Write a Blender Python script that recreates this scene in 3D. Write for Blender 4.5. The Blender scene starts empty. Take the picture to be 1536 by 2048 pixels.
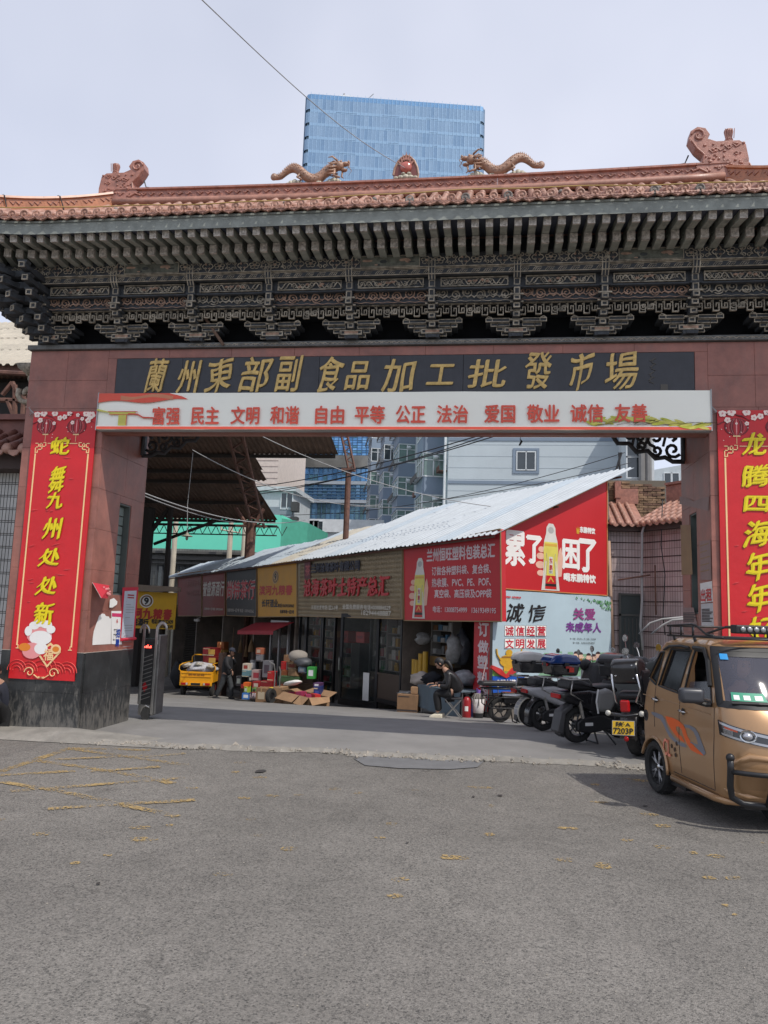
import bpy,math,random
from math import sin,cos,pi,radians,sqrt,atan2
from mathutils import Vector,Matrix
R=random.Random(7)
SC=bpy.context.scene
COL=SC.collection

# ---------------------------------------------------------------- camera
EYE,FOC=1.6,1540.0
_P,_R,_W=radians(7.6),radians(2.0),radians(8.0)
FWD=Vector((-sin(_W)*cos(_P),cos(_W)*cos(_P),sin(_P)))
_r0=Vector((cos(_W),sin(_W),0));_u0=_r0.cross(FWD)
RT=_r0*cos(_R)+_u0*sin(_R);UP=-_r0*sin(_R)+_u0*cos(_R)
CAM=Vector((0,0,EYE))
cd=bpy.data.cameras.new('camera');cam=bpy.data.objects.new('camera',cd);COL.objects.link(cam)
cd.sensor_fit='VERTICAL';cd.sensor_height=36;cd.lens=FOC/2048*36
cd.clip_start=.05;cd.clip_end=3000
m=Matrix((RT,UP,-FWD)).transposed().to_4x4();m.translation=CAM;cam.matrix_world=m
SC.camera=cam

# ---------------------------------------------------------------- sky, sun, exposure
SUN=Vector((.56,-.455,1)).normalized()  # towards the sun
w=bpy.data.worlds.new('World');SC.world=w;w.use_nodes=True
nt=w.node_tree;nt.nodes.clear()
sky=nt.nodes.new('ShaderNodeTexSky');sky.sky_type='NISHITA';sky.sun_disc=False
sky.sun_elevation=math.asin(SUN.z);sky.sun_rotation=atan2(SUN.x,SUN.y)
sky.air_density=1.0;sky.dust_density=4.0;sky.ozone_density=2.0;sky.altitude=1500
mix=nt.nodes.new('ShaderNodeMix');mix.data_type='RGBA';mix.inputs['Factor'].default_value=.62
mix.inputs[7].default_value=(5.95,6.1,6.9,1)  # thin high cloud and dust veil
# a faint unevenness of the veil
tc=nt.nodes.new('ShaderNodeTexCoord');nz=nt.nodes.new('ShaderNodeTexNoise');nz.inputs['Scale'].default_value=1.6;nz.inputs['Detail'].default_value=4
mr=nt.nodes.new('ShaderNodeMapRange');mr.inputs[1].default_value=.3;mr.inputs[2].default_value=.7;mr.inputs[3].default_value=.50;mr.inputs[4].default_value=.80
nt.links.new(tc.outputs['Generated'],nz.inputs['Vector']);nt.links.new(nz.outputs['Fac'],mr.inputs[0]);nt.links.new(mr.outputs[0],mix.inputs['Factor'])
bg=nt.nodes.new('ShaderNodeBackground');bg.inputs['Strength'].default_value=.115
out=nt.nodes.new('ShaderNodeOutputWorld')
nt.links.new(sky.outputs[0],mix.inputs[6]);nt.links.new(mix.outputs[2],bg.inputs[0]);nt.links.new(bg.outputs[0],out.inputs[0])
sl=bpy.data.lights.new('sun','SUN');sl.energy=2.3;sl.angle=radians(.6);sl.color=(1,.95,.87)
so=bpy.data.objects.new('sun',sl);COL.objects.link(so);so.rotation_euler=SUN.to_track_quat('Z','Y').to_euler();so.location=(10,-10,30)
SC.view_settings.view_transform='Standard';SC.view_settings.look='None';SC.view_settings.gamma=1
SC.view_settings.exposure=.45;SC.view_settings.use_curve_mapping=False
SC.cycles.max_bounces=6;SC.cycles.transparent_max_bounces=8

# ---------------------------------------------------------------- survey helpers (sight line from the eye point to a plane)
def sight(x,y):return FWD+RT*((x-768)/FOC)+UP*((1024-y)/FOC)
def onY(x,y,Y):d=sight(x,y);return CAM+d*(Y/d.y)
def onX(x,y,X):d=sight(x,y);return CAM+d*(X/d.x)
def onPl(x,y,P,n):d=sight(x,y);return CAM+d*(((P-CAM).dot(n))/(d.dot(n)))
KN=[(-500,0),(11.2,0),(20,-.8),(25,-1.38),(30,-1.65),(45,-1.85),(3000,-1.85)]
def gz(Y):
 for(a,za),(b,zb)in zip(KN,KN[1:]):
  if Y<=b:return za+(zb-za)*(Y-a)/(b-a)
 return KN[-1][1]
def onG(x,y):
 d=sight(x,y);t=2.0
 while t<120:
  p=CAM+d*t
  if p.z<=gz(p.y):break
  t+=.01
 return p

# ---------------------------------------------------------------- mesh builder
class MB:
 def __init__(s):s.v=[];s.f=[];s.mi=[];s.cuts=[]
 def cut(s):
  if s.v and(not s.cuts or s.cuts[-1]!=(len(s.v),len(s.f))):s.cuts.append((len(s.v),len(s.f)))
 def add(s,vs,fs,mi=0,M=None):
  o=len(s.v)
  s.v+=[tuple(M@Vector(p))for p in vs]if M is not None else[tuple(p)for p in vs]
  s.f+=[tuple(i+o for i in f)for f in fs];s.mi+=[mi]*len(fs);return s
 def bb(s,x0,x1,y0,y1,z0,z1,mi=0,M=None):
  vs=[(x0,y0,z0),(x1,y0,z0),(x1,y1,z0),(x0,y1,z0),(x0,y0,z1),(x1,y0,z1),(x1,y1,z1),(x0,y1,z1)]
  return s.add(vs,[(3,2,1,0),(4,5,6,7),(0,1,5,4),(1,2,6,5),(2,3,7,6),(3,0,4,7)],mi,M)
 def box(s,c,d,mi=0,M=None,rz=0,ry=0,rx=0):
  T=Matrix.Translation(c)
  if rz:T=T@Matrix.Rotation(rz,4,'Z')
  if ry:T=T@Matrix.Rotation(ry,4,'Y')
  if rx:T=T@Matrix.Rotation(rx,4,'X')
  if M is not None:T=M@T
  return s.bb(-d[0]/2,d[0]/2,-d[1]/2,d[1]/2,-d[2]/2,d[2]/2,mi,T)
 def prism(s,pts,y0,y1,mi=0,M=None,ax='y'):
  """polygon in xz (counter-clockwise seen from -y), extruded along y (or polygon in yz along x / xy along z)"""
  n=len(pts)
  if ax=='y':a=[(p[0],y0,p[1])for p in pts];b=[(p[0],y1,p[1])for p in pts]
  elif ax=='x':a=[(y0,p[0],p[1])for p in pts];b=[(y1,p[0],p[1])for p in pts]
  else:a=[(p[0],p[1],y0)for p in pts];b=[(p[0],p[1],y1)for p in pts]
  area=sum(pts[i][0]*pts[(i+1)%n][1]-pts[(i+1)%n][0]*pts[i][1]for i in range(n))
  flip=(area<0)if ax!='x' else(area>0)
  if ax=='z':flip=not flip
  fs=[tuple(range(n)),tuple(range(2*n-1,n-1,-1))]+[(i,n+i,n+(i+1)%n,(i+1)%n)for i in range(n)]
  if flip:fs=[f[::-1]for f in fs]
  return s.add(a+b,fs,mi,M)
 def tube(s,path,r,n=6,mi=0,M=None,caps=True,closed=False,flat=1.0):
  P=[Vector(p)for p in path];L=len(P);rs=r if isinstance(r,(list,tuple))else[r]*L
  vs=[];prev=None
  for i,p in enumerate(P):
   if closed:t=P[(i+1)%L]-P[i-1]
   else:t=P[min(i+1,L-1)]-P[max(i-1,0)]
   if t.length<1e-9:t=Vector((0,0,1))
   t.normalize()
   if prev is None:a=t.orthogonal().normalized()if abs(t.y)>.9 else(Vector((0,1,0))-t*t.y).normalized()
   else:
    a=prev-t*prev.dot(t)
    a=a.normalized()if a.length>1e-6 else t.orthogonal().normalized()
   prev=a;b=t.cross(a)
   for k in range(n):
    q=2*pi*(k+.5)/n;vs.append(p+(a*cos(q)*flat+b*sin(q))*rs[i])
  fs=[]
  for i in range(L if closed else L-1):
   j=(i+1)%L
   for k in range(n):fs.append((i*n+k,i*n+(k+1)%n,j*n+(k+1)%n,j*n+k))
  if caps and not closed:fs+=[tuple(range(n-1,-1,-1)),tuple(range((L-1)*n,L*n))]
  return s.add(vs,fs,mi,M)
 def lathe(s,prof,n=16,mi=0,M=None,a0=0,a1=2*pi):
  """profile of (radius, z) turned about z"""
  vs=[];full=abs(a1-a0-2*pi)<1e-6;m_=n if full else n+1
  for r,z in prof:
   for k in range(m_):
    q=a0+(a1-a0)*k/n;vs.append((r*cos(q),r*sin(q),z))
  fs=[]
  for i in range(len(prof)-1):
   for k in range(n):
    k2=(k+1)%m_;fs.append((i*m_+k,i*m_+k2,(i+1)*m_+k2,(i+1)*m_+k))
  if full and prof[0]!=prof[-1]:
   if prof[0][0]>1e-6:fs.append(tuple(range(m_-1,-1,-1)))
   if prof[-1][0]>1e-6:fs.append(tuple(range((len(prof)-1)*m_,len(prof)*m_)))
  return s.add(vs,fs,mi,M)
 def ell(s,c,r,n=12,k=8,mi=0,M=None):
  pr=[(max(1e-4,sin(pi*i/k)),-cos(pi*i/k))for i in range(k+1)]
  T=Matrix.Translation(c)@Matrix.Diagonal((r[0],r[1],r[2],1))
  if M is not None:T=M@T
  return s.lathe(pr,n,mi,T)
 def flat(s,pts,y,mi=0,M=None):
  n=len(pts);area=sum(pts[i][0]*pts[(i+1)%n][1]-pts[(i+1)%n][0]*pts[i][1]for i in range(n))
  if area<0:pts=pts[::-1]
  return s.add([(p[0],y,p[1])for p in pts],[tuple(range(n))],mi,M)
 def rect(s,x0,x1,z0,z1,y,mi=0,M=None):return s.flat([(x0,z0),(x1,z0),(x1,z1),(x0,z1)],y,mi,M)
 def mesh(s,name,mats,smooth=False):
  me=bpy.data.meshes.new(name);me.from_pydata(s.v,[],s.f)
  if not isinstance(mats,(list,tuple)):mats=[mats]
  for q in mats:me.materials.append(q)
  me.polygons.foreach_set('material_index',s.mi)
  if smooth:me.polygons.foreach_set('use_smooth',[True]*len(s.f))
  me.update();return me
 def build(s,name,mats,parent=None,smooth=False,bevel=0,loc=None,seg=2,W=False,angle=None):
  s.extra=[]
  if s.cuts:  # several pieces gathered in one go: each becomes an object of its own
   cs=[(0,0)]+s.cuts+[(len(s.v),len(s.f))];first=None
   for(v0,f0),(v1,f1)in zip(cs,cs[1:]):
    if f1==f0:continue
    q=MB();q.v=s.v[v0:v1];q.f=[tuple(i-v0 for i in f)for f in s.f[f0:f1]];q.mi=s.mi[f0:f1]
    o=q.build(name,mats,parent,smooth,bevel,loc,seg,W,angle)
    if first is None:first=o
    else:s.extra.append(o)
   return first
  o=put(name,s.mesh(name,mats,smooth),parent,loc,W)
  if bevel:
   b=o.modifiers.new('bevel','BEVEL');b.width=bevel;b.segments=seg;b.limit_method='ANGLE';b.angle_limit=radians(40)
  if angle:
   o.data.polygons.foreach_set('use_smooth',[True]*len(s.f));o.data.set_sharp_from_angle(angle=radians(angle))
  return o
def put(name,me,parent=None,loc=None,W=False,rot=None):
 """W: the mesh is in world coordinates under an unrotated empty"""
 o=bpy.data.objects.new(name,me);COL.objects.link(o)
 if parent is not None:
  o.parent=parent
  if W:
   q=parent
   off=Vector((0,0,0))
   while q is not None:off+=q.location;q=q.parent
   o.location=-off+(Vector(loc)if loc else Vector((0,0,0)))
  elif loc:o.location=loc
 elif loc:o.location=loc
 if rot:o.rotation_euler=rot
 return o
def tag(o,label=None,cat=None,group=None,kind=None):
 if label:o['label']=label
 if cat:o['category']=cat
 if group:o['group']=group
 if kind:o['kind']=kind
 return o
def thing(name,label,cat,loc=(0,0,0),rz=0,group=None):
 o=bpy.data.objects.new(name,None);COL.objects.link(o);o.location=loc;o.rotation_euler=(0,0,rz)
 o.empty_display_size=.1
 return tag(o,label,cat,group)
def copy_tree(o,parent=None):
 c=o.copy();COL.objects.link(c);c.parent=parent
 for ch in list(o.children):copy_tree(ch,c)
 return c
def ellp(cx,cz,rx,rz,n=16,a0=0,a1=2*pi,rot=0):
 full=abs(a1-a0-2*pi)<1e-6;N=n if full else n+1
 return[(cx+rx*cos(a0+(a1-a0)*i/n)*cos(rot)-rz*sin(a0+(a1-a0)*i/n)*sin(rot),cz+rx*cos(a0+(a1-a0)*i/n)*sin(rot)+rz*sin(a0+(a1-a0)*i/n)*cos(rot))for i in range(N)]

# ---------------------------------------------------------------- lettering (Blender's own font), turned to flat meshes in the xz plane facing -y
_TC={}
def glyphs(s,brush=0,ph=0.0):
 key=(s,brush,round(ph,3))
 if key not in _TC:
  cu=bpy.data.curves.new('lettering','FONT');cu.body=s;cu.size=1;cu.resolution_u=3
  o=bpy.data.objects.new('lettering',cu);COL.objects.link(o);dg=bpy.context.evaluated_depsgraph_get()
  if brush:  # brush-written look: the outlines themselves are bent before they are filled
   c2=o.to_curve(dg).copy();pts=[p for sp in c2.splines for p in sp.bezier_points]
   xa=min(p.co.x for p in pts);xb=max(p.co.x for p in pts);ya=min(p.co.y for p in pts);yb=max(p.co.y for p in pts);w_,h_=xb-xa,yb-ya
   def wp(v):
    u=(v.x-xa)/w_;t_=(v.y-ya)/h_
    x=u+brush*(.06*sin(t_*5.5+ph)+.035*sin(u*7+t_*4+ph));y=t_+brush*(.055*sin(u*5+ph*1.7)+.03*sin(t_*7-u*5)+.10*(u-.5)*.8)
    return Vector((xa+x*w_,ya+y*h_,0))
   for p in pts:l,r_,c_=wp(p.handle_left),wp(p.handle_right),wp(p.co);p.handle_left_type=p.handle_right_type='FREE';p.co=c_;p.handle_left=l;p.handle_right=r_
   c2.resolution_u=3;bpy.data.objects.remove(o);o=bpy.data.objects.new('lettering',c2);COL.objects.link(o);dg=bpy.context.evaluated_depsgraph_get()
  me=bpy.data.meshes.new_from_object(o.evaluated_get(dg))
  vs=[(v.co.x,v.co.y)for v in me.vertices];fs=[tuple(p.vertices)for p in me.polygons]
  d_=o.data;bpy.data.objects.remove(o);bpy.data.curves.remove(d_);bpy.data.meshes.remove(me)
  x0=min(v[0]for v in vs);x1=max(v[0]for v in vs);z0=min(v[1]for v in vs);z1=max(v[1]for v in vs)
  _TC[key]=([((v[0]-x0)/(x1-x0),(v[1]-z0)/(z1-z0))for v in vs],fs,(x1-x0)/(z1-z0))
 return _TC[key]
def _area(g):
 vs,fs,_=g;A=0
 for f in fs:
  for k in range(1,len(f)-1):(x0,y0),(x1,y1),(x2,y2)=vs[f[0]],vs[f[k]],vs[f[k+1]];A+=abs((x1-x0)*(y2-y0)-(x2-x0)*(y1-y0))/2
 return A
def glyph_ok(s,brush,ph):
 """bent outlines sometimes cross and fill wrongly: try other bends until the inked area is right"""
 if not brush:return glyphs(s)
 ref=_area(glyphs(s))
 for k in range(7):
  g=glyphs(s,brush*(1-.1*k),ph+k*.9)
  if abs(_area(g)/ref-1)<.045:return g
 return glyphs(s)
def text(mb,s,x0,x1,z0,z1,y,mi=0,bold=0,shear=0,depth=0,M=None,brush=0,persp=0):
 if depth==0 or len(s)>1:mb.cut()
 if brush and len(s)>1:
  cw=(x1-x0)/len(s)
  for i,c in enumerate(s):text(mb,c,x0+cw*(i+.06),x0+cw*(i+.94),z0,z1,y,mi,bold,shear,depth,M,brush);mb.cut()
  return mb
 if brush and s in '腾舞發蘭':brush*=.45
 ph=4.4 if s=='市' else R.random()*6;vs,fs,asp=glyph_ok(s,brush,ph);W=x1-x0;H=z1-z0
 steps=[(0,0)]if not bold else([(-bold,0),(bold,0),(0,bold),(0,-bold)]if not brush else[(bold*k,bold*k*.8)for k in(-1.5,-.75,0,.75,1.5)])
 for k,(dx,dz)in enumerate(steps):
  q=[]
  for(a,b)in vs:
   c=a;d_=b
   q.append((x0+W*c+shear*H*(d_-.5)+dx,z0+H*d_+dz))
  yy=y-k*.0009
  if depth:
   n=len(q);base=[(p[0],yy-depth,p[1])for p in q]+[(p[0],y,p[1])for p in q]
   ed={}
   for f in fs:
    for i in range(len(f)):
     e=(f[i],f[(i+1)%len(f)]);ed[e]=1
   side=[(b_,a_,a_+n,b_+n)for(a_,b_)in ed if(b_,a_)not in ed]
   mb.add(base,list(fs)+side,mi,M)
  else:mb.add([(p[0],yy,p[1])for p in q],fs,mi,M)
 return mb

# ---------------------------------------------------------------- materials
_MC={}
def mat(name,col,rough=.6,metal=0,var=.12,vs=2.5,bump=0,bs=40,coat=0,spec=.5,stain=0,stain_col=(.05,.045,.04),emit=None,ior=None):
 if name in _MC:return _MC[name]
 m=bpy.data.materials.new(name);m.use_nodes=True;n=m.node_tree;L=n.links
 b=n.nodes['Principled BSDF'];b.inputs['Roughness'].default_value=rough;b.inputs['Metallic'].default_value=metal
 b.inputs['Coat Weight'].default_value=coat;b.inputs['Specular IOR Level'].default_value=spec
 g=n.nodes.new('ShaderNodeNewGeometry')
 t=n.nodes.new('ShaderNodeTexNoise');t.inputs['Scale'].default_value=vs;t.inputs['Detail'].default_value=6;t.inputs['Roughness'].default_value=.65
 L.new(g.outputs['Position'],t.inputs['Vector'])
 r=n.nodes.new('ShaderNodeMapRange');r.inputs[1].default_value=.3;r.inputs[2].default_value=.7;r.inputs[3].default_value=1-var;r.inputs[4].default_value=1+var
 L.new(t.outputs['Fac'],r.inputs[0])
 mu=n.nodes.new('ShaderNodeVectorMath');mu.operation='SCALE';mu.inputs[0].default_value=col[:3]
 L.new(r.outputs[0],mu.inputs['Scale']);last=mu.outputs[0]
 if stain:
  t2=n.nodes.new('ShaderNodeTexNoise');t2.inputs['Scale'].default_value=vs*.6;t2.inputs['Detail'].default_value=8;t2.inputs['Roughness'].default_value=.75
  mp=n.nodes.new('ShaderNodeMapping');mp.inputs['Scale'].default_value=(1,1,.35);mp.inputs['Location'].default_value=(3,7,1)
  L.new(g.outputs['Position'],mp.inputs[0]);L.new(mp.outputs[0],t2.inputs['Vector'])
  r2=n.nodes.new('ShaderNodeMapRange');r2.inputs[1].default_value=.5;r2.inputs[2].default_value=.75;r2.inputs[3].default_value=0;r2.inputs[4].default_value=stain
  L.new(t2.outputs['Fac'],r2.inputs[0])
  mx=n.nodes.new('ShaderNodeMix');mx.data_type='RGBA';mx.inputs[7].default_value=(*stain_col,1)
  L.new(r2.outputs[0],mx.inputs[0]);L.new(last,mx.inputs[6]);last=mx.outputs[2]
 L.new(last,b.inputs['Base Color'])
 rr=n.nodes.new('ShaderNodeMapRange');rr.inputs[3].default_value=max(.02,rough-.08);rr.inputs[4].default_value=min(1,rough+.1)
 L.new(t.outputs['Fac'],rr.inputs[0]);L.new(rr.outputs[0],b.inputs['Roughness'])
 if bump:
  t3=n.nodes.new('ShaderNodeTexNoise');t3.inputs['Scale'].default_value=bs;t3.inputs['Detail'].default_value=4
  L.new(g.outputs['Position'],t3.inputs['Vector'])
  bp=n.nodes.new('ShaderNodeBump');bp.inputs['Strength'].default_value=bump;bp.inputs['Distance'].default_value=.01
  L.new(t3.outputs['Fac'],bp.inputs['Height']);L.new(bp.outputs[0],b.inputs['Normal'])
 if emit:b.inputs['Emission Color'].default_value=(*emit[:3],1);b.inputs['Emission Strength'].default_value=emit[3]
 _MC[name]=m;return m
def srgb(r,g,b):
 f=lambda c:c/255/12.92 if c/255<=.04045 else((c/255+.055)/1.055)**2.4
 return(f(r),f(g),f(b))
def pm(name,c,rough=.6,**k):  # printed / painted colour given as sRGB
 return mat(name,srgb(*c),rough,**k)
def island(name,cols,rough=.5,metal=0,bump=0,bs=60,var=.2,spec=.5):
 """colour picked per separate piece of the mesh"""
 if name in _MC:return _MC[name]
 m=mat(name,cols[0],rough,metal,var,bump=bump,bs=bs,spec=spec);n=m.node_tree
 g=[x for x in n.nodes if x.type=='NEW_GEOMETRY'][0]
 cr=n.nodes.new('ShaderNodeValToRGB');cr.color_ramp.interpolation='CONSTANT'
 while len(cr.color_ramp.elements)>1:cr.color_ramp.elements.remove(cr.color_ramp.elements[-1])
 cr.color_ramp.elements[0].position=0;cr.color_ramp.elements[0].color=(*cols[0],1)
 for i,c in enumerate(cols[1:],1):
  e=cr.color_ramp.elements.new(i/len(cols));e.color=(*c,1)
 n.links.new(g.outputs['Random Per Island'],cr.inputs[0])
 mu=[x for x in n.nodes if x.type=='VECT_MATH'][0]
 n.links.new(cr.outputs[0],mu.inputs[0]);return m
def glassy(name,col=(.05,.07,.08),rough=.06,alpha=.45,metal=0):
 """thin window glass: a clear pane mixed with its reflection"""
 if name in _MC:return _MC[name]
 m=bpy.data.materials.new(name);m.use_nodes=True;n=m.node_tree;b=n.nodes['Principled BSDF']
 b.inputs['Base Color'].default_value=(*col,1);b.inputs['Roughness'].default_value=rough;b.inputs['Alpha'].default_value=alpha
 b.inputs['Specular IOR Level'].default_value=.8;b.inputs['Metallic'].default_value=metal
 _MC[name]=m;return m
# ---------------------------------------------------------------- shared materials
M_RED=mat('red_granite',(.31,.125,.095),.42,var=.26,vs=4,bump=.15,bs=120,stain=.5,stain_col=(.2,.15,.13))
M_JOINT=mat('mortar_joint',(.31,.14,.11),.9)
M_DARK=mat('black_granite',(.032,.034,.035),.38,var=.45,vs=3,stain=.6,stain_col=(.11,.11,.1),bump=.1,bs=60)
def splash(m,z1,col):
 """dried splash dirt and scratches, thickest near the ground"""
 n=m.node_tree;L=n.links;b=n.nodes['Principled BSDF'];src=b.inputs['Base Color'].links[0].from_socket
 g=n.nodes.new('ShaderNodeNewGeometry');sp=n.nodes.new('ShaderNodeSeparateXYZ');L.new(g.outputs['Position'],sp.inputs[0])
 mp=n.nodes.new('ShaderNodeMapping');mp.inputs['Scale'].default_value=(1,1,.3);L.new(g.outputs['Position'],mp.inputs[0])
 t=n.nodes.new('ShaderNodeTexNoise');t.inputs['Scale'].default_value=22;t.inputs['Detail'].default_value=7;t.inputs['Roughness'].default_value=.7;L.new(mp.outputs[0],t.inputs[0])
 h=n.nodes.new('ShaderNodeMapRange');h.inputs[1].default_value=0;h.inputs[2].default_value=z1;h.inputs[3].default_value=.22;h.inputs[4].default_value=-.08;L.new(sp.outputs[2],h.inputs[0])
 a=n.nodes.new('ShaderNodeMath');L.new(t.outputs['Fac'],a.inputs[0]);L.new(h.outputs[0],a.inputs[1])
 r=n.nodes.new('ShaderNodeMapRange');r.inputs[1].default_value=.56;r.inputs[2].default_value=.72;r.inputs[4].default_value=.75;L.new(a.outputs[0],r.inputs[0])
 mx=n.nodes.new('ShaderNodeMix');mx.data_type='RGBA';mx.inputs[7].default_value=(*col,1);L.new(r.outputs[0],mx.inputs[0]);L.new(src,mx.inputs[6]);L.new(mx.outputs[2],b.inputs['Base Color'])
splash(M_DARK,.8,(.16,.15,.135))
M_BOARD=mat('board_stone',(.035,.037,.045),.45,var=.2,vs=8,stain=.2,stain_col=(.1,.1,.11))
M_GOLD=mat('gold_paint',(.60,.41,.14),.4,metal=.3,var=.3,vs=12,stain=.12,stain_col=(.3,.18,.06))
M_TIMBER=mat('dark_timber',(.052,.058,.066),.75,var=.4,vs=9,bump=.4,bs=60)
M_CARVE=mat('weathered_carving',(.38,.335,.265),.85,var=.6,vs=14,stain=.8,stain_col=(.04,.042,.045),bump=.4,bs=150)
M_CARVER=mat('rusty_carving',(.40,.26,.19),.85,var=.45,vs=14,stain=.5,stain_col=(.05,.05,.05),bump=.4,bs=150)
M_GREEN=mat('faded_green_paint',(.26,.28,.255),.75,var=.25,vs=6,stain=.35,stain_col=(.035,.045,.045),bump=.25,bs=60)
M_RAFT=mat('rafter_paint',(.31,.325,.285),.75,var=.3,vs=8,stain=.45,stain_col=(.03,.032,.03),bump=.3,bs=70)
M_RAFTE=mat('rafter_end_paint',(.50,.46,.41),.85,var=.55,vs=30,stain=.55,stain_col=(.05,.05,.045),bump=.4,bs=120)
M_TILE=mat('terracotta',(.36,.175,.125),.42,var=.3,vs=7,stain=.4,stain_col=(.2,.12,.09),bump=.2,bs=60,spec=.6)
M_TILEP=mat('terracotta_pale',(.39,.205,.15),.5,var=.3,vs=9,stain=.45,stain_col=(.22,.15,.12),bump=.25,bs=60)
M_TILEG=mat('grey_tile',(.19,.165,.15),.7,var=.3,vs=9)
M_TILEC=mat('terracotta_carved',(.37,.165,.12),.4,var=.35,vs=10,stain=.35,stain_col=(.16,.08,.06),bump=.3,bs=90,spec=.6)
M_STEEL=mat('brushed_steel',(.42,.41,.39),.35,metal=.9,var=.25,vs=5,stain=.4,stain_col=(.15,.14,.13))
M_BLACK=mat('black_plastic',(.018,.018,.02),.4,var=.2)
M_RUB=mat('rubber',(.022,.022,.022),.85,var=.3,vs=20,stain=.4,stain_col=(.09,.085,.08))
M_CABLE=mat('cable_black',(.02,.02,.022),.6)
M_CABLEG=mat('cable_grey',(.33,.33,.33),.6)
M_WHITE=pm('white_paint',(222,222,220),.5,var=.06,stain=.15,stain_col=(.4,.38,.35))
M_CARD=mat('cardboard',(.33,.2,.11),.85,var=.15,vs=8)
M_CARD2=mat('cardboard_dark',(.24,.14,.075),.85,var=.15,vs=8)
M_RUST=mat('rusty_steel',(.15,.075,.055),.75,metal=.2,var=.4,vs=8,stain=.5,stain_col=(.06,.04,.035))
M_CHROME=mat('chrome',(.6,.6,.6),.15,metal=1,var=.05)

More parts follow.
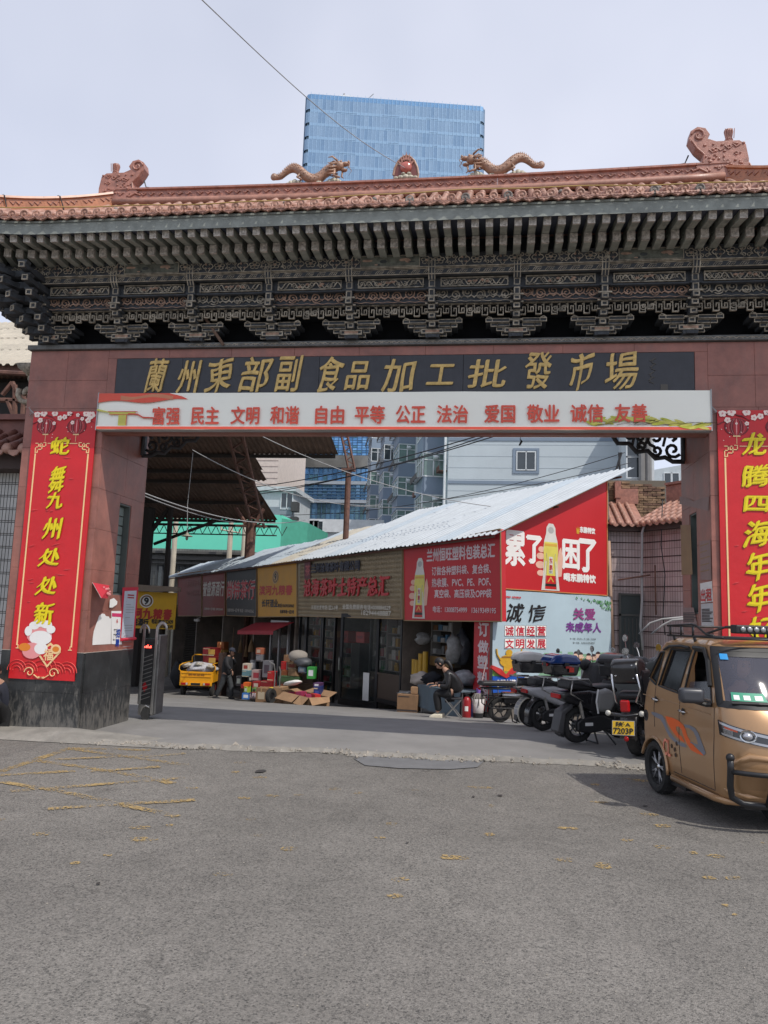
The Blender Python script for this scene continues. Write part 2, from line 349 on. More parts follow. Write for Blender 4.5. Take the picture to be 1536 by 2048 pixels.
# ---------------------------------------------------------------- ground
def asphalt():
 m=bpy.data.materials.new('asphalt');m.use_nodes=True;n=m.node_tree;L=n.links;b=n.nodes['Principled BSDF']
 g=n.nodes.new('ShaderNodeNewGeometry')
 def noise(s,d=4,r=.6):
  t=n.nodes.new('ShaderNodeTexNoise');t.inputs['Scale'].default_value=s;t.inputs['Detail'].default_value=d;t.inputs['Roughness'].default_value=r
  L.new(g.outputs['Position'],t.inputs['Vector']);return t
 v=n.nodes.new('ShaderNodeTexVoronoi');v.inputs['Scale'].default_value=130;L.new(g.outputs['Position'],v.inputs['Vector'])
 v2=n.nodes.new('ShaderNodeTexVoronoi');v2.inputs['Scale'].default_value=70;L.new(g.outputs['Position'],v2.inputs['Vector'])
 big=noise(.35,5);mid=noise(3.5,6,.7);fine=noise(160,3)
 cr=n.nodes.new('ShaderNodeValToRGB');e=cr.color_ramp.elements
 e[0].position=0;e[0].color=(.07,.067,.063,1);e[1].position=1;e[1].color=(.33,.305,.28,1)
 e2=cr.color_ramp.elements.new(.45);e2.color=(.196,.183,.165,1)
 sep=n.nodes.new('ShaderNodeSeparateColor');L.new(v.outputs['Color'],sep.inputs[0])
 sep2=n.nodes.new('ShaderNodeSeparateColor');L.new(v2.outputs['Color'],sep2.inputs[0])
 a=n.nodes.new('ShaderNodeMath');a.operation='MULTIPLY_ADD';L.new(sep.outputs[0],a.inputs[0]);a.inputs[1].default_value=.26
 a2=n.nodes.new('ShaderNodeMath');a2.operation='MULTIPLY';L.new(sep2.outputs[1],a2.inputs[0]);a2.inputs[1].default_value=.24;L.new(a2.outputs[0],a.inputs[2])
 a3=n.nodes.new('ShaderNodeMath');a3.operation='MULTIPLY_ADD';L.new(mid.outputs['Fac'],a3.inputs[0]);a3.inputs[1].default_value=.36;L.new(a.outputs[0],a3.inputs[2])
 # sparse dark pits between the stones
 v3=n.nodes.new('ShaderNodeTexVoronoi');v3.inputs['Scale'].default_value=120;L.new(g.outputs['Position'],v3.inputs['Vector'])
 sp3=n.nodes.new('ShaderNodeSeparateColor');L.new(v3.outputs['Color'],sp3.inputs[0])
 pit=n.nodes.new('ShaderNodeMapRange');pit.inputs[1].default_value=.80;pit.inputs[2].default_value=.86;pit.inputs[3].default_value=0;pit.inputs[4].default_value=-.26;L.new(sp3.outputs[2],pit.inputs[0])
 ad=n.nodes.new('ShaderNodeMath');L.new(a3.outputs[0],ad.inputs[0]);L.new(pit.outputs[0],ad.inputs[1]);L.new(ad.outputs[0],cr.inputs[0])
 mr=n.nodes.new('ShaderNodeMapRange');mr.inputs[1].default_value=.3;mr.inputs[2].default_value=.7;mr.inputs[3].default_value=.78;mr.inputs[4].default_value=1.2;L.new(big.outputs['Fac'],mr.inputs[0])
 mu=n.nodes.new('ShaderNodeVectorMath');mu.operation='SCALE';L.new(cr.outputs[0],mu.inputs[0]);L.new(mr.outputs[0],mu.inputs['Scale'])
 # fine cracks where the coat has aged, and darker worn patches
 vc=n.nodes.new('ShaderNodeTexVoronoi');vc.feature='DISTANCE_TO_EDGE';vc.inputs['Scale'].default_value=.55
 wv=n.nodes.new('ShaderNodeMixRGB');wv.blend_type='ADD';wv.inputs[0].default_value=.35;L.new(g.outputs['Position'],wv.inputs[1]);L.new(mid.outputs['Color'],wv.inputs[2]);L.new(wv.outputs[0],vc.inputs['Vector'])
 rc=n.nodes.new('ShaderNodeMapRange');rc.inputs[1].default_value=0;rc.inputs[2].default_value=.007;rc.inputs[3].default_value=.62;rc.inputs[4].default_value=1;L.new(vc.outputs['Distance'],rc.inputs[0])
 b2=noise(.8,3);rb=n.nodes.new('ShaderNodeMapRange');rb.inputs[1].default_value=.52;rb.inputs[2].default_value=.6;L.new(b2.outputs['Fac'],rb.inputs[0])
 mc=n.nodes.new('ShaderNodeMix');mc.data_type='FLOAT';mc.inputs[2].default_value=1;L.new(rb.outputs[0],mc.inputs[0]);L.new(rc.outputs[0],mc.inputs[3])
 b3=noise(1.3,7,.7);r3=n.nodes.new('ShaderNodeMapRange');r3.inputs[1].default_value=.56;r3.inputs[2].default_value=.72;r3.inputs[3].default_value=1;r3.inputs[4].default_value=.80;L.new(b3.outputs['Fac'],r3.inputs[0])
 mm=n.nodes.new('ShaderNodeMath');mm.operation='MULTIPLY';L.new(mc.outputs[0],mm.inputs[0]);L.new(r3.outputs[0],mm.inputs[1])
 m5=n.nodes.new('ShaderNodeVectorMath');m5.operation='SCALE';L.new(mu.outputs[0],m5.inputs[0]);L.new(mm.outputs[0],m5.inputs['Scale'])
 L.new(m5.outputs[0],b.inputs['Base Color']);b.inputs['Roughness'].default_value=.85;b.inputs['Specular IOR Level'].default_value=.3
 bp=n.nodes.new('ShaderNodeBump');bp.inputs['Strength'].default_value=.7;bp.inputs['Distance'].default_value=.006;L.new(v.outputs['Distance'],bp.inputs['Height']);bp.invert=True
 L.new(bp.outputs[0],b.inputs['Normal']);return m
M_ASPH=asphalt()
M_CONC=mat('worn_concrete',(.215,.207,.197),.8,var=.14,vs=1.3,stain=.5,stain_col=(.11,.105,.1),bump=.25,bs=50)
M_APRON=mat('apron_concrete',(.24,.225,.2),.85,var=.25,vs=4,stain=.5,stain_col=(.14,.13,.115),bump=.6,bs=30)
M_PATCH=mat('tar_patch',(.15,.15,.152),.75,var=.12,vs=5,bump=.3,bs=80)
M_RUBBLE=mat('rubble',(.3,.27,.23),.9,var=.3,vs=15,bump=.5,bs=80)

def ground_sheet(name,mat_,xs,ys,z,kind='structure'):
 vs=[(x,y,z(x,y))for y in ys for x in xs];nx=len(xs)
 fs=[(j*nx+i,j*nx+i+1,(j+1)*nx+i+1,(j+1)*nx+i)for j in range(len(ys)-1)for i in range(nx-1)]
 mb=MB();mb.add(vs,fs);return tag(mb.build(name,mat_,smooth=True),kind=kind)
def kerb_y(x):  # where the old road surface meets the concrete of the gateway
 return 8.78+.085*(x+4.5)+.05*sin(x*2.3)+.03*sin(x*6.1+1)
ground_sheet('ground',mat('far_ground',(.16,.15,.14),.9),[-1200,-60,60,1200],[-300,-12,11.2,20,25,30,45,120,1500],lambda x,y:gz(y)-.03)
ground_sheet('road',M_ASPH,[-40,-12,-6,0,6,12,40],[-12,0,3,6,9.6],lambda x,y:0)
xs=[-12+.4*i for i in range(70)]
mb=MB();ys_=[0,.5,1.2,2.2,3.5,5.5,8,10.8,13,15.8,19,24,30,36,45]
rows=[[(x,kerb_y(x)+t,gz(kerb_y(x)+t)+.018+.004*sin(x*3+t))for x in xs]for t in ys_]
rows.insert(0,[(x,kerb_y(x)-.05,-.006)for x in xs])
vs=[p for r in rows for p in r];nx=len(xs)
mb.add(vs,[(j*nx+i,j*nx+i+1,(j+1)*nx+i+1,(j+1)*nx+i)for j in range(len(rows)-1)for i in range(nx-1)])
tag(mb.build('market_lane',M_CONC,smooth=True),kind='structure')
# crumbled edge between road and lane: loose rubble and a broken lip
mb=MB();rr=random.Random(3)
for i in range(2600):
 x=rr.uniform(-5.2,5.2);c=kerb_y(x);wd=.05+.09*(1 if x>1 else(x+5)/6 if x>-4.2 else .5)
 if rr.random()<.35+.3*sin(x*2.1):continue
 y=c+rr.gauss(-.03,wd*.75);s=rr.uniform(.008,.03)*(1.5 if rr.random()<.12 else 1)
 T=Matrix.Translation((x,y,.008+s*.3))@Matrix.Rotation(rr.random()*6,4,'Z')@Matrix.Rotation(rr.random()*2,4,'X')
 k=[rr.uniform(.5,1.1)for _ in range(6)]
 mb.add([(s*k[0],0,0),(-s*k[1],0,0),(0,s*k[2],0),(0,-s*k[3],0),(0,0,s*k[4]*.7),(0,0,-s*k[5]*.6)],[(0,2,4),(2,1,4),(1,3,4),(3,0,4),(2,0,5),(1,2,5),(3,1,5),(0,3,5)],0,T)
tag(mb.build('rubble',M_RUBBLE),'crumbled pale stone rubble along the broken edge between road and gateway concrete',kind='stuff')
mb=MB()
N=150;a_=[];b_=[];c_=[]
for i in range(N+1):
 x=-5+10*i/N;c=kerb_y(x);j=rr.uniform(-.05,.05)
 a_.append((x,c-.09-.05*abs(sin(x*1.7))+j*.8,.004));b_.append((x,c+.0+j*.4,.034+rr.uniform(0,.012)));c_.append((x,c+.12+j,.019+gz(c)))
mb.add(a_+b_+c_,[(i,i+1,N+2+i,N+1+i)for i in range(N)]+[(N+1+i,N+2+i,2*N+3+i,2*N+2+i)for i in range(N)])
tag(mb.build('broken_kerb',M_APRON),kind='structure')
# slumped concrete apron in front of the left pillar
mb=MB();P=[]
for j in range(9):
 for i in range(41):
  u=i/40;v=j/8;x=-9.5+5.9*u;y=9.2-.75*v*(1-.25*u)
  h=.075*(1-v)**.6*(1 if u<.75 else max(0,1-(u-.75)/.25))+(.05*math.exp(-((x+5.0)/.42)**2)*(1-(v*2-1)**2)if v<1 else 0)
  P.append((x,y,.006+h))
mb.add(P,[(j*41+i,(j+1)*41+i,(j+1)*41+i+1,j*41+i+1)for j in range(8)for i in range(40)])
tag(mb.build('pavement_apron',M_APRON,smooth=True),kind='structure')
# smoother repair patch in the road
pts=[(-.35,8.62),(.1,8.55),(.75,8.62),(1.15,8.8),(.95,9.02),(.5,9.16),(-.05,9.12),(-.4,8.9)]
c0=onG(840,1524);mb=MB();pts=[onG(*q)for q in[(708,1519),(745,1510),(830,1508),(925,1514),(968,1524),(955,1536),(900,1540),(800,1538),(730,1532)]]
mb.add([(p.x,p.y,.008)for p in pts],[tuple(range(len(pts)))[::-1]]);tag(mb.build('tar_patch',M_PATCH),kind='structure')

# worn yellow box-junction paint
def worn_yellow():
 m=bpy.data.materials.new('worn_yellow_paint');m.use_nodes=True;n=m.node_tree;L=n.links;b=n.nodes['Principled BSDF']
 b.inputs['Base Color'].default_value=(.37,.26,.11,1);b.inputs['Roughness'].default_value=.8
 g=n.nodes.new('ShaderNodeNewGeometry')
 t=n.nodes.new('ShaderNodeTexNoise');t.inputs['Scale'].default_value=55;t.inputs['Detail'].default_value=5;L.new(g.outputs['Position'],t.inputs[0])
 t2=n.nodes.new('ShaderNodeTexNoise');t2.inputs['Scale'].default_value=3.0;t2.inputs['Detail'].default_value=3;L.new(g.outputs['Position'],t2.inputs[0])
 a=n.nodes.new('ShaderNodeMath');a.operation='MULTIPLY_ADD';L.new(t2.outputs['Fac'],a.inputs[0]);a.inputs[1].default_value=.6;L.new(t.outputs['Fac'],a.inputs[2])
 r=n.nodes.new('ShaderNodeMapRange');r.inputs[1].default_value=.76;r.inputs[2].default_value=.92;L.new(a.outputs[0],r.inputs[0]);L.new(r.outputs[0],b.inputs['Alpha']);return m
M_YEL=worn_yellow()
def paint_strip(pts,wd,z=.0045,name='road_marking'):
 mb=MB()
 for(a,b_)in pts:
  p=onG(*a);q=onG(*b_);d=(q-p);d.z=0;nrm=Vector((-d.y,d.x,0)).normalized()*wd/2
  N=max(2,int(d.length/.12));vs=[]
  for i in range(N+1):
   c=p+d*(i/N);e=.8+.35*rr.random();f=.8+.35*rr.random();vs+=[(c.x+nrm.x*e,c.y+nrm.y*e,z),(c.x-nrm.x*f,c.y-nrm.y*f,z)]
  mb.add(vs,[(2*i,2*i+1,2*i+3,2*i+2)if True else 0 for i in range(N)]);z+=.0004
 return tag(mb.build(name,M_YEL),kind='structure')
paint_strip([((0,1544),(140,1497)),((135,1497),(300,1501)),((70,1521),(240,1546)),((140,1498),(375,1531)),((240,1546),(345,1568)),((0,1552),(150,1543))],.10)
paint_strip([((0,1565),(120,1584)),((120,1584),(355,1635)),((20,1584),(370,1557)),((95,1620),(220,1611)),((215,1612),(390,1602)),((110,1520),(300,1512)),((180,1545),(320,1535)),((290,1516),(370,1508))],.09,.0075)
for(x,y,w_,h_)in[(288,1681,62,9),(85,1669,35,7),(280,1656,38,8),(150,1728,20,8),(385,1577,25,5),(357,1603,30,6),(448,1751,42,9),(577,1698,35,9),(513,1672,22,6),(500,1640,22,5),(338,1652,15,5),(0,1641,16,6),(480,1526,25,4),(490,1597,30,5),(545,1593,30,4),(598,1591,22,4),(670,1579,28,5),(715,1587,18,4),(470,1545,18,4),(520,1556,30,4),(909,1716,66,11),(791,1794,32,10),(800,1760,35,12),(783,1649,22,7),(1130,1721,44,7),(1205,1733,40,12),(1326,1695,40,9),(1387,1707,18,6),(1433,1714,46,7),(1467,1758,36,8),(1418,1757,26,6),(1135,1658,44,6),(1255,1681,26,6),(980,1670,24,6),(982,1613,12,5),(960,1576,60,4),(1200,1605,40,4),(1300,1630,40,6),(1325,1653,36,7),(1450,1812,16,7),(1470,1832,12,6),(760,1676,20,5),(828,1581,20,3),(1190,1570,20,4),(1260,1560,40,5),(215,1711,20,5),(1545,1687,60,7),(1280,1562,60,6)]:
 c=onG(x,y);wx=w_/FOC*(c-CAM).dot(FWD);wy=min(.22,h_/FOC*(c-CAM).dot(FWD)**2/EYE)
 n_=11;pts=[]
 for i in range(n_):
  q=2*pi*i/n_;k=rr.uniform(.38,.62);pts.append((c.x+wx*k*cos(q),c.y+wy*k*sin(q)+.1*wx*k*cos(q),.0047+.00001*(x%50)))
 mb=MB();mb.add(pts,[tuple(range(n_))]);tag(mb.build('paint_remnant',M_YEL),kind='structure')
# cracks and a squashed dark spot on the road
mb=MB()
for(x,y,w_,h_)in[(521,1544,26,9),(1000,1593,16,3),(1290,1614,14,3),(815,1688,8,3),(947,1595,8,3),(196,1770,10,6)]:
 c=onG(x,y);wx=w_/FOC*(c-CAM).dot(FWD);wy=h_/FOC*(c-CAM).dot(FWD)**2/EYE
 mb.add([(c.x+wx*.5*cos(2*pi*i/9)*rr.uniform(.6,1),c.y+wy*.5*sin(2*pi*i/9)*rr.uniform(.6,1),.010)for i in range(9)],[tuple(range(9))])
tag(mb.build('oil_stain',mat('oil_stain',(.045,.04,.036),.6)),kind='structure')
# small loose grit
mb=MB()
for i in range(500):
 c=(rr.uniform(-5,3.5),rr.uniform(3,9));s=rr.uniform(.002,.006)
 mb.add([(c[0]+s,c[1],.003),(c[0]-s,c[1]-s,.003),(c[0],c[1]+s,.003),(c[0],c[1],.003+s)],[(0,1,3),(1,2,3),(2,0,3)])
tag(mb.build('grit',M_RUBBLE),kind='stuff')
# ================================================================ THE GATE
G=9.12;GB=10.47;XC=-1.25;XL,XR=-6.08,3.58;OL,OR=-4.98,2.48
gate=thing('entrance_gate','large ornate market gateway with red granite pillars, carved timber brackets and terracotta tiled roof','gate',(XC,9.8,0))
def gp(name,mb,mats,**k):return mb.build(name,mats,gate,W=True,**k)
JT=.0011
def slab(name,m_,x0,x1,y0,y1,z0,z1,bev=.0015):
 """one facing slab, its mesh centred on its own origin"""
 mb=MB();dx,dy,dz=(x1-x0)/2,(y1-y0)/2,(z1-z0)/2;mb.bb(-dx,dx,-dy,dy,-dz,dz)
 return mb.build(name,m_,gate,W=True,loc=((x0+x1)/2,(y0+y1)/2,(z0+z1)/2),bevel=bev,seg=1)
# cores
mb=MB()
for a,b in((XL+.04,OL-.14),(OR+.14,XR-.04)):mb.bb(a,b,G+.04,GB-.04,0,4.9)
mb.bb(OL-.14,OR+.14,G+.06,GB-.06,4.24,4.9);mb.bb(OL-.1,OR+.1,G+.06,G+.13,3.84,4.24)
gp('masonry_core',mb,M_JOINT)
TH=.035
rows_p=[1.0,1.52,2.04,2.56,3.08,3.6,4.12]
for side in(0,1):
 x0,x1=(XL,OL)if side==0 else(OR,XR);xi=OL if side==0 else OR
 # front and back faces: two slabs per course
 for z0,z1 in zip(rows_p,rows_p[1:]):
  xm=x0+(x1-x0)*.5
  for a,b in((x0,xm),(xm,x1)):
   slab('granite_slab',M_RED,a+JT,b-JT,G,G+TH,z0+JT,z1-JT)
   slab('granite_slab',M_RED,a+JT,b-JT,GB-TH,GB,z0+JT,z1-JT)
 # dark plinth
 for z0,z1 in((0,.5),(.5,1.0)):
  xm=x0+(x1-x0)*(.45 if z0 else .55)
  for a,b in((x0,xm),(xm,x1)):
   slab('plinth_slab',M_DARK,a+JT,b-JT,G-.012,G+TH,z0-.1*(z0==0)+JT,z1-JT)
   slab('plinth_slab',M_DARK,a+JT,b-JT,GB-TH,GB+.012,z0-.1*(z0==0)+JT,z1-JT)
  ym=G+.04+(GB-G-.08)*.5
  for a,b in((G+TH+.002,ym),(ym,GB-TH-.002)):
   for xa in((xi-.13,xi+.012)if side==0 else(xi-.012,xi+.13),(x0-.012,x0+.03)if side==0 else(x1-.03,x1+.012)):
    slab('plinth_slab',M_DARK,xa[0],xa[1],a+JT*.5,b-JT*.5,z0-.1*(z0==0)+JT,z1-JT)
 # inner face with its narrow window slot, outer face plain
 SY0,SY1,SZ0,SZ1=9.76,10.06,1.74,2.98
 xa,xb=(OL-.13,OL)if side==0 else(OR,OR+.13)
 ya,yb=G+TH+.002,GB-TH-.002
 for z0,z1 in zip(rows_p[:-1],rows_p[1:]):
  z1=min(z1,4.19)
  segs=[(ya,9.74),(10.08,yb)]if z0<2.9 and z1>1.8 else[(ya,9.85),(9.85,yb)]
  for a,b in segs:slab('granite_slab',M_RED,xa,xb,a+JT*.5,b-JT*.5,z0+JT,z1-JT)
 for(za,zb)in((1.52,SZ0),(SZ1,3.08)):slab('granite_slab',M_RED,xa,xb,9.74+JT,10.08-JT,za+JT,zb-.001)
 mb=MB()
 xo=(x0,x0+.03)if side==0 else(x1-.03,x1)
 for z0,z1 in zip(rows_p,rows_p[1:]):
  for a,b in((ya,9.8),(9.8,yb)):slab('granite_slab',M_RED,xo[0],xo[1],a+JT,b-JT,z0+JT,z1-JT)
 # slot: metal lining, glass blocks
 mb=MB();sx=-1 if side==0 else 1
 def xr(d0,d1):a,b=xi+sx*d0,xi+sx*d1;return min(a,b),max(a,b)
 for(a,b,c,d)in((9.741,9.765,SZ0,SZ1),(10.055,10.079,SZ0,SZ1)):mb.bb(*xr(.012,.129),a,b,c,d)
 mb.bb(*xr(.012,.129),9.765,10.055,SZ0,SZ0+.02);mb.bb(*xr(.012,.129),9.765,10.055,SZ1-.02,SZ1)
 wf=gp('window',mb,mat('slot_lining',(.13,.15,.14),.5,metal=.3))
 nb=9
 for k in range(nb):
  h=(SZ1-SZ0-.05)/nb;z=SZ0+.025+k*h
  b_=MB();b_.bb(*xr(.09,.125),9.77,10.05,z+.004,z+h-.004)
  b_.build('glass_block',mat('glass_block',(.25,.30,.28),.15,var=.3,spec=.8),wf,W=True,bevel=.012)
 # pale mortar line above the plinth
 mb=MB();mb.bb(x0-.008,x1+.008,G-.008,G+.03,.996,1.004);mb.bb(*xr(-.008,.03),G+.031,GB-.03,.996,1.004)
 gp('joint_line',mb,mat('pale_joint',(.45,.4,.34),.8))
# lintel facing
BZ=[3.8,4.28,4.91]
for z0,z1 in((4.12,4.5),(4.5,4.905)):
 for a,b in((XL,-5.55),(-5.55,-4.98),(2.48,3.0),(3.0,XR)):
  slab('granite_slab',M_RED,a+JT,b-JT,G,G+TH,z0+JT,z1-JT)
nb=9
for k in range(nb):
 a=OL+(OR-OL)*k/nb;b=OL+(OR-OL)*(k+1)/nb
 slab('granite_slab',M_RED,a+JT,b-JT,G,G+TH,4.79+JT,4.905)
 slab('granite_slab',M_RED,a+JT,b-JT,G,G+TH,3.8,4.27)
 slab('granite_slab',M_RED,a+JT,b-JT,GB-TH,GB,4.2,4.9)
 slab('soffit_slab',M_RED,a+JT,b-JT,G+.04,G+.17,3.795,3.838);slab('soffit_slab',M_RED,a+JT,b-JT,G+.175,GB-.04,4.2,4.238);slab('granite_slab',M_RED,a+JT,b-JT,G+.135,G+.17,3.84,4.2)
slab('granite_slab',M_RED,OL+JT,-4.865,G,G+TH,4.27+JT,4.79-JT);slab('granite_slab',M_RED,2.335,OR-JT,G,G+TH,4.27+JT,4.79-JT)
for z0,z1 in((4.12,4.5),(4.5,4.9)):
 slab('granite_slab',M_RED,XL,XL+.03,G+TH,GB-TH,z0,z1);slab('granite_slab',M_RED,XR-.03,XR,G+TH,GB-TH,z0,z1)
# grey stone ledge over the lintel, with a thin cloud relief
nb=12
for k in range(nb):
 a=XL-.03+(XR-XL+.06)*k/nb;b=XL-.03+(XR-XL+.06)*(k+1)/nb
 slab('ledge_stone',mat('ledge_stone',(.15,.152,.148),.7,var=.3,vs=12,stain=.5,stain_col=(.06,.06,.06),bump=.4,bs=60),a+.001,b-.001,G-.05,GB+.05,4.912,4.972)
mb=MB()
for k in range(60):
 x=XL+2.2+(XR-XL-2.2)*k/60;mb.tube([(x+.16*t/6,G-.052,4.93+.022*abs(sin(pi*t/3)))for t in range(7)],.005,4)
gp('ledge_relief',mb,M_CARVE)
# name board: polished dark stone panels with raised gilt characters
nb=8;bx0,bx1=-4.86,2.33
for k in range(nb):
 a=bx0+(bx1-bx0)*k/nb;b=bx0+(bx1-bx0)*(k+1)/nb
 slab('board_panel',M_BOARD,a+.0015,b-.0015,G-.006,G+TH,4.274,4.786,.002)
CH=[('蘭',315,752,38,68),('州',378,755,42,66),('東',440,752,52,70),('部',513,750,60,70),('副',578,748,46,72),('食',662,750,48,72),('品',717,752,46,56),('加',798,752,62,66),('工',882,750,52,40),('批',975,748,74,56),('發',1075,742,50,74),('市',1161,745,44,76),('場',1243,742,62,76)]
def gold_char(c,px,py,wpx,hpx):
 p=onY(px,py,G);s=(p-CAM).dot(FWD)/FOC;w_,h_=wpx*s,hpx*s*1.02
 mb=MB();text(mb,c,p.x-w_/2,p.x+w_/2,p.z-h_/2,p.z+h_/2,G-.0065,0,bold=.0042,shear=.14,depth=.016,brush=1.0)
 gp('gilt_character',mb,M_GOLD)
for c in CH:gold_char(*c)
# dull signature and seal at the right end of the board
mb=MB()
p=onY(1307,733,G);
for k,(dz,w_)in enumerate(((.075,.07),(0,.05),(-.09,.06),(-.16,.05))):
 x,z=p.x-.01*k,p.z+dz-.01
 mb.tube([(x-w_*.6,G-.01,z),(x,G-.012,z+.02),(x+w_*.4,G-.01,z+.035)],.006,4);mb.tube([(x,G-.01,z+.03),(x-.02,G-.012,z-.02),(x+.03,G-.01,z-.04)],.005,4)
q=onY(1328,775,G);mb.bb(q.x-.04,q.x+.04,G-.012,G-.006,q.z-.035,q.z+.035)
gp('signature_relief',mb,mat('dull_brass',(.10,.09,.075),.6))
# carved corner spandrels under the lintel
def spandrel(x0,sx,inner=True,z1=4.19,mat_=None,sc=1.0):
 L_=.86*sc;H_=.40*sc
 mb=MB();y0,y1=(10.22,10.34)if inner else(9.2,9.3)
 def X(u):return x0+sx*u
 # outer rim: top rail, wall rail and the scalloped lower edge
 mb.bb(min(X(0),X(L_)),max(X(0),X(L_)),y0,y1,z1-.035,z1);mb.bb(min(X(0),X(.03)),max(X(0),X(.03)),y0,y1,z1-H_,z1-.036)
 edge=[(0,-H_),(.12,-H_*1.0),(.2,-H_*.88),(.3,-H_*.92),(.38,-H_*.7),(.5,-H_*.74),(.58,-H_*.5),(.7,-H_*.5),(.76,-H_*.25),(.84,-.04)]
 mb.tube([(X(a*sc),(y0+y1)/2,z1+b)for a,b in edge],.026*sc,6)
 rs=random.Random(5)
 for(a,b,r,d)in[(.12,-.27,.09,1),(.14,-.1,.075,-1),(.3,-.14,.10,1),(.29,-.28,.06,-1),(.45,-.13,.09,-1),(.44,-.23,.05,1),(.58,-.11,.07,1),(.69,-.09,.055,-1)]:
  ph=rs.random()*6
  mb.tube([(X(sc*(a+r*(1-t/15)*cos(d*t*.62+ph))),(y0+y1)/2,z1+sc*(b+r*(1-t/15)*sin(d*t*.62+ph)))for t in range(13)],.019*sc,5)
 for i in range(7):
  a=.06+i*.11;mb.tube([(X(sc*a),(y0+y1)/2,z1-.02),(X(sc*(a+.05)),(y0+y1)/2,z1-H_*(.35+.25*sin(i*2)))],.016*sc,5)
 return gp('carved_spandrel',mb,mat_ or M_TIMBER,smooth=True)
spandrel(OL+.001,1,sc=1.12);spandrel(OR-.001,-1,sc=1.2)
def side_scroll(x0,sx):
 mb=MB();y0,y1=9.35,9.47;X=lambda u:x0+sx*u;z1=4.83;ym=(y0+y1)/2
 mb.prism([(X(0),z1),(X(.36),z1),(X(.33),z1-.07),(X(.2),z1-.16),(X(.1),z1-.1),(X(0),z1-.16)],y0,y1)
 for(a,b,r_,d,tk)in((.15,-.2,.085,1,.03),(.19,-.42,.15,-1,.038),(.14,-.42,.07,1,.025),(.1,-.66,.09,1,.03)):
  mb.tube([(X(a+r_*(1-t/16)*cos(.5+d*t*.6)),ym,z1+b+r_*(1-t/16)*sin(.5+d*t*.6))for t in range(13)],tk,6)
 mb.tube([(X(.01),ym,z1-.1),(X(.03),ym,z1-.5),(X(.05),ym,z1-.75),(X(.02),ym,z1-.86)],[.03,.03,.035,.015],6)
 gp('carved_scroll',mb,M_CARVE,smooth=True)
side_scroll(XL-.001,-1);side_scroll(XR+.001,1)

# ------------------------------------------------ bracket zone
BX=[XC+(k-4.5)*1.005 for k in range(10)]
SIDE=-9.8
def frame_r(mb,cx,cz,w_,h_,t,y,mi=1,d=.012):
 mb.bb(cx-w_/2,cx+w_/2,y-d,y,cz-h_/2,cz-h_/2+t,mi);mb.bb(cx-w_/2,cx+w_/2,y-d,y,cz+h_/2-t,cz+h_/2,mi)
 mb.bb(cx-w_/2,cx-w_/2+t,y-d,y,cz-h_/2+t,cz+h_/2-t,mi);mb.bb(cx+w_/2-t,cx+w_/2,y-d,y,cz-h_/2+t,cz+h_/2-t,mi)
def bracket_mesh():
 mb=MB()  # local: x centre, y=0 wall face (G), z=0 ledge top
 mb.prism([(-.08,0),(.08,0),(.09,.04),(.14,.045),(.14,.105),(-.14,.105),(-.14,.045),(-.09,.04)],-.12,.1)
 mb.bb(-.085,.085,-.128,-.12,.05,.092,2);frame_r(mb,0,.074,.27,.058,.013,-.12)
 mb.bb(-.05,.05,-.13,-.05,.0,.038)
 lv=[(.125,-.12,.17),(.205,-.2,.27),(.285,-.27,.36),(.355,-.33,.44)]
 for k,(z,y,hw)in enumerate(lv):
  mb.bb(-.045,.045,y-.06,.1,z-.015,z+.045);frame_r(mb,0,z+.015,.075,.06,.014,y-.06)  # block end
  mb.prism([(-.06,z+.045),(.06,z+.045),(.075,z+.07),(-.075,z+.07)],y-.045,y+.06);mb.bb(-.078,.078,y-.065,y-.045,z+.052,z+.068,1)
 for k,(z,hw)in enumerate([(.035,.17),(.08,.23),(.125,.30),(.17,.36)]):  # stepped side arms with pale outlines
  y=-.05-.03*k
  for s in(-1,1):
   a,b=(s*.05,s*hw);mb.bb(min(a,b),max(a,b),y,.1,z,z+.038)
   c=s*(hw-.04);frame_r(mb,c,z+.022,.085,.05,.009,y);frame_r(mb,s*(hw*.5),z+.022,max(.05,hw-.15),.046,.007,y)
   mb.tube([(s*(hw-.01),y-.006,z+.045),(s*(hw-.03),y-.006,z+.065),(s*(hw-.07),y-.006,z+.05)],.008,4,1)
 mb.bb(-.042,.042,-.37,.1,.40,.50);frame_r(mb,0,.455,.07,.1,.013,-.37)
 mb.bb(-.06,.06,-.38,-.3,.505,.53);mb.bb(-.048,.048,-.36,.1,.53,.62);frame_r(mb,0,.58,.075,.09,.012,-.36)
 return mb.mesh('bracket_set',[M_TIMBER,M_CARVE,M_CARVER])
def nose_mesh():
 mb=MB()  # curled head reaching up to the rafters
 pr=[(-.30,.60),(-.38,.62),(-.43,.68),(-.45,.76),(-.44,.84),(-.40,.89),(-.35,.90),(-.33,.86),(-.36,.83),(-.36,.76),(-.32,.70),(-.24,.68)]
 mb.prism(pr,-.038,.038,0,None,'x')
 for s in(-1,1):mb.tube([(s*.036,a-.003,b)for a,b in pr[1:8]],.008,4,1)
 mb.tube([(.0,a-.006,b)for a,b in pr[1:6]],.007,4,1)
 return mb.mesh('carved_nose',[M_TIMBER,M_CARVE])
BM=bracket_mesh();NM=nose_mesh()
for x in BX:
 o=put('bracket_set',BM,gate,(x,G,4.972),W=True);put('carved_nose',NM,o)
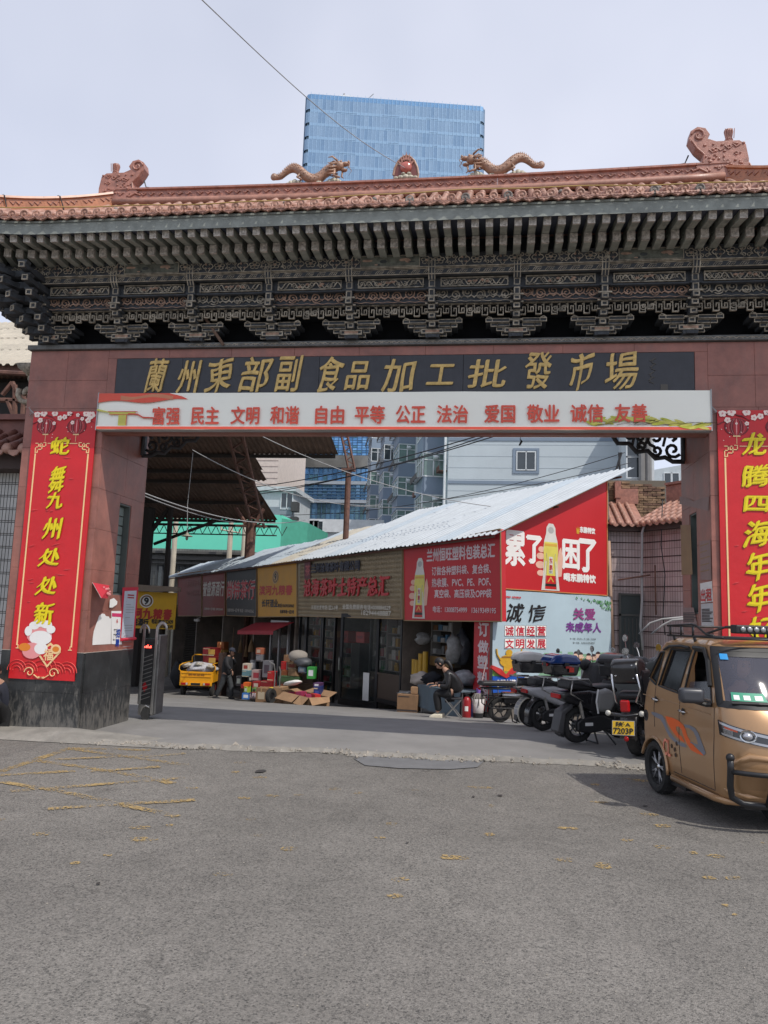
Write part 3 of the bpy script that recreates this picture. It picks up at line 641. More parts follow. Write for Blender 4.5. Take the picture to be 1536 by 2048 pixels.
# corner fans of extra bracket ends
def corner_mesh():
 mb=MB()
 for lvl,(z,rad,n_)in enumerate([(.0,.16,2),(.10,.30,3),(.2,.42,4),(.3,.55,4),(.42,.68,5),(.56,.8,5),(.68,.9,5)]):
  for i in range(n_):
   a=radians(-90-100*i/(n_-1)+5);c=Vector((cos(a)*rad,sin(a)*rad,z));r_=a+pi/2
   T=Matrix.Translation(c)@Matrix.Rotation(r_,4,'Z')
   mb.bb(-.045,.045,-.03,rad*.9,0,.06,0,T);frame_T=MB();frame_r(frame_T,0,.03,.075,.07,.013,-.03)
   mb.add(frame_T.v,frame_T.f,1,T);mb.prism([(-.05,.06),(.05,.06),(.065,.09),(-.065,.09)],-.03,.07,0,T)
  mb.bb(-rad*.85,.1,-rad*.72,.5,z+.005,z+.085,0)
 return mb.mesh('corner_bracket',[M_TIMBER,M_CARVE])
CM=corner_mesh()
put('corner_bracket',CM,gate,(XL+.28,G+.02,4.973),W=True)
o=put('corner_bracket',CM,gate,(XR-.28,G+.02,4.973),W=True);o.scale=(-1,1,1)
# back wall behind the brackets, coloured near-black for the shaded void
mb=MB();mb.bb(XL+.25,XR-.25,9.42,10.2,4.973,6.3);gp('back_wall',mb,mat('void_shade',(.008,.009,.012),.9))
# frieze boards between the brackets, all real relief
def spiral(mb,cx,cz,r,d,y,turns=1.6,ph=0,rad=.007,mi=0,n=15):
 mb.tube([(cx+r*(1-.85*t/(n-1))*cos(ph+d*turns*2*pi*t/(n-1)),y,cz+r*(1-.85*t/(n-1))*sin(ph+d*turns*2*pi*t/(n-1)))for t in range(n)],rad,4,mi)
BW=.93
def fret_mesh():
 mb=MB();t=.011;n_=10;u=BW/n_;y0,y1=-.03,0
 mb.bb(-BW/2,BW/2,y0,y1,.165,.178)
 def bar(xa,xb,za,zb):mb.bb(min(xa,xb),max(xa,xb),y0,y1,min(za,zb),max(za,zb))
 for k in range(n_):
  x=-BW/2+k*u;lo=.02 if k%2==0 else .055
  bar(x,x+t,lo,.165);bar(x+t,x+u*.8,lo,lo+t);bar(x+u*.8-t,x+u*.8,lo+t,.12);bar(x+u*.35,x+u*.8-t,.109,.12);bar(x+u*.35,x+u*.35+t,.075,.109)
  bar(x+u*.8,x+u,.135,.135+t)
 for s in(-1,1):spiral(mb,s*.05,.09,.045,s,-.02,1.3)
 return mb.mesh('fret_frieze',[M_CARVE])
def scroll_mesh(seed,mtl):
 r_=random.Random(seed);mb=MB();mb.bb(-BW/2,BW/2,0,.03,0,.16,0)
 n_=6
 for k in range(n_):
  x=-BW/2+.09+(BW-.18)*k/(n_-1);z=.085+.015*(-1)**k;d=1 if x<0 else-1
  spiral(mb,x,z,.062+.008*r_.random(),d,-.012,1.7,r_.random()*6,.0085,1)
  mb.tube([(x-.08+.16*t/8,-.012,.03+.028*abs(sin(pi*t/4)))for t in range(9)],.008,4,1)
  for q in range(3):a=r_.random()*6;mb.tube([(x+.05*cos(a+j*.5),-.01,z+.06*sin(a+j*.5))for j in range(4)],[.004,.009,.008,.003],4,1)
 for s in(-1,1):mb.tube([(s*(BW/2-.01),-.01,.02),(s*(BW/2-.04),-.01,.06),(s*(BW/2-.01),-.01,.1),(s*(BW/2-.05),-.01,.14)],.01,4,1)
 mb.bb(-BW/2,BW/2,-.035,0,-.03,-.005,0)
 mb.tube([(-BW/2+BW*t/40,-.038,-.018+.006*sin(t*1.1))for t in range(41)],.004,4,1)
 return mb.mesh('scroll_board',[M_TIMBER,mtl])
def vine_mesh(seed,mtl):
 r_=random.Random(seed);mb=MB();mb.bb(-BW/2,BW/2,.02,.04,0,.15,0)
 w2=BW*.86;frame_r(mb,0,.075,w2,.115,.011,.02,1,.025)
 for k in range(9):
  x=-w2/2+.05+(w2-.1)*k/8;mb.tube([(x-.06+.12*t/7,.004,.075+.035*sin(t*.9+k*1.9+seed))for t in range(8)],[.003,.008,.01,.009,.008,.009,.006,.003],4,1)
  if r_.random()<.7:spiral(mb,x,.075+r_.uniform(-.015,.015),.034,r_.choice((-1,1)),.004,1.3,r_.random()*6,.006,1,10)
 for k in range(4):mb.ell((r_.uniform(-.18,.18),.005,.075+r_.uniform(-.02,.02)),(.03,.015,.016),6,4,2)
 mb.bb(-BW/2,BW/2,-.02,.03,-.022,-.003,0)
 return mb.mesh('carved_panel',[M_TIMBER,mtl,M_CARVER])
def meander_mesh():
 mb=MB();mb.bb(-.5025,.5025,0,.06,0,.085,0);n_=7
 mb.bb(-.5,.5,-.012,0,.072,.082,1);mb.bb(-.5,.5,-.012,0,.003,.013,1)
 for k in range(n_):
  x=-.47+k*.145
  for j in range(2):
   o_=j*.024;mb.tube([(x+o_,-.004,.022),(x+.03+o_,-.004,.06),(x+.10+o_*.3,-.004,.06)],.0045,4,1)
   mb.tube([(x+.05+o_,-.004,.024),(x+.075+o_,-.004,.045)],.0045,4,1)
 return mb.mesh('meander_beam',[M_TIMBER,M_CARVE])
def cloud_frieze(seed,painted):
 r_=random.Random(seed);mb=MB();mb.bb(-.5025,.5025,.01,.05,0,.22,0)
 items=[]
 if painted:rng=(-.5,-.36,.36,.5)
 xs_=[-.42,-.27,-.12,.03,.18,.33,.47]if not painted else[-.44,.44]
 for i,x in enumerate(xs_):
  if(i+seed)%3==0:
   for q in range(5):a=2*pi*q/5+.3;mb.tube([(x+.042*cos(a)+.026*cos(b*.9),-.004,.11+.042*sin(a)+.026*sin(b*.9))for b in range(7)],.006,4,1,closed=True)
   mb.ell((x,-.004,.11),(.014,.01,.014),6,4,2)
  elif(i+seed)%3==1:
   for s in(-1,1):
    for z_ in(-1,1):spiral(mb,x+s*.036,.11+z_*.048,.034,s*z_,-.004,1.1,pi/2*z_,.0065,1,10)
    mb.tube([(x+s*.07,-.004,.16),(x+s*.045,-.004,.11),(x+s*.07,-.004,.06)],.006,4,1)
  else:
   mb.tube([(x+(.055+.014*cos(4*a))*cos(a),-.004,.11+(.085+.018*cos(4*a))*sin(a))for a in[2*pi*k/18 for k in range(18)]],.0065,4,1,closed=True)
   for q in range(4):spiral(mb,x+.03*cos(pi/4+pi/2*q),.11+.045*sin(pi/4+pi/2*q),.017,1,-.004,1,q,.005,2 if q%2 else 1,8)
 if painted:
  mb.bb(-.36,.36,-.004,.01,.015,.205,3);frame_r(mb,0,.11,.72,.19,.008,-.004,1,.008)
  for q in range(9):
   x=r_.uniform(-.3,.3);mb.ell((x,-.006,.11+r_.uniform(-.06,.05)),(r_.uniform(.02,.07),.003,r_.uniform(.008,.03)),7,4,r_.choice((4,4,2)))
 mb.bb(-.5,.5,-.01,.01,-.006,.006,1);mb.bb(-.5,.5,-.01,.01,.214,.224,0)
 return mb.mesh('cloud_frieze',[M_TIMBER,M_CARVE,M_CARVER,mat('faded_panel',(.125,.13,.105),.8,var=.5,vs=14),mat('faded_ink',(.05,.055,.055),.85,var=.4,vs=10)])
FM=fret_mesh();SM=[scroll_mesh(1,M_CARVE),scroll_mesh(2,M_CARVER),scroll_mesh(3,M_CARVER)];VM=[vine_mesh(s,M_CARVE)for s in(1,2,3)]
MM=meander_mesh();CF=[cloud_frieze(0,False),cloud_frieze(1,False),cloud_frieze(2,True)]
mids=[x+.5025 for x in BX[:-1]]
for i,x in enumerate([BX[0]-.5025]+mids+[BX[-1]+.5025]):
 if 0<i<10:
  put('fret_frieze',FM,gate,(x,8.93,5.18),W=True)
  put('scroll_board',SM[i%3],gate,(x,8.86,5.37),W=True)
 else:
  x_=x+(.18 if i==0 else-.18)
  for(me_,yy,zz)in((SM[0],8.86,5.37),):o=put('scroll_board',me_,gate,(x_,yy,zz),W=True);o.scale=(.6,1,1)
 o=put('carved_panel',VM[i%3],gate,(x,8.78,5.50),W=True)
 put('meander_beam',MM,gate,(x,8.70,5.637),W=True)
 o=put('cloud_frieze',CF[2]if i in(2,5,8)else CF[i%2],gate,(x,8.67,5.722),W=True);o.scale=(1,1,.74)
mb=MB()  # boarding that closes the stepped soffits behind the friezes
mb.bb(XL-.4,XR+.4,8.99,9.42,5.36,5.40);mb.bb(XL-.5,XR+.5,8.905,9.42,5.48,5.50);mb.bb(XL-.5,XR+.5,8.83,9.42,5.63,5.66);mb.bb(XL-.6,XR+.6,8.76,9.42,5.73,6.1)
for s,x in((-1,XL-.35),(1,XR+.35)):mb.bb(min(x,x-s*.6),max(x,x-s*.6),8.78,11.0,5.56,6.1)
gp('soffit_boards',mb,M_TIMBER)
mb=MB();mb.tube([onY(405,628,8.98),onY(447,690,9.04)],.02,6);gp('loose_batten',mb,mat('old_batten',(.16,.1,.07),.85))

# ------------------------------------------------ eaves
EX0,EX1=XC-6.1,XC+6.1  # outer corners of the roof
YE,YR=8.0,9.68  # eave line and ridge line
def lift(x):  # the eaves sweep up and out at the corners
 t=max(0,abs(x-XC)-4.1)/2.0;return .30*t*t
def fwdp(x):t=max(0,abs(x-XC)-4.1)/2.0;return-.16*t*t
def rafter_mesh(L_,w_,h_):
 mb=MB();mb.bb(-w_/2,w_/2,0,L_,0,h_,0);mb.bb(-w_/2-.001,w_/2+.001,-.004,.035,-.001,h_+.001,1)
 mb.tube([(-w_*.28,-.006,h_*.25),(w_*.28,-.006,h_*.25),(w_*.28,-.006,h_*.75),(-w_*.28,-.006,h_*.75)],.005,4,1,closed=True)
 return mb.mesh('rafter',[M_RAFT,M_RAFTE])
LR=rafter_mesh(.6,.082,.10);FR=rafter_mesh(.62,.078,.085)
n_=78
for k in range(n_):
 x=EX0+.05+(EX1-EX0-.1)*k/(n_-1);a=max(0,abs(x-XC)-4.0)/2.1;rz=-(.75*min(1,a))*(1 if x>XC else-1)
 o=put('rafter',LR,gate,(x*1-.0,8.40+fwdp(x),5.845+lift(x)*.8),W=True);o.rotation_euler=(radians(1+rr.uniform(-.4,.4)),0,rz);
 o=put('flying_rafter',FR,gate,(x+(.28*sin(-rz)if a else 0)*1,8.10+fwdp(x),5.90+lift(x)),W=True);o.rotation_euler=(radians(9.5+rr.uniform(-.5,.5)),0,rz)
def strip(name,rows,mats_,smooth=False):
 """long swept member: rows of (y, z) cross-section corners carried along x with the corner sweep"""
 mb=MB();xs=[EX0+(EX1-EX0)*i/60 for i in range(61)];n=len(rows)
 vs=[(x,y+fwdp(x),z+lift(x))for x in xs for(y,z)in rows]
 fs=[(i*n+k,i*n+(k+1)%n,(i+1)*n+(k+1)%n,(i+1)*n+k)for i in range(60)for k in range(n)]
 mb.add(vs,fs+[tuple(range(n))[::-1],tuple(range(60*n,61*n))]);return gp(name,mb,mats_,smooth=smooth)
strip('eave_fascia',[(8.03,5.962),(8.03,6.095),(8.075,6.10),(8.075,5.985)],M_GREEN)
strip('eave_boarding',[(8.08,5.995),(8.08,6.03),(8.75,6.16),(8.75,6.12)],mat('blue_black_boards',(.10,.115,.16),.8,var=.3))
strip('tile_batten',[(8.02,6.10),(8.02,6.125),(8.1,6.17),(8.1,6.10)],M_GREEN)
# ------------------------------------------------ roof tiles
def roofz(t):return 6.165+.46*t+.10*t*t  # height of the slope t metres in from the eave
RL=YR-YE
def slope_pts(t0,t1,n=6):return[(YE+t0+(t1-t0)*i/n,roofz(t0+(t1-t0)*i/n))for i in range(n+1)]
# tiled bed (pan tiles) as one swept sheet with dished pans
PITCH=.1545;NT=int((EX1-EX0)/PITCH)
def topt(x):  # how far up a tile row runs before the hip cuts it
 e=abs(x-XC);lim=4.25
 return RL-.04 if e<lim else max(.12,(RL-.04)*(1-(e-lim)/(6.1-lim)))
def row_mesh(L_,seed):
 r_=random.Random(seed);mb=MB();seg=max(1,int(round(L_/.24)))
 for i in range(seg):
  t0=L_*i/seg;t1=L_*(i+1)/seg+.02;r0,r1=.047,.043
  P=[]
  for t,r0_ in((t0,.048),(t1,.043)):
   c=Vector((0,t,roofz(t)-roofz(0)+.02));nrm=Vector((0,-(.46+.20*t),1)).normalized();up_=nrm
   for k in range(9):
    a=pi*k/8;P.append(c+Vector((cos(a)*r0_,0,0))+up_*(sin(a)*r0_*1.05))
  mb.add(P,[(k,k+1,9+k+1,9+k)for k in range(8)]+[tuple(range(8,-1,-1))],1 if r_.random()<.0 else 0)
 return mb.mesh('barrel_tile_row',[M_TILEP,M_TILEG],True)
def pan_mesh(L_):
 mb=MB();seg=max(1,int(round(L_/.2)))
 for i in range(seg):
  t0=L_*i/seg;t1=L_*(i+1)/seg+.02;P=[]
  for t,dz in((t0,.008),(t1,-.004)):
   for k in range(5):u=-1+k*.5;P.append((u*PITCH*.5,t,roofz(t)-roofz(0)+dz-.02*(1-u*u)+.012))
  mb.add(P,[(k,k+1,5+k+1,5+k)for k in range(4)]+[(5,6,7,8,9)][:0])
 return mb.mesh('pan_tile_row',[M_TILE],True)
def disc_mesh():
 mb=MB();T=Matrix.Rotation(pi/2,4,'X')
 mb.lathe([(0.001,.012),(.016,.012),(.02,.006),(.031,.006),(.036,.013),(.05,.013),(.05,-.05),(.001,-.05)],14,0,T)
 return mb.mesh('eave_disc_tile',[M_TILEP],True)
def drip_mesh():
 mb=MB();pts=[(-.068,.02),(-.064,-.018),(-.035,-.035),(-.014,-.04),(0,-.052),(.014,-.04),(.035,-.035),(.064,-.018),(.068,.02),(.03,.002),(-.03,.002)]
 mb.prism(pts,-.012,.012);mb.tube([(-.04,-.014,-.01),(-.015,-.014,-.022),(0,-.014,-.01),(.015,-.014,-.022),(.04,-.014,-.01)],.005,4)
 return mb.mesh('drip_tile',[M_TILEP])
LENS=[round(RL-.04,2),1.35,1.05,.8,.55,.3,.14]
RM={l:[row_mesh(l,s)for s in range(1)]for l in LENS};PM={l:pan_mesh(l)for l in LENS};DM=disc_mesh();DR=drip_mesh()
DMg=DM.copy();DMg.materials[0]=M_TILEG
RMd=RM[LENS[0]][0].copy();RMd.materials[0]=mat('terracotta_aged',(.33,.17,.12),.5,var=.3,vs=9,stain=.5,stain_col=(.18,.15,.13),bump=.25)
for k in range(NT+1):
 x=EX0+.06+k*PITCH
 if x>EX1-.03:break
 tt=topt(x);l=max([q for q in LENS if q<=tt+.06]or[LENS[-1]]);zo=lift(x);yo=fwdp(x)
 me_=RM[l][0]if not(l==LENS[0]and rr.random()<.3)else RMd
 o=put('barrel_tile_row',me_,gate,(x,YE+yo,6.165+zo+rr.uniform(-.004,.004)),W=True);o.rotation_euler=(radians(rr.uniform(-.3,.3)),0,radians(rr.uniform(-.4,.4)))
 grey=rr.random()<.12
 o=put('eave_disc_tile',DMg if grey else DM,gate,(x+rr.uniform(-.003,.003),YE-.012+yo,6.195+zo+rr.uniform(-.003,.003)),W=True)
 o.rotation_euler=(radians(-8+rr.uniform(-5,5)),radians(rr.uniform(-180,180)),radians(rr.uniform(-5,5)))
 xp=x+PITCH/2
 if xp<EX1-.03:
  put('pan_tile_row',PM[l],gate,(xp,YE+fwdp(xp),6.165+lift(xp)),W=True)
  o=put('drip_tile',DR,gate,(xp,YE-.02+fwdp(xp),6.155+lift(xp)),W=True);o.rotation_euler=(radians(-12+rr.uniform(-5,5)),radians(rr.uniform(-2,2)),0)
for k in range(9):  # grey iron nails heads standing on odd tiles
 x=EX0+1.6+k*1.08;mb=MB();mb.lathe([(.03,0),(.034,.02),(.02,.045),(.001,.05)],8,0,Matrix.Translation((x,YE+.42,roofz(.42)+.065)));gp('tile_nail_cap',mb,M_TILEG,smooth=True)
# rear slope and hip ends, simpler, seen only from elsewhere
mb=MB();yb=2*YR-YE
N=60
for s in(0,1):
 for i in range(N):
  x0=EX0+(EX1-EX0)*i/N;x1=EX0+(EX1-EX0)*(i+1)/N
  for j in range(5):
   u0,u1=j/5,(j+1)/5
   if s==0:pts=[(x,2*YR-(YE+u*topt(x)),roofz(u*topt(x))+lift(x)*(1-u))for(x,u)in((x0,u0),(x1,u0),(x1,u1),(x0,u1))];mb.add(pts,[(3,2,1,0)])
for sx in(-1,1):
 for j in range(20):
  y0=YE+(yb-YE)*j/20;y1=YE+(yb-YE)*(j+1)/20
  def hp(y):d=(YR-YE)-abs(y-YR);u=d/(YR-YE);return(XC+sx*(6.1-1.85*u),y,roofz(u*(RL-.04))+.30*(1-u)**2)
  e0=(XC+sx*6.1,y0,6.165+.3*abs((y0-YR)/(YR-YE))**3);e1=(XC+sx*6.1,y1,6.165+.3*abs((y1-YR)/(YR-YE))**3)
  mb.add([e0,e1,hp(y1),hp(y0)],[(0,1,2,3)if sx<0 else(3,2,1,0)])
gp('rear_roof',mb,M_TILE)
mb=MB()
for k in range(NT+1):
 x=EX0+.06+k*PITCH;tt=topt(x);mb.tube([(x,2*YR-(YE+tt*u),roofz(tt*u)+.02+lift(x)*(1-u))for u in(0,.33,.66,1)],.045,6)
tag(gp('rear_tile_rows',mb,M_TILEP),kind='stuff')
mb=MB();mb.bb(EX0+.3,EX1-.3,10.5,11.25,5.95,6.12);mb.bb(EX0+.3,XL+.3,8.7,10.7,5.98,6.1);mb.bb(XR-.3,EX1-.3,8.7,10.7,5.98,6.1);gp('rear_eave_boards',mb,M_RAFT)

# ------------------------------------------------ ridges
RZ=roofz(RL)-.02
RX0,RX1=XC-4.2,XC+4.2
def ridgez(x):return .05*((x-XC)/4.2)**2
rel=MB()
for k in range(3):
 x=-.13+.13*k;rel.tube([(x-.06+.02*t,-.01,.0+.018*sin(t*1.5+k))for t in range(7)],[.002,.007,.009,.007,.008,.006,.002],4)
 rel.tube([(x+.012*cos(t*.9),-.012,.008+.016*sin(t*.9))for t in range(6)],.005,4)
REL=rel.mesh('ridge_relief',M_TILEC,True)
def ridge_mesh(L_):
 mb=MB();pr=[(-.085,-.10),(-.085,-.05),(-.06,-.045),(-.06,.02),(-.052,.02),(-.052,.13),(-.085,.14),(-.085,.165),(-.05,.185),(0,.195)]
 pts=pr+[(-a,b)for a,b in pr[-2::-1]]
 mb.prism(pts,-L_/2+.0015,L_/2-.0015,0,None,'x');return mb.mesh('ridge_segment',M_TILEC)
ns=20;sl_=(RX1-RX0)/ns;RSM=ridge_mesh(sl_)
for k in range(ns):
 x=RX0+(k+.5)*sl_
 o=put('ridge_segment',RSM,gate,(x,YR,RZ+.06+ridgez(x)),W=True);o.rotation_euler=(0,radians(rr.uniform(-.2,.2))-math.atan(2*.05*(x-XC)/4.2**2),0)
 put('ridge_relief',REL,o,(0,-.052,.075))
mb=MB();mb.tube([(RX0+.1+(RX1-RX0-.2)*i/20,YR-.13,RZ-.02+ridgez(RX0+(RX1-RX0)*i/20))for i in range(21)],.055,8);gp('ridge_roll',mb,M_TILE,smooth=True)
def hip(sx,sy):
 P0=Vector((XC+sx*4.15,YR+sy*.02,RZ+.08));n=12;pts=[]
 for i in range(n+1):
  u=i/n;x=XC+sx*(4.15+2.05*u);y=YR+sy*(RL+.1)*u;z=roofz((RL)*(1-u))+.10+.34*u**2.2
  pts.append(Vector((x,y,z)))
 for i in range(n):
  a,b=pts[i],pts[i+1];d=b-a;L_=d.length;mb=MB()
  pr=[(-.075,-.12),(-.075,-.04),(-.05,-.03),(-.05,.07),(-.075,.08),(-.07,.11),(0,.13),(.07,.11),(.075,.08),(.05,.07),(.05,-.03),(.075,-.04),(.075,-.12)]
  mb.prism(pr,0,L_+.004,0,None,'x');hr=Vector((d.x,d.y,0)).normalized()
  T=Matrix((Vector(d).normalized(),Vector((-hr.y,hr.x,0)),Vector(d).normalized().cross(Vector((-hr.y,hr.x,0))))).transposed().to_4x4();T.translation=a
  o=MB().add([T@Vector(v)for v in mb.v],mb.f).build('hip_ridge_segment',mat('glazed_terracotta',(.42,.16,.07),.28,var=.3,vs=8,spec=.7),gate,W=True)
  for sgn in(-1,1):
   r2=MB();r2.tube([T@Vector((L_*(.15+.7*t/9),sgn*.055,.02+.025*sin(t*1.6)))for t in range(10)],[.002]+[.008]*8+[.002],4);r2.build('ridge_relief',M_TILEC,o,W=True,smooth=True)
  if i in(3,6,9):
   r2=MB();r2.tube([T@Vector(q)for q in((.02,-.085,-.13),(.02,-.085,.1),(.02,0,.145),(.02,.085,.1),(.02,.085,-.13))],.008,5);gp('wire_tie',r2,M_CABLE)
 return pts
for sx in(-1,1):
 for sy in(-1,1):hip(sx,sy)
# ridge-end beasts
def beast(x,sx):
 """sx=+1: mouth to the right (the left one)"""
 mb=MB()
 body=[(-.33,-.06),(.30,-.06),(.33,.0),(.22,.03),(.26,.08),(.2,.12),(.17,.22),(.26,.3),(.33,.42),(.31,.52),(.23,.57),(.14,.55),(.09,.47),(.12,.42),(.02,.38),(-.08,.38),(-.24,.38),(-.31,.33),(-.34,.15)]
 mb.prism([(sx*a,b)for a,b in body],-.075,.075)
 for y in(-.08,.08):  # curl of the tail, face, scales in relief
  mb.tube([(sx*(.22+.085*(1-t/13)*cos(.2+t*.75)),y,.46+.085*(1-t/13)*sin(.2+t*.75))for t in range(11)],.014,5)
  mb.tube([(sx*a,y,b)for a,b in((.30,.40),(.24,.30),(.16,.22),(.18,.12))],.012,5)
  for(a,b,r_)in((.10,.12,.035),(.0,.05,.03),(-.1,.12,.03),(-.2,.22,.025),(-.12,.3,.03),(.03,.27,.03),(-.22,.05,.03),(.14,.03,.03)):
   mb.tube([(sx*(a+r_*cos(t*.9)*(1-t*.08)),y,b+r_*sin(t*.9)*(1-t*.08))for t in range(8)],.009,4)
  mb.ell((sx*.1,y,.13),(.022,.02,.022),8,6)
  for j in range(4):mb.tube([(sx*(-.25+.09*j),y,.33-.02*j),(sx*(-.2+.09*j),y,.30-.02*j),(sx*(-.16+.09*j),y,.34-.02*j)],.008,4)
  mb.tube([(sx*.13,y,.0),(sx*.22,y,.05),(sx*.30,y,.02)],.014,5)
 mb.lathe([(.045,0),(.05,.05),(.038,.07),(.055,.15),(.05,.175),(.001,.18)],10,0,Matrix.Translation((sx*-.14,0,.375)))
 for j in range(5):mb.tube([(sx*-.14+.022*(j-2),-.05,.42),(sx*-.14+.026*(j-2),-.058,.54)],.006,4)
 mb.tube([(sx*-.3,0,.05),(sx*-.38,0,.09),(sx*-.36,0,.14)],[.03,.03,.01],6)
 rb=random.Random(9)
 for k in range(46):
  a,b=rb.uniform(-.29,.2),rb.uniform(.0,.36)
  for y in(-.077,.077):mb.ell((sx*a,y,b),(rb.uniform(.012,.026),.014,rb.uniform(.008,.016)),6,4)
 o=mb.build('ridge_beast',M_TILEC,gate,W=True,loc=(x,YR,RZ+.13),bevel=.012);return o
bL=beast(-5.28,1);bR=beast(2.8,-1);bR.scale=(1.08,1,1.12)
# dragons chasing a flaming pearl
M_DRG=mat('glazed_amber',(.34,.19,.12),.35,var=.4,vs=14,stain=.4,stain_col=(.15,.09,.05),bump=.5,bs=120,spec=.7)
M_CLD=mat('glazed_cream',(.45,.42,.33),.45,var=.35,vs=14,stain=.5,stain_col=(.2,.17,.1),bump=.3,bs=90)
def dragon(x,sx):
 """sx=+1: head to the right"""
 mb=MB();n=34;P=[];Rr=[]
 for i in range(n+1):
  u=i/n;a=-.52+.84*u;z=.105+.075*sin(u*4.3*pi/1.6-1.0)*(1 if u<.85 else .6)+.03*u
  if u<.12:z+=.05*(1-u/.12)
  P.append((sx*a,.015*sin(u*9),z));Rr.append(.022+.034*min(1,u*2.2)if u<.9 else .056-.1*(u-.9))
 mb.tube(P,Rr,8);mb.ell((P[0][0],0,P[0][2]+.01),(.05,.025,.04),8,6)
 for i in range(2,n,1):
  p=P[i];mb.prism([(p[0]-.012,p[2]+Rr[i]*.85),(p[0]+.012,p[2]+Rr[i]*.85),(p[0]-sx*.006,p[2]+Rr[i]+.018)],-.006,.006)
 for i in range(1,n):
  p=P[i]
  for q in range(5):a=pi*(q+.5*(i%2))/5;mb.ell((p[0],p[1]-Rr[i]*cos(a)*.93,p[2]+Rr[i]*sin(a)*.93),(.011,.009,.009),5,4)
 # head: skull, snout with open jaw, horns, mane, beard
 hx=.40
 mb.ell((sx*hx,0,.19),(.075,.05,.05),10,7);mb.ell((sx*(hx+.085),0,.205),(.06,.034,.024),8,6);mb.ell((sx*(hx+.07),0,.14),(.05,.03,.018),8,6)
 mb.ell((sx*(hx+.13),0,.22),(.02,.03,.022),8,6)
 for y in(-.03,.03):
  mb.tube([(sx*(hx-.02),y,.23),(sx*(hx-.09),y*1.6,.27),(sx*(hx-.15),y*1.8,.26)],[.014,.01,.003],5);mb.ell((sx*(hx+.03),y*1.2,.22),(.015,.012,.015),6,5)
  for j in range(4):mb.tube([(sx*(hx-.03),y*1.5,.2-.035*j),(sx*(hx-.1),y*2,.185-.035*j),(sx*(hx-.15),y*2.2,.2-.04*j)],[.012,.012,.002],5)
  mb.tube([(sx*(hx+.12),y,.2),(sx*(hx+.16),y*2,.16),(sx*(hx+.12),y*2,.11)],[.006,.005,.002],4)
  mb.tube([(sx*(hx-.05),y*1.4,.12),(sx*(hx-.06),y*2,.06),(sx*(hx+.03),y*2,.035)],[.02,.014,.01],5)
  mb.tube([(sx*-.12,y,.12),(sx*-.17,y*2,.06),(sx*-.1,y*2,.03)],[.02,.014,.01],5)
 mb.tube([(sx*(hx+.05),0,.12),(sx*(hx+.04),0,.07),(sx*(hx+.07),0,.05)],[.015,.012,.003],5)
 o=mb.build('ridge_dragon',M_DRG,gate,W=True,smooth=True,loc=(x,YR,RZ+.245));o.scale=(1.0,1.15,1.36)
 for a in(-.22,.05,.33):
  c=MB()
  for(dx,dz,r_)in((0,.025,.05),(-.055,.02,.038),(.055,.02,.038),(-.095,.01,.026),(.095,.01,.026)):c.ell((sx*a+dx,0,dz),(r_,.035,r_*.8),8,6)
  c.build('cloud_base',M_CLD,o,smooth=True)
 return o
dragon(-2.55,1);dragon(.06,-1)
mb=MB()
sh=[(-.15,0),(.15,0),(.155,.06),(.14,.15),(.1,.24),(.05,.29),(0,.315),(-.05,.29),(-.1,.24),(-.14,.15),(-.155,.06)]
mb.prism(sh,-.03,.03,0);mb.tube([(a,-.03,b)for a,b in sh[1:]],.014,5,1)
pe=mb.build('pearl_halo',[mat('glazed_maroon',(.18,.06,.05),.35,var=.3),M_DRG],gate,W=True,loc=(-1.22,YR,RZ+.245));pe.scale=(1.1,1,1.1)
c=MB();c.ell((0,-.035,.155),(.075,.05,.075),14,10);c.build('pearl',mat('glazed_pearl',(.45,.12,.09),.2,spec=.8),pe,smooth=True)
c=MB()
for(a,l)in((-.5,.09),(-.25,.12),(0,.14),(.25,.12),(.5,.09),(-.9,.07),(.9,.07)):
 c.prism([(.07*sin(a)-.02*cos(a),.155+.07*cos(a)+.02*sin(a)),(.07*sin(a)+.02*cos(a),.155+.07*cos(a)-.02*sin(a)),((.07+l)*sin(a),.155+(.07+l)*cos(a))],-.045,-.03)
c.build('flame',M_TILEC,pe)
c=MB()
for(dx,dz,r_)in((0,.03,.05),(-.06,.025,.04),(.06,.025,.04),(-.12,.015,.035),(.12,.015,.035),(-.03,.07,.03),(.04,.07,.03)):c.ell((dx,-.03,dz),(r_,.035,r_*.7),8,6)
c.build('cloud_base',M_CLD,pe,smooth=True)
mb=MB()
for s,x in((1,-4.98),(-1,2.45)):
 mb.tube([(x,YR,RZ+.42),(x+s*.05,YR-.02,RZ+.3),(x+s*.28,YR-.03,RZ+.255)],.01,5)
gp('tie_wire',mb,M_CABLE)
# ================================================================ banners and notices on the gate
P_RED=pm('print_red',(206,34,40),.38,var=.08,vs=2.5,bump=.5,bs=6)
P_RED2=pm('print_deep_red',(160,22,30),.4,var=.05)
P_YEL=pm('print_yellow',(236,214,20),.45,var=.04)
P_OLIVE=pm('print_olive_edge',(150,110,20),.5,var=.04)
P_CREAM=pm('print_cream',(243,205,150),.45,var=.04)
P_WHITE=pm('print_white',(238,236,232),.5,var=.04)
P_PINK=pm('print_pink',(232,150,150),.5,var=.05)
P_BLACK=pm('print_black',(35,32,32),.5,var=.04)
P_GREY=pm('print_grey',(150,150,152),.5,var=.05)
P_BLUE=pm('print_blue',(20,70,165),.45,var=.05)
P_ORNG=pm('print_orange',(222,130,40),.45,var=.06)
P_GOLDP=pm('print_gold',(205,160,50),.4,var=.12,vs=20)
P_GREENP=pm('print_green',(90,150,70),.5,var=.1)
P_BROWNP=pm('print_dark_red_brown',(110,30,35),.5,var=.05)
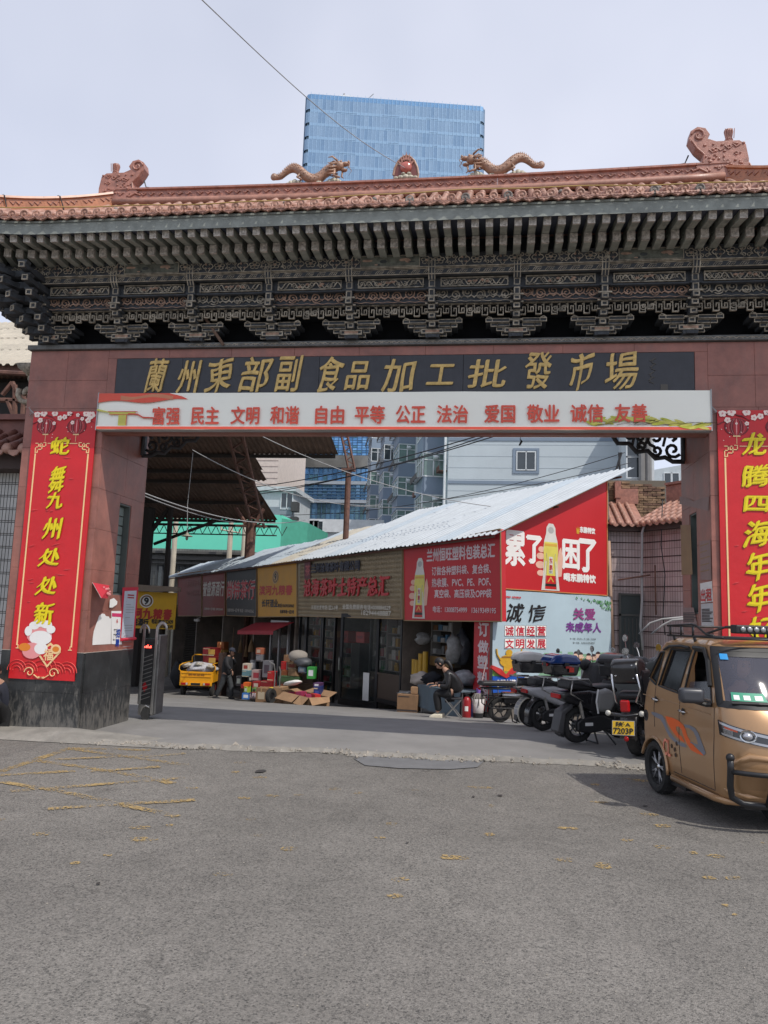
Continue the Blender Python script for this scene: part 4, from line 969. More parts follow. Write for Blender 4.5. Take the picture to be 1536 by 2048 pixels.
def cloth(mb,x0,x1,z0,z1,y,nx,nz,f,mi=0,M=None,th=.006):
 """a hung sheet with real waves, front and back"""
 vs=[];
 for s in(0,1):
  for j in range(nz+1):
   for i in range(nx+1):x=x0+(x1-x0)*i/nx;z=z0+(z1-z0)*j/nz;vs.append((x,y+f(x,z)+s*th,z))
 n=(nx+1)*(nz+1);fs=[]
 for j in range(nz):
  for i in range(nx):a=j*(nx+1)+i;fs.append((a,a+1,a+nx+2,a+nx+1));fs.append((n+a+nx+1,n+a+nx+2,n+a+1,n+a))
 return mb.add(vs,fs,mi,M)
def couplet(side,chars,label,posy,cx_px,x0,x1,z0=.655,z1=4.075):
 y=G-.03;wv=lambda x,z:.0022*sin(z*3.1+side)+.0015*sin(x*7+z*2)
 t=thing('couplet_banner',label,'banner',((x0+x1)/2,y,z0),group='spring festival couplets on the gate pillars');ox,oz=(x0+x1)/2,z0
 def bld(nm,mb,m_):return mb.build(nm,m_,t,W=True)
 mb=MB();cloth(mb,x0,x1,z0,z1,y,10,60,wv,th=.012);bld('cloth',mb,P_RED)
 W_=x1-x0;yy=y-.0045
 mb=MB()  # gilt border with fret corners
 bx0_,bx1_,bz0,bz1=x0+.075,x1-.075,z0+.36,z1-.42;t_=.009
 for x in(bx0_,bx1_):mb.bb(x-t_,x+t_,yy-.001,yy+.003,bz0+.06,bz1-.14)
 mb.bb(bx0_+.16,bx1_-.16,yy-.001,yy+.003,bz1-.01,bz1)
 for s,x in((1,bx0_-.01),(-1,bx1_+.01)):
  for(a,b,c,d)in((0,.05,-.01,0),(.04,.05,-.06,0),(0,.05,-.06,-.05),(0,.01,-.12,-.05),(0,.03,-.13,-.12),(.03,.04,-.13,-.08),(.03,.1,-.09,-.08),(.09,.1,-.09,0),(.06,.1,-.01,0),(.06,.07,-.04,0),(.06,.15,-.05,-.04),(.14,.15,-.05,0),(.11,.15,0,.01)):
   mb.bb(min(x+s*a,x+s*b),max(x+s*a,x+s*b),yy-.002,yy+.003,bz1+c,bz1+d)
  for(a,b,c,d)in((0,.03,.05,.06),(.02,.03,.02,.05),(0,.05,.01,.02)):mb.bb(min(x+s*a,x+s*b),max(x+s*a,x+s*b),yy-.002,yy+.003,bz0+c,bz0+d)
 bld('gilt_border',mb,P_CREAM)
 # lanterns and blossom at the head
 for fx in(.22,.70):
  cx,cz=x0+W_*fx,z1-.2;mb=MB()
  mb.flat(ellp(cx,cz,.135,.105,24),yy,0)
  for k,rx in enumerate((.115,.075,.035)):mb.flat(ellp(cx,cz,rx,.1,20),yy-.0008*(k+1),1 if k%2==0 else 2)
  mb.flat(ellp(cx,cz,.007,.1,10),yy-.0035,3)
  for dx in(-.09,-.055,.055,.09):mb.tube([(cx+dx*sin(pi*(i+1)/10),yy-.004,cz+.1*cos(pi*(i+1)/10))for i in range(9)],.0025,3,3)
  mb.rect(cx-.04,cx+.04,cz-.115,cz-.1,yy-.003,4);mb.rect(cx-.003,cx+.003,cz-.2,cz-.115,yy-.001,4)
  bld('printed_lantern',mb,[pm('lantern_dark',(112,18,26),.45),pm('lantern_mid',(172,26,36),.45),pm('lantern_dark',(112,18,26),.45),P_PINK,P_CREAM])
 mb=MB()
 for(a,b)in(((0,z1-.17),(.16*W_,z1-.13)),((.05*W_,z1-.05),(.30*W_,z1-.07)),((.62*W_,z1-.03),(.5*W_,z1-.12)),((.7*W_,z1-.05),(.97*W_,z1-.15)),((.22*W_,z1-.06),(.38*W_,z1-.13))):
  mb.tube([(x0+a[0],yy-.001,a[1]),(x0+(a[0]+b[0])/2,yy-.001,(a[1]+b[1])/2+.015),(x0+b[0],yy-.001,b[1])],[.008,.006,.003],4)
 for(fx,dz,r_)in((.03,.04,.05),(.14,.025,.055),(.09,.12,.04),(.20,.16,.016),(.33,.025,.05),(.42,.09,.04),(.50,.075,.04),(.58,.03,.04),(.72,.05,.03),(.80,.1,.03),(.86,.03,.05),(.95,.05,.06),(.64,.15,.03),(.33,.16,.028),(.9,.12,.045)):
  cx,cz=x0+.03+(W_-.06)*fx,z1-dz
  for q in range(5):a=2*pi*q/5+fx*9;mb.flat(ellp(cx+r_*.5*cos(a),cz+min(r_*.5*sin(a),dz-r_*.5),r_*.45,r_*.42,8),yy-.005-.0004*q,1)
  mb.flat(ellp(cx,cz,r_*.22,r_*.22,7),yy-.0078,2)
 for k in range(14):mb.flat(ellp(x0+R.uniform(.04,W_-.04),z1-R.uniform(.2,.38),.006,.006,6),yy-.002,1)
 bld('printed_blossom',mb,[P_BROWNP,pm('print_petal',(248,226,214),.5),P_PINK])
 # the verse
 for c,(py,hh,ww)in zip(chars,posy):
  p=onY(cx_px(py),py,y);h=hh*.0030;w_=ww*.0029
  mb=MB();st_=R.getstate();text(mb,c,p.x-w_,p.x+w_,p.z-h,p.z+h,yy-.0015,0,bold=.0105,shear=.12,brush=1.0);R.setstate(st_);text(mb,c,p.x-w_,p.x+w_,p.z-h,p.z+h,yy-.0065,1,bold=.0065,shear=.12,brush=1.0);mb.cuts=[]
  bld('verse_character',mb,[P_OLIVE,P_YEL])
 # foot: clouds, fu diamond, rounded pink and white bundle
 mb=MB()
 for(fx,r_)in((.12,.13),(.88,.13),(.5,.2),(.3,.12),(.72,.12)):
  for q in range(3):
   rr_=r_*(1-q*.3);mb.tube([(x0+W_*fx+rr_*cos(pi*k/12),yy-.001-.0005*q,z0+.1+min(rr_*sin(pi*k/12),.2))for k in range(13)],.005,3,0)
 for s in(-1,1):
  cx=x0+W_*(.5+.18*s);pts=[(cx+s*.07*(1-t/16)*cos(t*.55),yy-.006,z0+.085+.07*(1-t/16)*sin(t*.55))for t in range(14)]
  mb.tube(pts,.007,4,1);mb.tube([(cx-s*.06,yy-.006,z0+.06),(cx-s*.12,yy-.006,z0+.02),(cx-s*.2,yy-.006,z0+.035)],.007,4,1)
 bld('printed_cloud',mb,[pm('print_mid_red',(215,80,75),.5),P_CREAM])
 if side==0:
  mb=MB();cx,cz=x0+W_*.60,z0+.30
  mb.flat([(cx-.17,cz+.02),(cx-.02,cz-.15),(cx+.15,cz+.05),(cx-.0,cz+.16)],yy-.004,0);mb.flat([(cx-.135,cz+.02),(cx-.02,cz-.115),(cx+.115,cz+.045),(cx-.0,cz+.125)],yy-.0055,1)
  text(mb,'福',cx-.075,cx+.05,cz-.06,cz+.08,yy-.0065,0,bold=.004)
  bx,bz=x0+W_*.44,z0+.52
  for k,(dx,dz,rx,rz,m_)in enumerate(((-.02,.02,.17,.11,3),(.0,-.01,.15,.09,2),(-.10,.14,.07,.05,2),(-.03,.18,.08,.055,2),(.06,.16,.08,.05,2),(.13,.10,.06,.05,2),(-.17,.07,.05,.06,2),(-.1,-.17,.13,.1,3),(.02,-.14,.09,.07,2),(-.2,-.13,.08,.05,4),(.22,-.14,.07,.06,0),(.22,-.14,.045,.035,4))):
   mb.flat(ellp(bx+dx,bz+dz,rx,rz,18),yy-.003-.0006*k,m_)
  bld('printed_emblem',mb,[P_CREAM,P_RED,P_WHITE,P_PINK,P_ORNG])
 mb=MB()  # eyelet cords tying the top corners
 for s,x in((-1,x0),(1,x1)):
  for q in range(5):mb.tube([(x,y-.005,z1-.02),(x+s*(.03+.01*q),y-.02,z1+.02*q-.03),(x+s*.075,y+.02,z1+.03*q-.05)],.003,4)
 bld('tie_cord',mb,M_CABLEG)
 mb=MB()  # creases, the light they catch put into a paler red
 for k in range(16):
  x=R.uniform(x0+.05,x1-.2);z=R.uniform(z0+.7,z1-.6);L_=R.uniform(.05,.14);a=R.uniform(-.1,.3)
  mb.tube([(x,yy+.001,z),(x+L_*.5,yy-.003,z+L_*a*.6),(x+L_,yy+.001,z+L_*a)],[.001,.004,.001],4)
 bld('crease',mb,pm('crease_highlight',(222,90,92),.4))
 return t
couplet(0,'蛇舞九州处处新','tall red couplet banner on the left gate pillar, emblem at its foot',[(892,36,44),(960,58,34),(1001,34,36),(1057,44,40),(1115,38,46),(1172,38,46),(1227,44,42)],lambda y:122-(y-890)*.10,-5.94,-5.06)
couplet(1,'龙腾四海年年好','tall red couplet banner on the right gate pillar, behind the van roof',[(888,42,44),(952,42,46),(1008,28,44),(1069,50,48),(1134,52,44),(1197,52,44),(1262,50,44)],lambda y:1508+(y-888)*.04,2.565,3.5)

# value banner hung along the lintel
def banner_print():
 m=bpy.data.materials.new('banner_print');m.use_nodes=True;n=m.node_tree;L=n.links;b=n.nodes['Principled BSDF'];b.inputs['Roughness'].default_value=.42
 tc=n.nodes.new('ShaderNodeTexCoord');sp=n.nodes.new('ShaderNodeSeparateXYZ');L.new(tc.outputs['Object'],sp.inputs[0])
 cr=n.nodes.new('ShaderNodeValToRGB');e=cr.color_ramp.elements;e[0].position=0;e[0].color=(*srgb(250,238,205),1);e[1].position=1;e[1].color=(*srgb(250,250,238),1)
 k=cr.color_ramp.elements.new(.32);k.color=(*srgb(250,240,190),1);k=cr.color_ramp.elements.new(.55);k.color=(*srgb(252,248,228),1)
 mr=n.nodes.new('ShaderNodeMapRange');mr.inputs[1].default_value=0;mr.inputs[2].default_value=.47;L.new(sp.outputs[2],mr.inputs[0]);L.new(mr.outputs[0],cr.inputs[0]);L.new(cr.outputs[0],b.inputs['Base Color']);return m
hb=thing('slogan_banner','long pale banner with red characters hung across the lintel below the name board','banner',((OL+OR)/2,9.0,3.815))
bxa,bxb,bza,bzb=-5.0,2.47,3.815,4.285
mb=MB();cloth(mb,bxa,bxb,bza,bzb,9.0,120,6,lambda x,z:.006*sin(x*2.3)*(z-bza)/.47+.004*sin(x*5.5+z*9),th=.02);mb.build('cloth',banner_print(),hb,W=True)
mb=MB();mb.bb(bxa-.012,bxa,8.985,9.1,bza-.01,bzb+.01);mb.bb(bxb,bxb+.012,8.985,9.1,bza-.01,bzb+.01);mb.bb(bxa,bxb,9.03,9.11,bza-.008,bza+.012);mb.bb(bxa,bxb,9.03,9.11,bzb-.01,bzb+.008)
mb.build('frame',mat('banner_frame',(.4,.4,.4),.5,metal=.4),hb,W=True)
yy=8.984
mb=MB()
mb.rect(bxa,bxb,bza+.002,bza+.036,yy,0);mb.rect(bxa,bxb,bza+.036,bza+.044,yy,1)
fl=[(bxa,bzb-.002)]+[(bxa+1.05*i/14,bzb-.125+.02*sin(i*.55)+.002*i+.0)for i in range(15)]+[(bxa+1.2,bzb-.085),(bxa+1.12,bzb-.045),(bxa+.95,bzb-.004)]
mb.flat(fl,yy,2)
fl2=[(bxa+.3+.7*i/10,bzb-.03-.02*sin(i*.7))for i in range(11)]+[(bxa+.3+.7*i/10,bzb-.075-.02*sin(i*.6+1))for i in range(10,-1,-1)];mb.flat(fl2,yy-.001,3)
mb.rect(bxa+.29,bxa+.40,bza+.045,bza+.19,yy-.0015,4);mb.flat([(bxa+.17,bza+.19),(bxa+.5,bza+.19),(bxa+.52,bza+.225),(bxa+.15,bza+.225)],yy-.002,4)
mb.tube([(bxa+.14,yy-.003,bza+.228),(bxa+.54,yy-.003,bza+.228)],.005,4,2);mb.tube([(bxa+.16,yy-.003,bza+.19),(bxa+.5,yy-.003,bza+.19)],.004,4,2);mb.tube([(bxa+.4,yy-.003,bza+.05),(bxa+.4,yy-.003,bza+.18)],.004,4,2)
mb.tube([(bxa,yy-.002,bza+.25),(bxa+.1,yy-.002,bza+.23),(bxa+.2,yy-.002,bza+.21)],[.016,.012,.004],4,4)
mb.tube([(bxa+.42,yy-.003,bza+.2),(bxa+.55,yy-.003,bza+.19),(bxa+.62,yy-.003,bza+.15),(bxa+.78,yy-.003,bza+.145),(bxa+.88,yy-.003,bza+.14)],[.008,.012,.012,.01,.003],4,2)
rw=random.Random(4)
for k in range(42):  # ears of grain at the right end
 u=k/42;x=bxb-1.33+1.3*u;z=bza+.06+.06*rw.random()*(1 if u<.8 else .6)+.035*sin(u*5)+.0*u
 mb.flat(ellp(x,z,.075,.017,8,rot=rw.uniform(-.5,.5)),yy-.002-.0005*(k%5),4 if k%3 else 5)
for k in range(16):x=bxb-1.35+1.2*rw.random();mb.tube([(x,yy-.006,bza+.055),(x+.1,yy-.006,bza+.06+.06*rw.random()),(x+.24,yy-.006,bza+.08+.05*rw.random())],.002,3,6)
P_BANR=pm('banner_red',(225,88,66),.45)
mb.build('printed_motif',[P_BANR,P_WHITE,P_BANR,pm('banner_orange',(205,130,95),.45),pm('banner_olive',(206,200,95),.45),pm('banner_lime',(182,186,60),.45),pm('banner_brown',(96,74,40),.5)],hb,W=True)
for s,a,b in[('富强',305,362),('民主',383,440),('文明',462,520),('和谐',541,599),('自由',631,689),('平等',710,770),('公正',792,851),('法治',874,936),('爱国',969,1030),('敬业',1054,1118),('诚信',1141,1206),('友善',1229,1293)]:
 ym=833-(a-305)/988*6;pa,pb=onY(a,ym+17,9.0),onY(b,ym-18,9.0)
 mb=MB();text(mb,s,pa.x,pb.x,pa.z,pb.z,yy-.004,0,bold=.0055);mb.build('slogan_word',P_BANR,hb,W=True)

# paper notices on the inner face of the left pillar (face x = OL, looking +x)
def MX(x):return Matrix(((0,-1,0,x),(1,0,0,0),(0,0,1,0),(0,0,0,1)))  # local x -> +y, local y -> -x (so front looks +x)
def oX(px,py,X=OL):p=onX(px,py,X);return(p.y,p.z)
T=MX(OL)
def wallpaper_poly(pxs,y,mi,mb,M=T,X=OL):mb.flat([oX(a,b,X)for a,b in pxs],y,mi,M)
t=thing('torn_poster','torn remains of a white paper poster pasted on the inner face of the left pillar','poster',(OL,9.7,1.1))
mb=MB();wallpaper_poly([(184,1290),(185,1275),(187,1262),(193,1245),(198,1231),(204,1227),(209,1228),(211,1232),(217,1233),(219,1237),(222,1236),(221,1288)],-.004,0,mb);mb.build('paper',P_WHITE,t,W=True)
t=thing('round_scrap','small rounded white paper scrap below the peeling red diamond','paper',(OL,9.7,1.6))
mb=MB();wallpaper_poly([(216,1215),(217,1199),(225,1196),(232,1203),(231,1209),(222,1215)],-.02,0,mb);mb.build('paper',P_WHITE,t,W=True)
t=thing('small_notice','narrow white notice with pink heading and blue characters beside the torn poster','notice',(OL,9.9,1.2))
mb=MB();wallpaper_poly([(222,1288),(222,1222),(243,1222),(243,1289)],-.005,0,mb);wallpaper_poly([(223,1233),(223,1226),(242,1227),(242,1234)],-.007,1,mb)
a,b=oX(224,1282),oX(230,1255);text(mb,'王子',a[0]+.01,b[0]+.04,a[1],b[1]-.02,-.008,3,M=T);c=oX(231,1275);text(mb,'招',c[0],c[0]+.10,c[1]+.0,c[1]+.11,-.008,2,M=T,bold=.004);text(mb,'聘',c[0],c[0]+.10,c[1]-.12,c[1]-.02,-.008,2,M=T,bold=.004);c=oX(231,1246);text(mb,'福',c[0],c[0]+.05,c[1]-.0,c[1]+.05,-.008,4,M=T)
mb.build('paper',[P_WHITE,pm('print_magenta',(215,60,110),.5),P_BLUE,P_BLACK,P_RED],t,W=True)
t=thing('framed_notice','tall grey typed notice with red border at the back edge of the left pillar','notice',(OL,10.3,1.1))
mb=MB();fr=[oX(239,1283),oX(268,1280),oX(276,1174),oX(244,1175)];mb.flat(fr,-.008,0,T);ins=[oX(241,1276),oX(265,1274),oX(272,1181),oX(248,1182)];mb.flat(ins,-.010,1,T)
y0_,y1_=ins[0][0]+.03,ins[1][0]-.05;zt,zb=ins[3][1]-.03,ins[0][1]+.06
for k in range(2):mb.rect(y0_+.06,y1_-.02,zt-.03-.035*k,zt-.012-.035*k,-.0115,2,T)
for k in range(22):
 z=zt-.12-.036*k;mb.rect(y0_+.04,y1_-rr.choice((0,0,.1,.25)),z,z+.009,-.0115,3,T)
mb.tube([T@Vector(q)for q in((ins[0][0]-.02,-.03,ins[0][1]-.02),(ins[1][0]+.03,-.03,ins[1][1]-.02))],.02,6,0)
mb.build('paper',[pm('notice_red',(200,40,62),.5),pm('notice_grey',(190,196,205),.5),P_RED2,P_GREY],t,W=True)
t=thing('peeling_poster','red diamond poster half peeled from the left pillar and hanging forward','poster',(OL,9.5,1.7))
a=onX(184,1165,OL);b=onX(219,1171,OL+.02);c=onX(216,1197,OL+.16);d_=onX(203,1196,OL+.22)
mb=MB();V=[tuple(a+Vector((.01,0,0))),tuple(b),tuple(c),tuple(d_)];cen=tuple((a+b+c+d_)/4+Vector((.05,0,0)))
mb.add(V+[cen],[(0,3,4),(3,2,4),(2,1,4),(1,0,4)]);V2=[(p[0]-.006,p[1],p[2])for p in V+[cen]];mb.add(V2,[(4,3,0),(4,2,3),(4,1,2),(4,0,1)],1)
pw=mb.build('paper',[pm('poster_red',(190,32,48),.5),P_WHITE],t,W=True)
mb=MB()
for(u,v,r_)in((.55,.35,.035),(.7,.3,.03),(.6,.65,.04),(.75,.7,.035),(.4,.25,.025),(.8,.5,.025)):
 p=a*(1-u)*(1-v)+b*u*(1-v)+c*u*v+d_*(1-u)*v;mb.ell((p.x+.05,p.y,p.z),(.004,r_,r_*.5),8,4)
mb.build('printed_flower',P_PINK,pw,W=True)
# stickers on the inner face of the right pillar (face x = OR, looking -x)
def MXr(x):return Matrix(((0,1,0,x),(-1,0,0,0),(0,0,1,0),(0,0,0,1)))  # local x -> -y, local y -> +x
Tr=MXr(OR)
def rX(px,py):p=onX(px,py,OR);return(-p.y,p.z)
def notice_r(name,label,corners,cols,lines=0,cat='notice',head=None,dy=-.006):
 t=thing(name,label,cat,(OR,9.5,1.5));mb=MB();q=[rX(*c)for c in corners];mb.flat(q,dy,0,Tr)
 if lines:
  x0,x1=min(c[0]for c in q)+.03,max(c[0]for c in q)-.03;z0,z1=min(c[1]for c in q)+.05,max(c[1]for c in q)-.06
  for k in range(lines):z=z1-(z1-z0)*k/lines;mb.rect(x0,x1-rr.choice((0,.05,.12)),z-.012,z,dy-.002,1,Tr)
 if head:mb.cut();x0,x1=min(c[0]for c in q)+.04,max(c[0]for c in q)-.04;z1=max(c[1]for c in q);text(mb,head,x0,x1,z1-.22,z1-.08,dy-.003,2,M=Tr,bold=.004)
 mb.build('paper',cols,t,W=True)
P_FADE=pm('faded_sticker',(150,125,120),.6,stain=.5,stain_col=(.2,.09,.08),vs=8);P_FADE2=pm('faded_yellow_sticker',(150,120,85),.6,stain=.4,stain_col=(.2,.09,.08),vs=8)
notice_r('faded_sticker','long grey paper strip across the right pillar above its slot window',[(1360,1008),(1418,1022),(1419,993),(1400,998),(1388,1003),(1378,997),(1360,993)][:7],[P_FADE,P_GREY],cat='sticker')
notice_r('faded_sticker','tall faded yellow sticker left of the slot window in the right pillar',[(1364,1150),(1386,1149),(1382,1050),(1362,1050)],[P_FADE2,P_GREY],cat='sticker')
notice_r('faded_sticker','faded sticker of pale rounded shapes right of the slot window in the right pillar',[(1402,1160),(1424,1160),(1422,1080),(1400,1082)],[P_FADE,P_FADE2],5,cat='sticker')
notice_r('poster_cluster','white poster with red fan and dark lettering low on the right pillar',[(1403,1206),(1427,1203),(1425,1162),(1401,1167)],[P_WHITE,P_RED,P_RED],0,head='出租')
notice_r('poster_cluster','white typed notice with red edges on the right pillar just above the van rack',[(1404,1253),(1429,1253),(1427,1206),(1403,1208)],[pm('notice_white',(200,200,200),.5),P_BLACK,P_RED],9)
notice_r('poster_cluster','grey scribbled paper left of the slot at the foot of the right pillar',[(1368,1252),(1396,1252),(1388,1215),(1366,1216)],[P_FADE,P_BLACK],6)

# yellow rope strung along the eaves tiles, sky wire tied to the pearl
mb=MB();P=[(x,YE-.075+fwdp(x),6.225+lift(x)+.02*sin((x-EX0)*1.1)-.006*sin(x*5))for x in[EX0+.4+(EX1-EX0-.8)*i/80 for i in range(81)]]
mb.tube(P,.007,5);tag(mb.build('lighting_rope',mat('yellow_rope',(.42,.27,.08),.6),smooth=True),'thin yellow rope strung along the eave tiles of the gate','rope')
a=Vector((-1.22,YR,RZ+.42));b=onY(398,-6,4.2);mb=MB();mb.tube([a+(b-a)*(i/24)-Vector((0,0,.12*sin(pi*i/24)))for i in range(25)],.0042,5)
tag(mb.build('sky_wire',M_CABLEG,smooth=True),'thin grey wire running up into the sky from the flaming pearl on the gate roof','wire')
# ================================================================ frames for the buildings inside the market
class Frame:
 """a vertical reference plane: local x to the viewer's right along it, local y away from the viewer, z up"""
 def __init__(s,ox,oy,deg):s.o=Vector((ox,oy,0));s.rz=radians(deg);s.ux=Vector((cos(s.rz),sin(s.rz),0));s.uy=Vector((-sin(s.rz),cos(s.rz),0))
 def w(s,x,y,z):return s.o+s.ux*x+s.uy*y+Vector((0,0,z))
 def px(s,px,py,y=0):
  p=onPl(px,py,s.o+s.uy*y,s.uy)-s.o;return p.dot(s.ux),p.z
 def thing(s,name,label,cat,x,y,z,group=None):
  t=thing(name,label,cat,s.w(x,y,z),s.rz,group);t['_o']=[x,y,z];return t
def fb(mb,name,mats_,t,**k):
 o=mb.build(name,mats_,t,**k)
 if '_o' in t:
  for q in[o]+mb.extra:q.location=-Vector(t['_o'])
 return o
def struct(mb,name,mats_,fr=None,**k):
 o=mb.build(name,mats_,**k);o['kind']='structure'
 if fr is not None:o.location=fr.o;o.rotation_euler=(0,0,fr.rz)
 return o
FA=Frame(.26,17.25,-50);FG=Frame(.26,17.25,40)
def ptext(mb,fr,s,x0,x1,ytl,ybl,ytr,ybr,y,mi,yo=None,**k):
 """lettering between two image columns on the frame's plane; the four heights give top/bottom at each end"""
 yp=y if yo is None else yo
 a0,za=fr.px(x0,ytl,yp);_,zb=fr.px(x0,ybl,yp);a1,zc=fr.px(x1,ytr,yp);_,zd=fr.px(x1,ybr,yp)
 return text(mb,s,a0,a1,(zb+zd)/2,(za+zc)/2,y,mi,**k)
SO=-.3  # plane of the shop signs, in front of the walls
def sign_box(name,label,corners,face,fr=FA,y=SO,th=.14,edge=None,group='shop signs over the row'):
 q=[fr.px(a,b,y)for a,b in corners];cx=sum(p[0]for p in q)/4;z0=min(p[1]for p in q)
 t=fr.thing(name,label,'sign',cx,y,z0,group);mb=MB();mb.prism(q,y,y+th,0);fb(mb,'panel',face,t,bevel=.008)
 mb=MB();n=len(q)
 for i in range(n):a,b=q[i],q[(i+1)%n];mb.tube([(a[0],y-.004,a[1]),(b[0],y-.004,b[1])],.018,4)
 fb(mb,'frame',edge or mat('sign_edge',(.3,.2,.1),.5,metal=.3),t);return t
def bottle(mb,fr,cx,zt,zb,y,base,hand=True):
 """printed drink bottle held in a hand; material slots base..: white, yellow, red, skin, black, gold, grey"""
 H=zt-zb;W=H*.30;w_,ye,rd,sk,bk,go,gr=range(base,base+7)
 if hand:
  for(dx,dz,rx,rz)in((-.62,.60,.16,.045),(-.68,.50,.2,.05),(-.7,.37,.22,.055),(-.66,.25,.18,.045)):mb.flat(ellp(cx+dx*W,zb+dz*H,rx*W*1.4,rz*H,12),y-.001,sk)
  mb.flat([(cx+.3*W,zb+.2*H),(cx+.75*W,zb+.22*H),(cx+.85*W,zb+.5*H),(cx+.7*W,zb+.66*H),(cx+.55*W,zb+.6*H)],y-.001,sk)
 sil=[(-.62,0),(-.5,.25),(-.48,.5),(-.5,.62),(-.45,.74),(-.33,.84),(-.3,.94),(-.15,1),(.15,1),(.3,.94),(.33,.84),(.45,.74),(.5,.62),(.48,.5),(.5,.25),(.62,0)]
 mb.flat([(cx+a*W,zb+b*H)for a,b in sil],y-.003,w_)
 mb.flat([(cx-.44*W,zb+.72*H),(cx+.44*W,zb+.72*H),(cx+.49*W,zb+.58*H),(cx+.42*W,zb+.2*H),(cx-.42*W,zb+.2*H),(cx-.49*W,zb+.58*H)],y-.005,ye)
 mb.flat([(cx-.46*W,zb+.02*H),(cx+.46*W,zb+.02*H),(cx+.40*W,zb+.22*H),(cx-.40*W,zb+.22*H)],y-.006,rd)
 mb.rect(cx-.4*W,cx+.4*W,zb+.06*H,zb+.1*H,y-.0075,bk);mb.rect(cx-.42*W,cx+.42*W,zb+.66*H,zb+.695*H,y-.0075,go)
 mb.flat([(cx,zb+.21*H),(cx+.22*W,zb+.13*H),(cx+.16*W,zb+.12*H),(cx,zb+.175*H),(cx-.16*W,zb+.12*H),(cx-.22*W,zb+.13*H)],y-.008,go)
 for s in(-1,1):mb.tube([(cx+s*.4*W,y-.007,zb+.02*H),(cx+s*.24*W,y-.007,zb+.42*H),(cx+s*.3*W,y-.007,zb+.55*H)],.004*H,4,gr);mb.flat([(cx+s*.42*W,zb+.0*H),(cx+s*.52*W,zb+.0*H),(cx+s*.36*W,zb+.45*H),(cx+s*.30*W,zb+.42*H)],y-.0078,w_)
 mb.rect(cx-.13*W,cx+.13*W,zb+.25*H,zb+.50*H,y-.0078,w_)
 for k,c in enumerate('东鹏'):text(mb,c,cx-.1*W,cx+.1*W,zb+(.40-.1*k)*H,zb+(.48-.1*k)*H,y-.0095,rd,bold=.002)
 text(mb,'特饮',cx-.11*W,cx+.11*W,zb+.255*H,zb+.29*H,y-.0095,bk)
 mb.flat(ellp(cx,zb+.9*H,.2*W,.05*H,12),y-.005,gr)
BOT=[pm('bottle_white',(215,212,205),.4),pm('bottle_yellow',(216,205,95),.4),pm('bottle_red',(196,40,38),.4),pm('print_skin',(226,178,158),.5),P_BLACK,pm('bottle_gold',(210,165,70),.4),pm('bottle_grey',(175,175,172),.4)]

# ------------------------------------------------ shop building: walls, partitions, floors, roof
EAVE=lambda s:3.60-.0185*s
M_SHOPW=mat('shop_plaster',(.16,.14,.12),.85,var=.2,stain=.4)
M_INT=mat('shop_interior',(.19,.16,.135),.85,var=.3)
PART=[.12,3.92,10.3,13.8,17.0,20.2,23.5]
shop=FA.thing('shop_row','single storey row of market shops under a white corrugated lean-to roof','building',0,0,-.5)
mb=MB();mb.bb(-23.6,-.05,4.0,4.12,-2,3.3);mb.bb(-23.6,-.05,.2,4.1,2.75,2.8)
for s in PART:mb.bb(-s-.06,-s+.06,0,4.0,-2,3.3)
fb(mb,'interior_wall',M_INT,shop)
mb=MB();
for a,b in zip(PART,PART[1:]):mb.bb(-b,-a,.05,4.0,gz(FA.w(-(a+b)/2,0,0).y)-.4,gz(FA.w(-(a+b)/2,0,0).y)+.16)
fb(mb,'shop_floor',mat('shop_floor',(.16,.15,.14),.5),shop)
mb=MB();mb.prism([(-.22,-1.6),(3.42,-2.0),(3.42,5.05),(0,3.52),(-.22,3.42)],.0,.12);o=mb.build('gable_wall',M_SHOPW,shop);o.location=(0,0,.5);o.rotation_euler=(0,0,radians(90))
mb=MB()
for a,b in zip(PART,PART[1:]):mb.bb(-b,-a,0,.1,1.72 if a>1 else 1.8,EAVE(a)-.05)
fb(mb,'lintel_wall',M_SHOPW,shop)
# corrugated sheets
def ytop(s):return 3.98 if s<8.6 else(2.7 if s<12 else(1.9 if s<17 else 1.3))
M_SHEET=[mat('white_sheet',(.44,.475,.50),.5,metal=.1,var=.08,vs=2,stain=.2,stain_col=(.34,.34,.33)),mat('bluish_sheet',(.38,.44,.49),.5,metal=.1,var=.08,stain=.2,stain_col=(.4,.4,.4)),mat('rusting_sheet',(.45,.42,.35),.5,var=.15,stain=.4,stain_col=(.35,.25,.15))]
sw=.78;s=-.3;k=0
while s<23.7:
 yt=ytop(s)+rr.uniform(-.05,.08);mb=MB();pr=[]
 for i in range(4):
  x=i*sw/4;pr+=[(x,0),(x+sw*.11,0),(x+sw*.145,.028),(x+sw*.195,.028),(x+sw*.23,0)]
 pr.append((sw+.03,0));ny=5;vs=[]
 for j in range(ny+1):
  y=-.5+(yt+.5)*j/ny
  for(x,h)in pr:vs.append((-x,y,h+.46*(y+.5)+(.006*sin(x*5+j+k))))
 n_=len(pr);mb.add(vs,[(j*n_+i+1,j*n_+i,(j+1)*n_+i,(j+1)*n_+i+1)for j in range(ny)for i in range(n_-1)])
 m_=M_SHEET[2]if 9.2<s<11 else(M_SHEET[1]if s>11 or rr.random()<.12 else M_SHEET[0])
 o=mb.build('roof_sheet',m_,shop);o.location=Vector((-s,0,EAVE(s)-.21+.004*(k%2)))-Vector((0,0,-.5));so_=o.modifiers.new('thick','SOLIDIFY');so_.thickness=.006
 s+=sw;k+=1
mb=MB();mb.tube([(x,-.42,EAVE(-x)-.24)for x in(-23.5,-12,.2)],.03,4);mb.tube([(x,1.5,EAVE(-x)+.62)for x in(-23.5,-12,.2)],.03,4);mb.tube([(x,3.6,EAVE(-x)+1.58)for x in(-8.5,.25)],.03,4)
